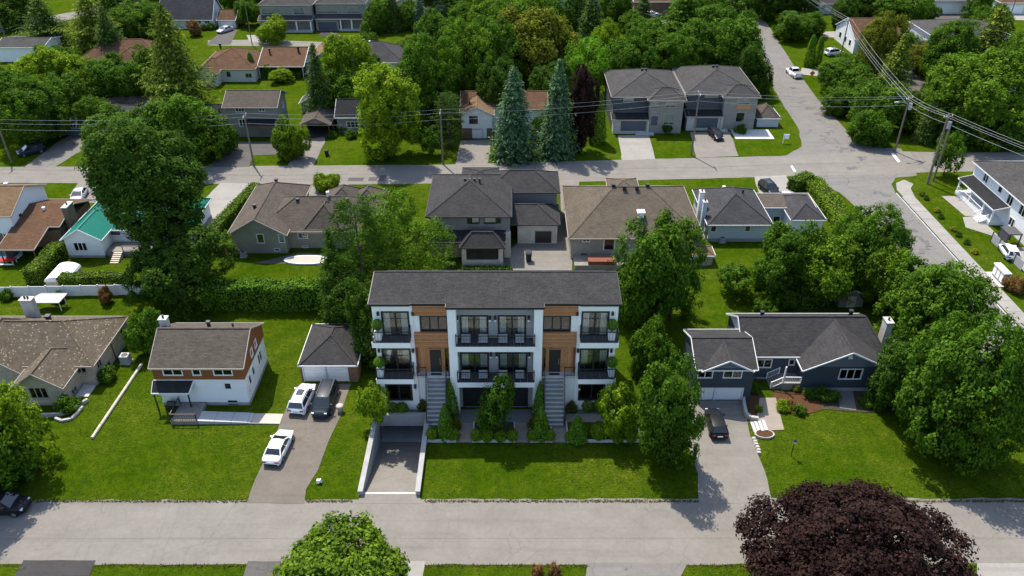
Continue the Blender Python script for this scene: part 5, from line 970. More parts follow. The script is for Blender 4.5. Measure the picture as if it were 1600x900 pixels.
def cedar_crown(seed, W, H, leaf=0.2, n=2600, power=0.75, round_=False):
    r = np.random.default_rng(seed); f = r.random(n)**1.15; a = r.random(n)*6.283
    R_ = (W/2*np.sqrt(np.clip(1-(1.9*f-0.9)**2, 0.02, 1)) if round_ else W/2*(1-f**1.25)**power*np.where(f < 0.08, 0.75+3*f, 1))*(1+0.07*np.sin(a*5+f*9)+0.05*r.normal(size=n))*np.sqrt(r.uniform(0.72, 1.0, n))
    P = np.stack([R_*np.cos(a), R_*np.sin(a), f*H+0.05], 1); o = np.stack([np.cos(a), np.sin(a), 0.35+0.6*f], 1)
    return leaf_mesh('crown', P, o+r.normal(size=(n, 3))*0.38, leaf*r.uniform(0.6, 1.4, n), r, 0.5, 0.25, np.tile([0, 0, 1.0], (n, 1)))
LIB = {}
def lib(k, crown, W, H, trunk): LIB[k] = (crown, W, H, trunk)
for i in range(3): lib('m%d' % i, dec_crown(11+i, 9, 10.5, 0.05, 0.38, 15+i, 430, 40), 9, 10.5, trunk_mesh(21+i, 9, 10.5, 0.2, 0.24))
for i in range(3): lib('l%d' % i, dec_crown(31+i, 13, 14, 0.05, 0.40, 22, 800, 42, 0.72), 13, 14, trunk_mesh(41+i, 13, 14, 0.2, 0.36))
for i in range(2): lib('s%d' % i, dec_crown(51+i, 4.6, 5.2, 0.18, 0.27, 10, 170, 32, 0.42), 4.6, 5.2, trunk_mesh(61+i, 4.6, 5.2, 0.25, 0.1))
lib('tall', dec_crown(71, 9, 16, 0.04, 0.40, 22, 640, 42, None, 0.62, -0.9), 9, 16, trunk_mesh(72, 9, 16, 0.15, 0.3))
lib('huge', dec_crown(78, 14, 25, 0.34, 0.42, 26, 1050, 42, 0.75, 0.62, -0.9, (0.32, 0.46), 0.66, 0.74), 14, 25, trunk_mesh(79, 14, 25, 0.3, 0.45))
lib('ash', dec_crown(73, 13, 12.5, 0.1, 0.38, 24, 680, 38, 0.75, 0.34, -0.6, (0.26, 0.4)), 13, 12.5, trunk_mesh(74, 13, 12.5, 0.15, 0.3, limbs=10)); lib('fern', dec_crown(75, 9, 8, 0.2, 0.42, 20, 380, 32, 0.7, 0.3, -0.4, (0.24, 0.36)), 9, 8, trunk_mesh(76, 9, 8, 0.2, 0.2))
lib('purple', dec_crown(82, 20, 14.5, 0.1, 0.36, 30, 1650, 46, 0.85, 0.7, -0.3, (0.34, 0.5), 0.68, 0.72), 20, 14.5, trunk_mesh(82, 20, 14.5, 0.15, 0.5)); lib('near', dec_crown(83, 12, 10, 0.1, 0.42, 22, 760, 44, 0.66, 0.62, -0.3, (0.36, 0.52), 0.68, 0.7), 12, 10, trunk_mesh(84, 12, 10, 0.2, 0.3))
for i in range(2): lib('sp%d' % i, spruce_crown(91+i, 7, 15, nwh=52, dens=1.5), 7, 15, trunk_mesh(93+i, 2, 15, 0.1, 0.26, limbs=2, top=0.97))
lib('spbig', spruce_crown(95, 11, 20, 0.65, 0.05, 0.3, 0.7, 54, 1.3, 0.38, 0.1), 11, 20, trunk_mesh(96, 4, 20, 0.1, 0.35, limbs=3, top=0.97))
for i in range(2): lib('pine%d' % i, pine_crown(97+i, 8, 16), 8, 16, trunk_mesh(99+i, 6, 16, 0.2, 0.3, limbs=8, top=0.95))
lib('cone', cedar_crown(101, 1.9, 4.6), 1.9, 4.6, trunk_mesh(103, .6, 4.6, 0.1, 0.07, limbs=2)); lib('col', cedar_crown(102, 2.6, 7, 0.28, 3600, 0.4), 2.6, 7, trunk_mesh(104, .6, 7, 0.1, 0.1, limbs=2)); lib('ball', cedar_crown(105, 2.0, 2.0, 0.2, 2200, 0.6, True), 2.0, 2.0, trunk_mesh(106, .5, 2, 0.1, 0.06, limbs=2))
for i in range(2): lib('bush%d' % i, dec_crown(111+i, 2.2, 1.8, 0.0, 0.2, 8, 90, 26, 0.3, 0.6, -0.2), 2.2, 1.8, trunk_mesh(113+i, 2, 1.6, 0.1, 0.05, limbs=5))
lib('bigbush', dec_crown(115, 6, 4.6, 0.0, 0.27, 14, 420, 34, 0.42, 0.6, -0.2), 6, 4.6, trunk_mesh(116, 5, 4, 0.1, 0.12, limbs=7))
for cr, W_, H_, tr in LIB.values(): cr.materials.append(M['lf_maple'])
trr = random.Random(77)
def tree(kind, mat, x, y, Wd, Ht, label, name='tree', cat='tree', group=None, bark=None, rot=None, z=0.0):
    cr, W0, H0, tk = LIB[kind]
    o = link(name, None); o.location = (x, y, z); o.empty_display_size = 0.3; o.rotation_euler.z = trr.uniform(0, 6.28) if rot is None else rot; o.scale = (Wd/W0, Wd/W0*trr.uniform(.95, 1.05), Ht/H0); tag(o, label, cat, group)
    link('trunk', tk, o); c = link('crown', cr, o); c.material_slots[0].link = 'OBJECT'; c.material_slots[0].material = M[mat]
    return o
def T(kind, mat, u, vb, vt, wpx, label, name='tree', cat='tree', group=None, k=1.0):
    """tree read off the photo: trunk foot (u, vb), crown top row vt, crown width in pixels"""
    y = GY(vb); Ht = max(0.5, ZAT(vt, y)*k*0.96); x = XAT(u, y, Ht*0.55); Wd = wpx*0.96*(y*CP-(Ht*0.55-CAMH)*SP)/FOC; return tree(kind, mat, x, y, Wd, Ht, label, name, cat, group)
mp, spn = 'maple_tree', 'spruce_tree'
# ---- foreground
tree('near', 'lf_near', -15.3, 44.8, 11.2, 8.6, 'bright green maple crown in front of the street at bottom edge', mp)
tree('purple', 'lf_purple', 30.6, 44.6, 17.8, 10.6, 'large dark purple leaved maple at bottom right', mp)
T('m0', 'lf_bright', 12, 735, 604, 104, 'yellow green tree at left edge before the beige bungalow', mp); T('m1', 'lf_mid', -40, 760, 640, 150, 'tree cut by the left edge beside street', mp)
T('m2', 'lf_mid', 1050, 722, 566, 98, 'round maple between apartment lawn and navy house driveway', mp)
T('l2', 'lf_mid', 1512, 700, 502, 168, 'largest spreading tree on the corner lawn by navy house', mp); T('l1', 'lf_mid', 1458, 545, 402, 145, 'broad tree along side street behind corner tree', mp); T('m0', 'lf_mid', 1602, 650, 520, 90, 'tree at right edge beside the corner tree', mp); T('m1', 'lf_dark', 1420, 640, 520, 90, 'darker tree between navy house and corner tree', mp)
# ---- around the new building
T('ash', 'lf_maple', 612, 462, 318, 172, 'pale ash tree behind the apartment building', 'ash_tree'); T('pine0', 'lf_dark', 562, 492, 305, 88, 'dark leaning conifer beside pale ash', spn); T('sp0', 'lf_dark', 520, 496, 350, 70, 'dark spruce left of the apartment building behind garage', spn); T('m1', 'lf_dark', 580, 560, 440, 78, 'dark tree against the left side of apartment building', mp); T('m0', 'lf_dark', 545, 520, 428, 80, 'dark tree between garage and tall hedge', mp)
T('m2', 'lf_mid', 1005, 506, 348, 104, 'left of two joined trees right of apartment roof', mp); T('m0', 'lf_mid', 1056, 500, 342, 92, 'right of two joined trees behind apartment roof', mp); T('bigbush', 'lf_mid', 1022, 588, 508, 72, 'bushy tree beside the apartment building right lawn', 'bush', 'bush')
T('s0', 'lf_mid', 1155, 462, 415, 60, 'tree left of dense grove behind navy house', mp); T('m2', 'lf_mid', 1240, 455, 350, 92, 'left tree of grove behind navy house', mp); T('m0', 'lf_maple', 1300, 470, 372, 100, 'front tree of grove behind navy house', mp); T('l2', 'lf_mid', 1362, 452, 326, 118, 'tallest tree of grove beside side street', mp); T('m1', 'lf_maple', 1392, 482, 380, 80, 'tree of grove nearest the side street', mp); T('s1', 'lf_mid', 1205, 470, 400, 60, 'small tree in grove by lawn', mp)
T('s0', 'lf_bright', 585, 662, 598, 50, 'small feathery tree at left corner of apartment building', 'ornamental_tree'); T('s1', 'lf_mid', 773, 681, 588, 54, 'young tree in front of apartment centre garages', 'ornamental_tree'); T('s0', 'lf_bright', 969, 684, 600, 66, 'small feathery tree at right corner of apartment building', 'ornamental_tree')
# ---- left middle
T('huge', 'lf_dark', 229, 432, 182, 168, 'huge dark maple standing before green roof', mp); T('l1', 'lf_dark', 275, 474, 368, 140, 'low dark tree under the huge maple', mp)
T('bigbush', 'lf_cedar', 229, 548, 484, 56, 'rounded cedar bush between beige and white houses', 'bush', 'bush'); T('bigbush', 'lf_redbush', 163, 473, 449, 22, 'russet shrub by white fence', 'bush', 'bush')
T('m1', 'lf_mid', 292, 250, 140, 112, 'maple beside taupe house across rear street', mp); T('m2', 'lf_mid', 178, 236, 170, 90, 'maple in front of slate bungalow', mp); T('m0', 'lf_mid', 235, 240, 176, 80, 'maple between slate bungalow and taupe house', mp)
T('l2', 'lf_mid', 40, 222, 122, 105, 'big maple at left edge by parked dark cars', mp); T('m0', 'lf_mid', 12, 205, 110, 70, 'maple in left edge corner behind pole', mp); T('l0', 'lf_bright', 62, 168, 78, 92, 'yellow green maple before pale ribbed roof', mp); T('m1', 'lf_bright', 112, 165, 76, 74, 'second yellow green maple before brown roof', mp); T('m2', 'lf_mid', 100, 195, 118, 70, 'maple behind slate bungalow roof', mp); T('m0', 'lf_mid', 165, 165, 90, 80, 'maple beneath tall spruces behind slate bungalow', mp); T('m1', 'lf_mid', 205, 170, 92, 70, 'maple behind slate bungalow chimney', mp)
T('spbig', 'lf_pine', 268, 190, -6, 118, 'tallest pale green pine over second row roofs', 'pine_tree'); T('sp0', 'lf_spruce', 168, 100, 4, 64, 'dark spruce before brown roofed house', spn); T('spbig', 'lf_spruce', 66, 74, -14, 80, 'spruce beside far road at top left', spn); T('spbig', 'lf_pine', 140, 75, -20, 90, 'pine at top left beside spruces', 'pine_tree'); T('m1', 'lf_dark', 8, 45, 0, 60, 'dark tree in top left corner', mp); T('l0', 'lf_mid', 215, 60, 2, 80, 'tree behind tallest pine', mp)
# ---- rear row
T('tall', 'lf_bright', 607, 246, 98, 92, 'bright oval maple on lawn of grey cottage', mp); T('l1', 'lf_bright', 540, 160, 48, 84, 'yellow green maple behind dark spruce', mp); T('sp1', 'lf_spruce', 495, 190, 60, 62, 'dark pointed spruce beside open carport', spn); T('m0', 'lf_mid', 545, 180, 108, 70, 'green tree between spruce and bright maple', mp)
T('l2', 'lf_mid', 672, 196, 52, 98, 'broad green maple behind bright oval maple', mp); T('pine0', 'lf_spruce', 700, 232, 142, 42, 'narrow evergreen by pole left of white cottage', spn); T('s0', 'lf_mid', 672, 243, 200, 36, 'small tree on lawn by bright maple', mp)
T('sp0', 'lf_blue', 803, 246, 95, 88, 'left blue spruce in front of white cottage', spn); T('sp1', 'lf_blue', 873, 242, 82, 76, 'right blue spruce beside purple tree', spn); T('tall', 'lf_purple', 912, 236, 100, 46, 'dark purple tree beside blue spruce', 'plum_tree'); T('col', 'lf_cedar', 934, 222, 138, 32, 'tall green cedar left of modern house', 'cedar_tree')
T('fern', 'lf_fern', 920, 150, 62, 88, 'bright feathery tree behind modern house', 'sumac_tree')
W_ = 'leafy trees massed behind the rear row'
for i, (u, vb, vt, wp, m_, lab) in enumerate(((735, 165, 32, 90, 'lf_maple', 'leafy tree rising left above white cottage'), (700, 120, 15, 80, 'lf_mid', 'belt tree behind broad green maple'), (770, 150, 30, 95, 'lf_mid', 'leafy tree right behind left blue spruce'), (830, 140, 14, 100, 'lf_olive', 'olive tree of belt between the blue spruces'), (868, 130, 10, 80, 'lf_olive', 'olive tree of belt above right blue spruce'), (800, 110, -4, 80, 'lf_mid', 'belt tree near top under yellow green tree'), (985, 150, 50, 85, 'lf_mid', 'belt tree above left modern house roof'), (1040, 140, 40, 90, 'lf_mid', 'belt tree between modern house roofs'), (1095, 130, 32, 95, 'lf_mid', 'belt tree above corner modern house roof'), (1150, 128, 24, 92, 'lf_mid', 'last tall belt tree beside side street'), (1180, 150, 70, 50, 'lf_dark', 'dark low tree at belt end by side street'), (1010, 100, 30, 60, 'lf_mid', 'belt tree below small far parked cars'), (945, 120, 32, 44, 'lf_bright', 'small bright tree above feathery tree'), (860, 180, 100, 70, 'lf_dark', 'dark tree just behind right blue spruce'), (780, 190, 90, 70, 'lf_dark', 'dark tree just behind left blue spruce'))):
    T(('l0', 'l1', 'l2', 'm0', 'm1', 'm2')[i % 6], m_, u, vb, vt, wp, lab, mp, 'tree', W_)
T('l1', 'lf_bright', 818, 66, -12, 60, 'yellow green tree at top centre edge', mp); T('sp0', 'lf_spruce', 925, 78, -22, 62, 'dark conifer at top beside bright feathery tree', spn); T('sp1', 'lf_spruce', 1005, 55, -20, 50, 'conifer at top beside small parked cars', spn); T('spbig', 'lf_mid', 1070, 70, -30, 90, 'tall pine at top behind wooded belt', 'pine_tree'); T('l0', 'lf_mid', 1130, 40, -30, 90, 'tree overhanging the far end of side street', mp)
T('sp0', 'lf_spruce', 612, 48, -26, 40, 'dark spruce at top beside pale brick house', spn); T('sp1', 'lf_blue', 655, 48, -20, 32, 'pale spruce at top before beige house', spn); T('m1', 'lf_bright', 425, 66, 26, 44, 'round clipped tree before pale brick house', mp); T('col', 'lf_hedge', 570, 60, 32, 20, 'clipped cedar column beside pale brick houses', 'cedar_tree'); T('col', 'lf_cedar', 392, 120, 80, 16, 'narrow dark cedar between second row houses', 'cedar_tree'); T('m2', 'lf_mid', 590, 50, 0, 44, 'tree at top between pale brick house and spruce', mp); T('m0', 'lf_mid', 745, 40, -18, 60, 'tree at top edge left of wooded belt', mp); T('m1', 'lf_dark', 690, 25, -30, 70, 'dark tree at top edge behind beige house', mp); T('m2', 'lf_redbush', 303, 56, 32, 22, 'russet shrub before grey cape house', 'bush', 'bush'); T('m0', 'lf_mid', 384, 40, 0, 40, 'tree at top beside pole near grey garage', mp); T('m2', 'lf_mid', 240, 20, -30, 60, 'tree at top edge left of grey cape house', mp)
# ---- fillers of the far blocks
FAR = [(20, 40, -10, 60, 'lf_dark', 'dark tree at top left beside far road'), (185, 45, -18, 60, 'lf_mid', 'tree at top between pine and grey cape house'), (240, 66, 6, 54, 'lf_mid', 'tree beside grey cape house lower roof'), (262, 30, -28, 50, 'lf_dark', 'dark tree behind grey cape house'), (395, 22, -30, 50, 'lf_dark', 'dark tree left of pale brick houses'), (360, 16, -30, 50, 'lf_mid', 'tree above small garage at top'), (440, 128, 108, 36, 'lf_bright', 'low bright tree behind taupe roof'), (505, 118, 84, 34, 'lf_mid', 'tree right of brown roofed house'), (575, 90, 52, 34, 'lf_mid', 'tree behind grey hipped roof'), (640, 92, 60, 44, 'lf_mid', 'tree right of grey hipped roof'), (640, 45, 2, 40, 'lf_mid', 'tree before beige house at top'), (725, 50, 5, 50, 'lf_mid', 'tree at top right of beige drive'), (760, 60, 0, 60, 'lf_maple', 'tree at top above wooded belt left'), (850, 60, -10, 60, 'lf_mid', 'tree at top left of dark far house'), (900, 50, -14, 50, 'lf_dark', 'dark tree at top before dark far house'), (960, 40, -20, 56, 'lf_mid', 'tree at top between far houses'), (1000, 78, 20, 60, 'lf_mid', 'belt tree left of small far cars'), (1080, 60, -10, 70, 'lf_mid', 'tree at top above belt right part'), (1115, 82, 6, 70, 'lf_mid', 'belt tree beside far end of side street'), (1190, 30, -30, 46, 'lf_mid', 'tree overhanging side street at top'), (1260, 30, -20, 40, 'lf_dark', 'dark tree left of turquoise bungalow'), (1320, 45, -5, 40, 'lf_dark', 'dark tree right of turquoise bungalow'), (1390, 30, -30, 60, 'lf_dark', 'dark tree at top right behind leafy tree'), (1370, 85, 34, 50, 'lf_olive', 'olive tree right beside white gabled house'), (1420, 100, 50, 44, 'lf_mid', 'tree between olive birch and grey roof'), (1330, 125, 84, 50, 'lf_mid', 'upper thicket tree beside white car'), (1305, 178, 140, 44, 'lf_mid', 'low thicket tree touching side street'), (1420, 190, 140, 50, 'lf_dark', 'dark thicket tree by lamp pole'), (1470, 180, 120, 56, 'lf_mid', 'tree left of large bright spreading tree'), (1550, 70, 8, 60, 'lf_mid', 'tree behind tall right pine'), (1530, 30, -20, 40, 'lf_mid', 'tree at top between right garages'), (90, 120, 70, 60, 'lf_mid', 'tree behind yellow green maples'), (230, 130, 70, 50, 'lf_mid', 'tree at foot of tallest pine'), (150, 210, 150, 60, 'lf_mid', 'tree shading slate bungalow front'), (350, 236, 190, 40, 'lf_mid', 'low tree left of taupe house drive'), (690, 205, 150, 40, 'lf_dark', 'dark tree left of white cottage'), (640, 180, 110, 50, 'lf_dark', 'dark tree right behind bright oval maple'), (575, 150, 90, 50, 'lf_mid', 'tree above bright oval maple'), (845, 225, 180, 40, 'lf_dark', 'dark shrub tree between blue spruces')]
for i, (u, vb, vt, wp, m_, lab) in enumerate(FAR): T(('m0', 'm1', 'm2', 'l0', 'l1', 'l2')[i % 6], m_, u, vb, vt, wp, lab, mp)
# ---- right rear
T('col', 'lf_cedar', 1268, 104, 52, 18, 'taller of two clipped cedar columns by side street', 'cedar_tree'); T('col', 'lf_cedar', 1281, 102, 54, 15, 'shorter of two clipped cedar columns by side street', 'cedar_tree')
T('m0', 'lf_mid', 1240, 62, 18, 60, 'tree on verge beyond cedar columns', mp); T('m1', 'lf_mid', 1272, 55, 16, 36, 'small tree beside turquoise bungalow', mp); T('l1', 'lf_dark', 1222, 30, -30, 60, 'dark tree at top beside side street', mp); T('m2', 'lf_dark', 1345, 30, -20, 60, 'dark tree at top beside turquoise bungalow', mp); T('l0', 'lf_mid', 1410, 40, -18, 80, 'leafy tree at top before pale garage house', mp); T('bigbush', 'lf_mid', 1452, 30, 2, 30, 'round shrub beside pale garage door', 'bush', 'bush')
T('l2', 'lf_olive', 1382, 120, 18, 62, 'olive birch beside white gabled house', mp); T('sp0', 'lf_pine', 1405, 150, 46, 66, 'yellowish spruce beside weathered roof', spn); T('m0', 'lf_olive', 1440, 118, 68, 44, 'low olive tree before grey roofed house', mp); T('l0', 'lf_mid', 1318, 150, 92, 76, 'left thicket tree along side street', mp); T('m1', 'lf_mid', 1340, 175, 112, 80, 'middle thicket tree along side street', mp); T('m2', 'lf_mid', 1375, 200, 130, 84, 'right thicket tree along side street', mp); T('bigbush', 'lf_mid', 1360, 222, 172, 70, 'thicket shrub at street corner', 'bush', 'bush'); T('s1', 'lf_mid', 1430, 205, 168, 50, 'small tree behind street lamp pole', mp); T('sp1', 'lf_spruce', 1452, 222, 150, 40, 'small dark conifer between two utility poles', spn)
T('l1', 'lf_maple', 1530, 215, 82, 155, 'large bright spreading tree at right behind poles', mp); T('spbig', 'lf_pine', 1552, 130, -2, 92, 'tall pine at right above bright spreading tree', 'pine_tree'); T('l2', 'lf_mid', 1490, 130, 30, 80, 'leafy tree left of tall right pine', mp); T('l0', 'lf_mid', 1600, 150, 40, 80, 'tree at right edge behind tall pine', mp); T('m2', 'lf_mid', 1580, 225, 180, 80, 'low tree at right edge by rear street', mp); T('s0', 'lf_mid', 1485, 274, 205, 44, 'small street tree beside double utility pole', mp); T('m0', 'lf_dark', 1500, 228, 190, 60, 'dark low tree behind small street tree', mp)
# ---- shrubs of the front row
def shrub(kind, mat, u, v, w_, ht, label, name='shrub', group=None): x, y = G(u, v); return tree(kind, mat, x, y, w_, ht, label, name, 'shrub', group)
gC = 'pyramid cedars before the apartment building'
for u, v, w_, h_, lab in ((705, 650, 2.1, 5.4, 'tall pyramid cedar left of centre garage door'), (697, 683, 2.2, 5.0, 'front pyramid cedar in bed beside garage ramp'), (843, 652, 2.0, 5.4, 'tall pyramid cedar beside right stairs'), (845, 684, 2.2, 5.0, 'front pyramid cedar in narrow bed')): shrub('cone', 'lf_cedar', u, v, w_, h_, lab, 'cedar_shrub', gC)
shrub('cone', 'lf_cedar', 902, 687, 2.6, 3.6, 'plump pyramid cedar in long planting bed', 'cedar_shrub', gC); shrub('ball', 'lf_hedge', 936, 684, 2.1, 2.2, 'clipped round shrub right of plump cedar', 'boxwood'); shrub('ball', 'lf_hedge', 890, 688, 1.2, 1.2, 'small clipped ball left of plump cedar', 'boxwood')
for u, v, lab in ((676, 685, 'low round shrub at corner of ramp bed'), (709, 686, 'low round shrub right of front ramp cedar'), (833, 687, 'low round shrub left in narrow bed'), (858, 687, 'low round shrub right in narrow bed'), (614, 646, 'clipped ball under left ground window nearer stairs side'), (629, 646, 'second clipped ball under left ground window'), (918, 641, 'clipped ball under right ground window'), (934, 641, 'second clipped ball under right ground window'), (745, 687, 'round shrub at left under young centre tree'), (761, 688, 'round shrub under young centre tree trunk left'), (782, 688, 'round shrub under young centre tree trunk right'), (800, 687, 'round shrub at right under young centre tree'), (965, 690, 'round shrub below right feathery tree'), (985, 689, 'round shrub at end of long bed')): shrub('ball', 'lf_hedge', u, v, 1.45, 1.5, lab, 'boxwood', 'clipped round shrubs by the apartment building')
for u, v, lab in ((712, 668, 'flowering shrub behind ramp bed cedars'), (660, 640, 'potted flowering shrub left of left stairs'), (832, 668, 'flowering shrub left in narrow bed'), (892, 643, 'flowering shrub right of right stairs')): shrub('bush0', 'lf_olive', u, v, 1.3, 1.4, lab, 'flowering_shrub')
for i, (u, v, m_, w_, lab) in enumerate(((1222, 640, 'lf_bright', 1.7, 'yellow green perennial clump beside navy house path'), (1248, 645, 'lf_mid', 1.5, 'green clump at corner of mulch bed'), (1235, 635, 'lf_redbush', 1.4, 'rusty ornamental grass in mulch bed'), (1262, 620, 'lf_mid', 1.6, 'shrub below navy house porch rail'), (1285, 622, 'lf_dark', 2.2, 'dark shrub under navy house corner'), (1300, 625, 'lf_mid', 1.8, 'shrub left of grey garden path'), (1352, 632, 'lf_mid', 1.8, 'shrub right of grey garden path'), (1370, 640, 'lf_mid', 1.6, 'low plants near corner tree bed'), (1385, 628, 'lf_dark', 2.2, 'dark shrub at navy house right corner'), (1185, 642, 'lf_bright', 1.0, 'small plant in mulch strip near driveway'), (1178, 612, 'lf_mid', 1.5, 'shrub at top of mulch strip'), (1172, 600, 'lf_mid', 1.4, 'shrub against navy house garage corner'), (1245, 610, 'lf_olive', 1.1, 'pale plant beside navy house stairs'))): shrub('bush%d' % (i % 2), m_, u, v, w_, w_*0.75, lab)
for i, (u, v, w_, m_, lab) in enumerate(((512, 298, 4.2, 'lf_bright', 'bright bush beyond olive bungalow roof'), (452, 243, 0, 0, 0), (607, 320, 3.6, 'lf_mid', 'bush beside olive bungalow far corner'), (535, 205, 2.4, 'lf_mid', 'round bush before grey cottage'), (520, 215, 1.8, 'lf_mid', 'low bush beside carport drive'), (548, 216, 2.2, 'lf_mid', 'low bush in front of grey cottage window'), (1155, 208, 2.4, 'lf_mid', 'round clipped bush at corner modern house'), (1040, 206, 3.0, 'lf_dark', 'low dark hedge under modern house window'), (1195, 490, 3.2, 'lf_mid', 'bush behind navy house roof'), (1220, 480, 3.4, 'lf_mid', 'second bush behind navy house roof'), (1585, 455, 3.0, 'lf_redbush', 'russet bush at right edge near mailbox'), (1450, 170, 3.4, 'lf_mid', 'bush before weathered roof'), (425, 120, 4.0, 'lf_mid', 'bush behind tan hipped house'), (465, 118, 3.4, 'lf_mid', 'round bush by covered back porch'), (330, 46, 2.4, 'lf_mid', 'round bush beside grey cape house'), (320, 47, 2.2, 'lf_mid', 'second round bush beside grey cape house'), (12, 466, 2.0, 'lf_mid', 'bush at left edge by white fence'), (92, 470, 2.0, 'lf_dark', 'dark bush by white fence'), (168, 592, 2.4, 'lf_mid', 'low plant beside beige bungalow wall'), (110, 640, 2.6, 'lf_mid', 'low shrub at beige bungalow corner'))):
    if w_: shrub(('bush0', 'bush1', 'bigbush')[0 if w_ < 3 else 2], m_, u, v, w_, w_*0.8, lab)
T('bigbush', 'lf_hedge', 452, 246, 186, 50, 'big round clipped bush between taupe house and carport', 'bush', 'bush')
for u, v, m_, lab in ((1463, 331, 'lf_yellow', 'yellow shrub nearest the white house patio'), (1522, 396, 'lf_yellow', 'yellow shrub on grass near mailbox'), (1489, 360, 'lf_yellow', 'small pale shrub in middle of grass strip'), (1440, 305, 'lf_olive', 'pale shrub on grass strip near pole'), (1470, 341, 'lf_dark', 'dark tuft below yellow shrub'), (1497, 369, 'lf_dark', 'dark tuft in middle of grass strip'), (1510, 381, 'lf_dark', 'dark tuft above yellow shrub near mailbox'), (1447, 312, 'lf_dark', 'dark tuft near pole')): shrub('bush0', m_, u, v, 1.1, 0.8, lab, 'shrub', 'young shrubs on the grass strip')
for u, v, lab in ((840, 905, 'bare twig shrub at bottom edge left'), (866, 905, 'bare twig shrub at bottom edge right')): shrub('bush1', 'lf_redbush', u, v, 1.3, 2.0, lab, 'twig_shrub')
# ---- hedges: clipped faces of small leaves over a dark core
def hedge(pts, wd, ht, mat, label, seed, leaf=0.26, dens=34, name='hedge'):
    c = pts[0]; t = Thing(name, label, 'hedge', (*c, 0)); r = np.random.default_rng(seed); P, N = [], []
    core = MB()
    for a, b in zip(pts, pts[1:]):
        a = np.array(a); b = np.array(b); L = np.linalg.norm(b-a); d = (b-a)/L; n_ = np.array([d[1], -d[0]])
        core.bar((*(a-d*0.0), ht*0.46), (*(b+d*0.0), ht*0.46), wd*0.82, ht*0.92)
        m_ = int(L*(2*ht+wd)*dens); s_ = r.random(m_)*(2*ht+wd); q = r.random(m_)*L; z = np.where(s_ < ht, s_, np.where(s_ < ht+wd, ht, 2*ht+wd-s_)); o = np.where(s_ < ht, -wd/2, np.where(s_ < ht+wd, s_-ht-wd/2, wd/2))
        wob = 0.13*np.sin(q*1.7+seed)+0.1*np.sin(q*4.1+1.3*seed); hz = z*(1+0.05*np.sin(q*0.9+seed))-0.12*np.maximum(0, np.abs(o)/(wd/2)-0.7)*(z > ht*0.9)
        oo = o*(1+wob*0.3*(z < ht))+r.normal(size=m_)*0.06
        P.append(np.stack([a[0]+d[0]*q+n_[0]*oo, a[1]+d[1]*q+n_[1]*oo, hz+r.normal(size=m_)*0.06], 1)); sd = np.where(s_ < ht, -1, np.where(s_ < ht+wd, 0, 1)); N.append(np.stack([n_[0]*sd, n_[1]*sd, np.where(sd == 0, 1.0, 0.35)], 1)+r.normal(size=(m_, 3))*0.42)
    for e, dd in ((pts[0], -1), (pts[-1], 1)):
        m_ = int(wd*ht*dens); d = np.array(pts[-1])-np.array(pts[-2]) if dd > 0 else np.array(pts[1])-np.array(pts[0]); d = d/np.linalg.norm(d); n_ = np.array([d[1], -d[0]]); o = r.uniform(-wd/2, wd/2, m_); P.append(np.stack([e[0]+n_[0]*o+d[0]*dd*0.05, e[1]+n_[1]*o+d[1]*dd*0.05, r.random(m_)*ht], 1)); N.append(np.tile([d[0]*dd, d[1]*dd, 0.3], (m_, 1))+r.normal(size=(m_, 3))*0.4)
    P = np.vstack(P)-np.array([c[0], c[1], 0]); me = leaf_mesh('foliage', P, np.vstack(N), leaf*r.uniform(0.6, 1.4, len(P)), r, 0.6, 0.3); me.materials.append(M[mat]); link('foliage', me, t.o); t.part('core', core, 'hedge_core')
hedge(px((322, 478), (502, 480)), 2.6, 4.0, 'lf_cedar', 'tall wide hedge behind the white and brown house', 1, 0.32)
hedge([G(52, 445), G(98, 398)], 2.2, 2.4, 'lf_hedge', 'hedge running between tan carport and green roof house', 2); hedge([G(98, 447), G(198, 445)], 1.9, 2.0, 'lf_hedge', 'low clipped hedge behind white fence', 3); hedge([G(332, 376), G(352, 352), G(402, 300)], 1.9, 1.9, 'lf_hedge', 'hedge between green roof house and olive bungalow', 4)
hedge([G(1236, 298), G(1262, 288)], 2.2, 2.4, 'lf_hedge', 'clipped hedge corner by pale blue house driveway', 5); hedge([G(1264, 290), G(1290, 318), G(1315, 352), G(1330, 392)], 3.6, 1.8, 'lf_hedge', 'broad yellowing hedge along the side street corner', 6, 0.3); hedge([G(410, 122), G(470, 120)], 1.5, 1.4, 'lf_hedge', 'low hedge behind taupe house', 7); hedge([G(1215, 478), G(1290, 476)], 1.6, 2.0, 'lf_cedar', 'hedge behind navy house beside grey shed', 8); hedge([G(690, 422), G(712, 420)], 1.3, 1.2, 'lf_mid', 'shrub row at dark house side', 9); hedge([G(722, 424), G(800, 424)], 1.0, 0.8, 'lf_mid', 'low shrubs before dark house porch', 10)
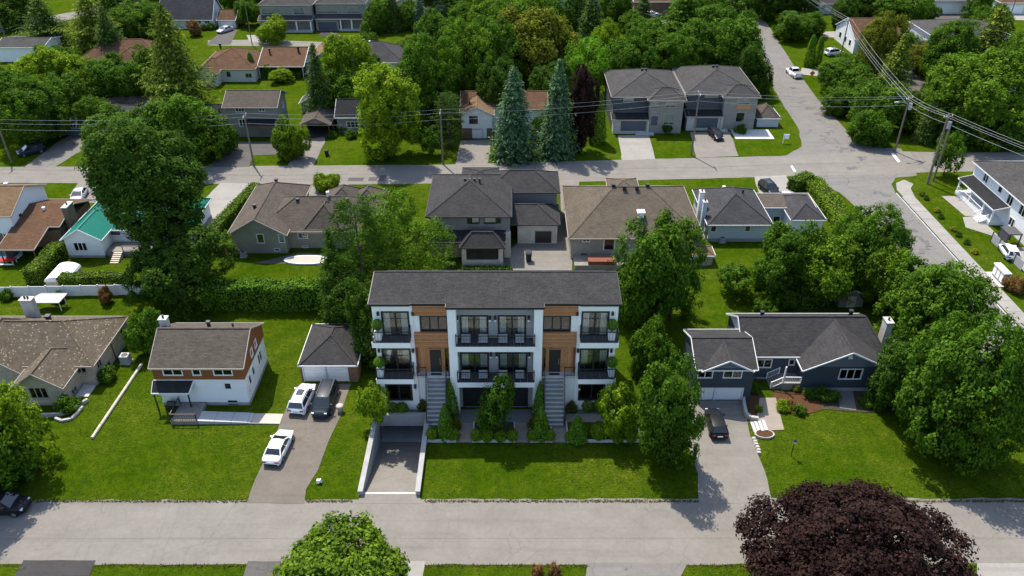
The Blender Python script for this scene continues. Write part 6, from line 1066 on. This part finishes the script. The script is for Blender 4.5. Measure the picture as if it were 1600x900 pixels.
# ---- grass blades on the lawns nearest the camera
def inside(P, poly):
    c = np.zeros(len(P), bool); n = len(poly)
    for i in range(n):
        (x0, y0), (x1, y1) = poly[i], poly[i-1]
        if y0 == y1: continue
        c ^= ((y0 > P[:, 1]) != (y1 > P[:, 1])) & (P[:, 0] < (x1-x0)*(P[:, 1]-y0)/(y1-y0)+x0)
    return c
r = np.random.default_rng(9); n = 330000; Q = np.column_stack([r.uniform(-72, 82, n), 46+86*r.random(n)**1.35]); Q = Q[np.abs(Q[:, 0]) < 6+0.69*Q[:, 1]]
bad = np.zeros(len(Q), bool)
for L in KEEP_OFF:
    a = np.array(L); lo, hi = a.min(0), a.max(0); c = np.where(((Q > lo) & (Q < hi)).all(1))[0]
    if len(c): bad[c] |= inside(Q[c], L)
for lo, hi in (((RX0-0.4, RY0-0.3), (RX1+0.4, RY1+0.6)), ((-17, 66.6), (13, 82)), ((69, 60), (71.7, 136))): bad |= ((Q > np.array(lo)) & (Q < np.array(hi))).all(1)
Q = Q[~bad]; n = len(Q); hgt = r.uniform(0.04, 0.12, n); P = np.column_stack([Q, hgt*0.5]); th = r.random(n)*6.283
gm = leaf_mesh('grass', P, np.stack([np.cos(th), np.sin(th), 0.5*np.ones(n)], 1), hgt*1.3, r, 0.4, 0.5, np.tile([0, 0, 1.0], (n, 1))); gm.materials.append(M['lf_grass']); go = link('grass', gm); tag(go, 'short rough grass of the front lawns', 'grass', kind='stuff')

# dry, taller fringe where the lawns meet the front street and the drives
n = 9000; xs_ = r.uniform(-62, 62, n); top = r.random(n) < 0.6; ys_ = np.where(top, 57.62+np.abs(r.normal(size=n))*0.16, 49.85-np.abs(r.normal(size=n))*0.16); Q = np.column_stack([xs_, ys_]); bad = np.zeros(n, bool)
for L in KEEP_OFF:
    a = np.array(L)
    if a[:, 0].max()-a[:, 0].min() < 60: bad |= inside(Q, L)
bad |= (Q[:, 0] > RX0-0.6) & (Q[:, 0] < RX1+0.6) & (Q[:, 1] > 55); Q = Q[~bad]; n = len(Q); hgt = r.uniform(0.1, 0.26, n); th = r.random(n)*6.283
gm = leaf_mesh('grass', np.column_stack([Q, hgt*0.45]), np.stack([np.cos(th), np.sin(th), 0.5*np.ones(n)], 1), hgt*1.3, r, 0.3, 0.5, np.tile([0, 0, 1.0], (n, 1))); gm.materials.append(M['lf_dry']); tag(link('grass', gm), 'dry grass fringe along the front street', 'grass', kind='stuff')
# ------------------------------------------------------------------ potted topiary on the balconies
def planter(x, y, z, label):
    t = Thing('potted_topiary', label, 'planter', (x, y, z), 'potted topiary on the balconies'); s_ = 0.42
    t.part('pot', MB().hexa([(x-s_*.8, y-s_*.8, z), (x+s_*.8, y-s_*.8, z), (x+s_*.8, y+s_*.8, z), (x-s_*.8, y+s_*.8, z)], [(x-s_, y-s_, z+1.05), (x+s_, y-s_, z+1.05), (x+s_, y+s_, z+1.05), (x-s_, y+s_, z+1.05)]), 'white_plastic'); t.part('stem', MB().tube([(x, y, z+1), (x, y, z+1.6)], 0.06, 6), 'bark')
    cr = LIB['ball'][0]; c = link('foliage', cr, t.o); c.location = (0, 0, 1.35); c.scale = (0.62, 0.62, 0.62); c.material_slots[0].link = 'OBJECT'; c.material_slots[0].material = M['lf_cedar']
yp3, yp2 = (YF+dy3)/2, (YF+dy2)/2
planter(XAT(592, yp3, zd3), yp3, zd3, 'potted ball shrub on top left balcony'); planter(XAT(595, yp2, zd2), yp2, zd2, 'potted ball shrub on middle left balcony'); planter(XAT(955, yp3, zd3), yp3, zd3, 'potted ball shrub on top right balcony'); planter(XAT(955, yp2, zd2), yp2, zd2, 'potted ball shrub on middle right balcony')
def chair(x, y, z, rot, label):
    t = Thing('balcony_chair', label, 'chair', (x, y, z), 'pale lounge chairs on the centre balconies')
    t.part('seat', MB().box(x-.5, y-.4, z+.25, x+.5, y+.4, z+.45), 'trim_grey'); t.part('backrest', MB().box(x-.5, y+.28, z+.45, x+.5, y+.4, z+.85), 'trim_grey')
    for dx in (-.42, .42):
        for dy in (-.32, .32): t.part('leg', MB().box(x+dx-.04, y+dy-.04, z, x+dx+.04, y+dy+.04, z+.25), 'black_metal')
for u, nm in ((728, 'leftmost'), (755, 'second from left'), (786, 'second from right'), (812, 'rightmost')):
    yy = YC-0.85; chair(XAT(u, yy, zc3), yy, zc3, 0, 'pale chair %s on top centre balcony' % nm); chair(XAT(u, yy, zc2), yy, zc2, 0, 'pale chair %s on middle centre balcony' % nm)
# ------------------------------------------------------------------ cars
def car(kind, paint, x, y, rot, label, name='parked_car', cat='car', z=0.05):
    D = dict(sedan=(4.85, 1.86, 1.45, .93, (-1.75, 1.2, -1.1, 0.2)), suv=(4.7, 1.92, 1.72, 1.05, (-2.2, 1.25, -1.85, 0.4)), hatch=(4.35, 1.8, 1.5, .98, (-2.02, 1.05, -1.55, 0.3)), van=(5.15, 2.02, 1.8, 1.08, (-2.42, 1.75, -2.2, 0.75)), pickup=(5.7, 2.0, 1.85, 1.12, (-0.6, 1.25, -0.45, 0.55)))[kind]
    L, W, H, belt, (xr, xf, xr2, xf2) = D; hl, hw = L/2, W/2
    t = link(name, None); t.location = (x, y, z); t.rotation_euler.z = R(rot); t.scale = (1.1, 1.12, 1.08); t.empty_display_size = 0.3; tag(t, label, cat)
    def part(n, mb, mat, parent=None, sm=False): return link(n, mesh(n, mb, (0, 0, 0), mat, sm), parent or t)
    hood = belt-0.06; tail = belt+0.03 if kind == 'sedan' else belt
    st = [(-hl, .58, .72, .36), (-hl+.07, tail-.13, .88, .24), (-hl+.3, tail, .98, .2), (xr, tail, 1, .2), (xr+.6, belt, 1, .18), (0, belt, 1, .18), (xf-.3, belt, 1, .18), (xf, belt-.01, .99, .18), (hl-.75, hood-.05, .96, .2), (hl-.32, hood-.13, .87, .22), (hl-.08, hood-.27, .7, .28), (hl, .52, .5, .36)]
    mb = MB(); rings = []
    for (sx, zt, k, zb) in st:
        w_ = hw*k; half = [(0, zt+.035), (w_*.6, zt+.025), (w_*.9, zt-.01), (w_*.985, zt-.1), (w_, (zt+zb)/2), (w_*.97, zb+.08), (w_*.9, zb)]
        ring = [(sx, -a, b) for a, b in half[::-1]]+[(sx, a, b) for a, b in half[1:]]; rings.append(len(mb.v)); mb.v += ring
    m_ = len(half)*2-1
    for a, b in zip(rings, rings[1:]): mb.f += [[a+i, b+i, b+i+1, a+i+1] for i in range(m_-1)]+[[a+m_-1, b+m_-1, b, a]]
    mb.f += [list(range(rings[0], rings[0]+m_)), list(range(rings[-1]+m_-1, rings[-1]-1, -1))]
    body = part('body', mb, paint, None, True)
    bw, rw = hw*.9, hw*.7; zb, zr = belt-.0, H-.05
    q = {'fl': (xf, bw, zb), 'fr': (xf, -bw, zb), 'rl': (xr, bw, zb), 'rr': (xr, -bw, zb), 'tfl': (xf2, rw, zr), 'tfr': (xf2, -rw, zr), 'trl': (xr2, rw, zr), 'trr': (xr2, -rw, zr)}
    part('windscreen', MB().poly([q['fl'], q['fr'], q['tfr'], q['tfl']], True), 'car_glass'); part('rear_window', MB().poly([q['rr'], q['rl'], q['trl'], q['trr']], True), 'car_glass')
    part('side_window', MB().poly([q['rl'], q['fl'], q['tfl'], q['trl']], True), 'car_glass'); part('side_window', MB().poly([q['fr'], q['rr'], q['trr'], q['tfr']], True), 'car_glass')
    rf = MB(); xm = (xr2+xf2)/2; e = .06
    rows = [(xr2-e, zr-.03), (xr2+.1, zr+.03), (xm, zr+.07), (xf2-.15, zr+.03), (xf2+e, zr-.03)]; n0 = len(rf.v)
    for (rx, rz) in rows: rf.v += [(rx, -rw-.04, rz-.05), (rx, -rw*.75, rz), (rx, 0, rz+.02), (rx, rw*.75, rz), (rx, rw+.04, rz-.05)]
    for i in range(4): rf.f += [[5*i+j, 5*i+5+j, 5*i+6+j, 5*i+1+j] for j in range(4)]
    part('roof', rf, paint, None, True)
    for a, b in (('fl', 'tfl'), ('fr', 'tfr'), ('rl', 'trl'), ('rr', 'trr')): part('pillar', MB().bar(q[a], q[b], .1, .09), paint)
    for s_ in (1, -1): part('pillar', MB().bar(((xr+xf)/2+.05, s_*bw*1.005, zb), ((xr2+xf2)/2, s_*rw*1.005, zr), .1, .05), paint)
    if kind in ('suv', 'van'):
        for s_ in (1, -1): part('roof_rail', MB().bar((xr2+.2, s_*rw*.95, zr+.1), (xf2-.2, s_*rw*.95, zr+.1), .05, .06), 'black_metal')
    if kind == 'pickup': part('cargo_bed', MB().box(-hl+.15, -hw*.8, belt-.02, xr-.15, hw*.8, belt+.06), 'wood_grey')
    if kind == 'suv': part('sunroof', MB().box(xm-.1, -rw*.55, zr+.075, xf2-.25, rw*.55, zr+.1), 'car_glass')
    for s_ in (1, -1):
        part('headlight', MB().box(hl-.5, s_*hw*.66-.16, hood-.32, hl-.13, s_*hw*.66+.1, hood-.17), 'lamp_clear'); part('taillight', MB().box(-hl-.012, s_*hw*.68-.18, tail-.34, -hl+.2, s_*hw*.68+.18, tail-.17), 'lamp_red'); part('mirror', MB().box(xf-.45, s_*hw*1.06-.1, belt+.02, xf-.28, s_*hw*1.06+.1, belt+.18), paint)
        for wx_ in (hl-.92, -hl+.92):
            rr_ = .36 if kind in ('suv', 'pickup', 'van') else .33; y0, y1 = s_*(hw-.2), s_*(hw+.015)
            wh = part('wheel', MB().tube([(wx_, y0, rr_-.04), (wx_, y1, rr_-.04)], rr_, 18), 'tyre'); part('rim', MB().tube([(wx_, y1, rr_-.04), (wx_, y1+s_*.012, rr_-.04)], rr_*.62, 12), 'rim', wh)
    part('bumper', MB().box(hl-.04, -hw*.6, .3, hl+.03, hw*.6, .5), 'rubber_black'); part('bumper', MB().box(-hl-.03, -hw*.7, .3, -hl+.04, hw*.7, .46), 'rubber_black'); part('licence_plate', MB().box(-hl-.045, -.26, .55, -hl-.012, .26, .7), 'plate')
    return t
def cp(kind, paint, u, v, rot, label, **k): x, y = G(u, v); return car(kind, paint, x, y, rot, label, **k)
cp('sedan', 'paint_white', 437, 704, 84, 'white sedan parked lowest on the shared driveway'); cp('suv', 'paint_white', 474, 629, 84, 'white crossover with black roof glass beside dark van'); cp('van', 'paint_gunmetal', 509, 632, -93, 'dark grey minivan facing the street before garage', name='minivan', cat='van')
cp('hatch', 'paint_black', 1117, 667, 90, 'black car parked beside round maple on navy house driveway'); cp('suv', 'paint_black', 8, 796, 0, 'dark car at left edge on front street')
cp('suv', 'paint_navy', 50, 240, -140, 'dark blue car on drive before slate bungalow'); cp('suv', 'paint_black', 80, 216, -140, 'dark car in shade beside slate bungalow'); cp('sedan', 'paint_silver', 352, 50, -120, 'pale silver car outside small garage at top'); cp('hatch', 'paint_black', 1118, 215, -80, 'black car on corner modern house driveway'); cp('pickup', 'paint_white', 1240, 118, 96, 'white pickup truck with open bed on side street', name='pickup_truck', cat='pickup'); cp('suv', 'paint_white', 1302, 86, 20, 'white car on lawn drive beyond cedar columns'); cp('suv', 'paint_black', 1201, 301, -78, 'black suv on pale blue house driveway'); cp('hatch', 'paint_silver', 1231, 318, -78, 'silver car beside clipped hedge on driveway'); cp('sedan', 'paint_white', 692, 42, -100, 'white car outside beige house at top'); cp('sedan', 'paint_white', 1018, 26, 0, 'white car far off at top behind woods'); cp('sedan', 'paint_black', 1034, 30, 0, 'black car far off at top behind woods'); cp('sedan', 'paint_silver', 125, 310, -80, 'car partly hidden by huge maple near green roof'); cp('hatch', 'paint_white', 1574, 398, 80, 'white vehicle behind glass fence at right edge')
# ------------------------------------------------------------------ utility poles and wires
TOPS = {}
def pole(key, u, vb, vt, label, arm=1.1, lamp=False, transf=False, rot=0.0, r0=0.19):
    x, y = G(u, vb); Ht = max(7.5, ZAT(vt, y)); t = Thing('utility_pole', label, 'pole', (x, y), 'wooden utility poles')
    t.part('pole', MB().tube([(x, y, 0), (x, y, Ht*.5), (x, y, Ht)], [r0, r0*.85, r0*.65], 10), 'pole_wood')
    c, s_ = math.cos(rot), math.sin(rot)
    if arm:
        t.part('crossarm', MB().bar((x-c*arm, y-s_*arm, Ht-.55), (x+c*arm, y+s_*arm, Ht-.55), .12, .14), 'pole_wood')
        for k in (-.9, -.35, .9): t.part('insulator', MB().tube([(x+c*arm*k, y+s_*arm*k, Ht-.48), (x+c*arm*k, y+s_*arm*k, Ht-.2)], .07, 6), 'white_plastic')
    if lamp: t.part('lamp_arm', MB().tube([(x, y, Ht-1.6), (x-1.2, y-.3, Ht-1.1), (x-2.2, y-.5, Ht-1.0)], .06, 6), 'steel'); t.part('lamp_head', MB().hexa([(x-2.9, y-.7, Ht-1.12), (x-2.1, y-.7, Ht-1.12), (x-2.1, y-.3, Ht-1.12), (x-2.9, y-.3, Ht-1.12)], [(x-2.8, y-.62, Ht-.95), (x-2.1, y-.62, Ht-.9), (x-2.1, y-.38, Ht-.9), (x-2.8, y-.38, Ht-.95)]), 'trim_grey')
    if transf: tr = t.part('transformer', MB().tube([(x+.45, y-.2, Ht-2.6), (x+.45, y-.2, Ht-1.4)], .34, 12), 'trim_grey'); t.part('lid', MB().tube([(x+.45, y-.2, Ht-1.4), (x+.45, y-.2, Ht-1.3)], [.36, .2], 12), 'steel', tr)
    TOPS[key] = (x, y, Ht, c*arm, s_*arm); return t
QY = math.pi/2
pole('a', 18, 254, 188, 'leftmost utility pole on rear street', rot=QY); pole('b', 397, 260, 178, 'utility pole before taupe house', rot=QY); pole('c', 692, 257, 172, 'utility pole left of white cottage', rot=QY); pole('d', 1080, 243, 143, 'utility pole between the two modern houses', rot=QY)
pole('e', 1398, 237, 150, 'utility pole with lamp and transformer among thicket trees', rot=0.6, lamp=True, transf=True); pole('f', 1449, 287, 178, 'thick utility pole on corner grass by small tree', rot=0.4, r0=.24, transf=True); pole('f2', 1458, 283, 190, 'second slimmer pole leaning beside corner pole', 0); pole('g', 1312, 94, 30, 'utility pole beside tall white gabled house', rot=0.2); pole('h', 1163, 118, 72, 'bare light pole behind corner modern house', 0, r0=.12); pole('i', 13, 72, 34, 'pole at top left by far road', 0, r0=.14); pole('j', 394, 70, 8, 'pole at top beside round clipped tree', 0, r0=.14); pole('k', 1577, 30, 2, 'pole at top right corner', 0, r0=.14); pole('m', 1214, 24, -40, 'pole at top beside side street', rot=0.2)
def wire(p, q, label, sag=0.7, rad=0.024):
    p = Vector(p); q = Vector(q); n = 14; pts = [p.lerp(q, i/n)-Vector((0, 0, sag*4*(i/n)*(1-i/n))) for i in range(n+1)]
    single('power_line', MB().tube(pts, rad, 5), 'wire', label, 'wire', tuple(p), 'overhead power lines')
def tip(k, f, dz=0.0): x, y, z, ax_, ay = TOPS[k]; return (x+ax_*f, y+ay*f, z-.22+dz)
def off(p, dx, dy): return (p[0]+dx, p[1]+dy, p[2])
for f, dz, nm in ((-.9, 0, 'farther'), (.9, 0, 'nearer'), (0, -1.6, 'lowest')):
    wire(off(tip('a', f, dz), -48, 1), tip('a', f, dz), '%s overhead wire running off left from leftmost pole' % nm); wire(tip('a', f, dz), tip('b', f, dz), '%s overhead wire over slate bungalow along rear street' % nm); wire(tip('b', f, dz), tip('c', f, dz), '%s overhead wire over carport and bright maple' % nm); wire(tip('c', f, dz), tip('d', f, dz), '%s overhead wire past blue spruces to modern houses' % nm); wire(tip('d', f, dz), tip('e', f, dz), '%s overhead wire crossing side street to lamp pole' % nm)
for f, dz, nm in ((-.9, 0, 'left'), (-.35, 0.1, 'middle'), (.9, 0, 'right'), (0, -1.5, 'low')):
    wire(tip('m', f, dz), tip('g', f, dz), '%s overhead wire at top over side street trees' % nm); wire(tip('g', f, dz), tip('e', f, dz), '%s overhead wire descending past thicket to lamp pole' % nm); wire(tip('e', f, dz), tip('f', f, dz), '%s overhead wire between lamp pole and corner pole' % nm, .3); wire(tip('f', f, dz), off(tip('f', f, dz), 27, -46), '%s overhead wire over white street house roof' % nm, 1.0)
# ------------------------------------------------------------------ small things
x, y = G(1236, 712); t = Thing('garden_lamp', 'small black lamp post on navy house lawn', 'lamp post', (x, y)); t.part('post', MB().tube([(x, y, 0), (x, y, 1.9)], .05, 8), 'black_metal'); t.part('lantern', MB().hexa([(x-.12, y-.12, 1.9), (x+.12, y-.12, 1.9), (x+.12, y+.12, 1.9), (x-.12, y+.12, 1.9)], [(x-.19, y-.19, 2.25), (x+.19, y-.19, 2.25), (x+.19, y+.19, 2.25), (x-.19, y+.19, 2.25)]), 'lamp_clear'); t.part('cap', MB().hexa([(x-.23, y-.23, 2.25), (x+.23, y-.23, 2.25), (x+.23, y+.23, 2.25), (x-.23, y+.23, 2.25)], [(x-.03, y-.03, 2.45), (x+.03, y-.03, 2.45), (x+.03, y+.03, 2.45), (x-.03, y+.03, 2.45)]), 'black_metal')
x, y = G(1223, 224); t = Thing('yard_sign', 'white hanging yard sign on corner lawn by side street', 'sign', (x, y)); t.part('post', MB().box(x-.06, y-.06, 0, x+.06, y+.06, 2.0), 'trim_white'); t.part('arm', MB().box(x-.06, y-.05, 1.85, x+1.1, y+.05, 1.97), 'trim_white'); t.part('board', MB().box(x+.15, y-.03, .95, x+1.05, y+.03, 1.75), 'stucco_white')
def bin_(u, v, mat, label, rot=0.3, s_=1.0):
    x, y = G(u, v); t = Thing('wheelie_bin', label, 'bin', (x, y)); t.part('body', MB().hexa([(x-.24*s_, y-.28*s_, .08), (x+.24*s_, y-.28*s_, .08), (x+.24*s_, y+.24*s_, .08), (x-.24*s_, y+.24*s_, .08)], [(x-.31*s_, y-.36*s_, 1.0*s_), (x+.31*s_, y-.36*s_, 1.0*s_), (x+.31*s_, y+.36*s_, 1.0*s_), (x-.31*s_, y+.36*s_, 1.0*s_)]), mat); t.part('lid', MB().hexa([(x-.34*s_, y-.4*s_, 1.0*s_), (x+.34*s_, y-.4*s_, 1.0*s_), (x+.34*s_, y+.4*s_, 1.0*s_), (x-.34*s_, y+.4*s_, 1.0*s_)], [(x-.3*s_, y-.3*s_, 1.1*s_), (x+.3*s_, y-.3*s_, 1.1*s_), (x+.3*s_, y+.4*s_, 1.12*s_), (x-.3*s_, y+.4*s_, 1.12*s_)]), mat)
    for d in (-.26, .26): t.part('wheel', MB().tube([(x+d*s_-.03, y+.3*s_, .12), (x+d*s_+.03, y+.3*s_, .12)], .12, 10), 'tyre')
bin_(826, 408, 'rubber_black', 'black wheelie bin on dark house driveway', s_=1.5); bin_(884, 330, 'rubber_black', 'black wheelie bin beside tan bungalow wall'); bin_(511, 243, 'rubber_black', 'black bin on lawn before grey cottage', s_=1.1)
x, y = G(532, 643); single('stone_urn', MB().tube([(x, y, 0), (x, y, .25), (x, y, .6), (x, y, .9), (x, y, 1.0)], [.3, .22, .42, .46, .36], 12), 'stone', 'stone garden urn on grass right of minivan', 'urn', (x, y, 0), None, True)
x, y = G(499, 755); t = Thing('toy_cart', 'white and dark small garden ornament on lawn left of ramp', 'ornament', (x, y)); t.part('body', MB().hexa([(x-.3, y-.2, .1), (x+.3, y-.2, .1), (x+.3, y+.2, .1), (x-.3, y+.2, .1)], [(x-.22, y-.15, .5), (x+.2, y-.15, .55), (x+.2, y+.15, .55), (x-.22, y+.15, .5)]), 'white_plastic'); t.part('wheel', MB().tube([(x+.2, y-.22, .15), (x+.2, y-.2, .15)], .15, 10), 'tyre'); t.part('handle', MB().tube([(x, y, .5), (x+.15, y, .8)], .03, 6), 'black_metal')
def ac(u, v, label): 
    x, y = G(u, v); t = Thing('air_conditioner', label, 'air conditioner', (x, y)); t.part('casing', MB().box(x-.4, y-.35, .05, x+.4, y+.35, .85), 'trim_grey'); t.part('fan', MB().tube([(x, y, .85), (x, y, .88)], .28, 12), 'black_metal'); t.part('pad', MB().box(x-.5, y-.45, 0, x+.5, y+.45, .05), 'concrete')
ac(381, 401, 'air conditioner at olive bungalow back wall'); ac(1128, 378, 'air conditioner behind pale blue house')
def barbecue(u, v, label):
    x, y = G(u, v); t = Thing('barbecue', label, 'barbecue', (x, y)); t.part('cabinet', MB().box(x-.5, y-.3, .1, x+.5, y+.3, .85), 'black_metal'); t.part('hood', MB().hexa([(x-.5, y-.3, .85), (x+.5, y-.3, .85), (x+.5, y+.3, .85), (x-.5, y+.3, .85)], [(x-.45, y-.1, 1.2), (x+.45, y-.1, 1.2), (x+.45, y+.25, 1.2), (x-.45, y+.25, 1.2)]), 'black_metal'); t.part('side_shelf', MB().box(x+.502, y-.25, .8, x+.95, y+.25, .85), 'steel')
barbecue(270, 640, 'black barbecue on porch deck of white house'); barbecue(912, 404, 'barbecue on tan bungalow deck')
x, y = G(1055, 460); t = Thing('tarp_pile', 'small blue tarpaulin bundle behind the joined trees', 'tarp', (x, y)); t.part('cover', MB().hexa([(x-1.1, y-.6, 0), (x+1.0, y-.7, 0), (x+1.1, y+.6, 0), (x-1.0, y+.7, 0)], [(x-.7, y-.3, .6), (x+.6, y-.35, .75), (x+.7, y+.3, .65), (x-.6, y+.35, .55)]), 'blue_tarp')
x, y = G(1268, 122); t = Thing('road_sign', 'orange roadworks sign near pickup truck', 'sign', (x, y)); t.part('panel', MB().poly([(x-.7, y, 1.2), (x, y, .5), (x+.7, y, 1.2), (x, y, 1.9)]).poly([(x-.7, y+.03, 1.2), (x, y+.03, .5), (x+.7, y+.03, 1.2), (x, y+.03, 1.9)], True), 'orange_sign'); t.part('leg', MB().bar((x-.4, y+.04, 0), (x, y+.04, 1.2), .06, .06).bar((x+.4, y+.04, 0), (x, y+.04, 1.2), .06, .06), 'black_metal')
x, y = G(14, 412); t = Thing('picnic_set', 'red and white garden table beside left hedge', 'table', (x, y)); t.part('top', MB().box(x-1.2, y-.6, .72, x+1.2, y+.6, .78), 'red_cloth'); [t.part('leg', MB().box(x+d-.05, y+e-.05, 0, x+d+.05, y+e+.05, .72), 'trim_white') for d in (-1, 1) for e in (-.45, .45)]; t.part('bench', MB().box(x-1.2, y-1.1, .42, x+1.2, y-.8, .47), 'trim_white'); t.part('bench', MB().box(x-1.2, y+.8, .42, x+1.2, y+1.1, .47), 'trim_white')

for lab, pts, hh in (('low curved stone wall of the upper bungalow flower bed', ((66, 651), (92, 650), (112, 644), (128, 633), (138, 627)), 0.45), ('low curved stone wall of the lower bungalow flower bed', ((87, 655), (97, 659), (112, 656), (122, 646), (130, 637)), 0.3)):
    P_ = px(*pts); t = Thing('bed_wall', lab, 'garden wall', (*P_[0], 0))
    for a, b in zip(P_, P_[1:]): t.part('stone_block', MB().bar((*a, hh/2), (*b, hh/2), 0.28, hh), 'stone')
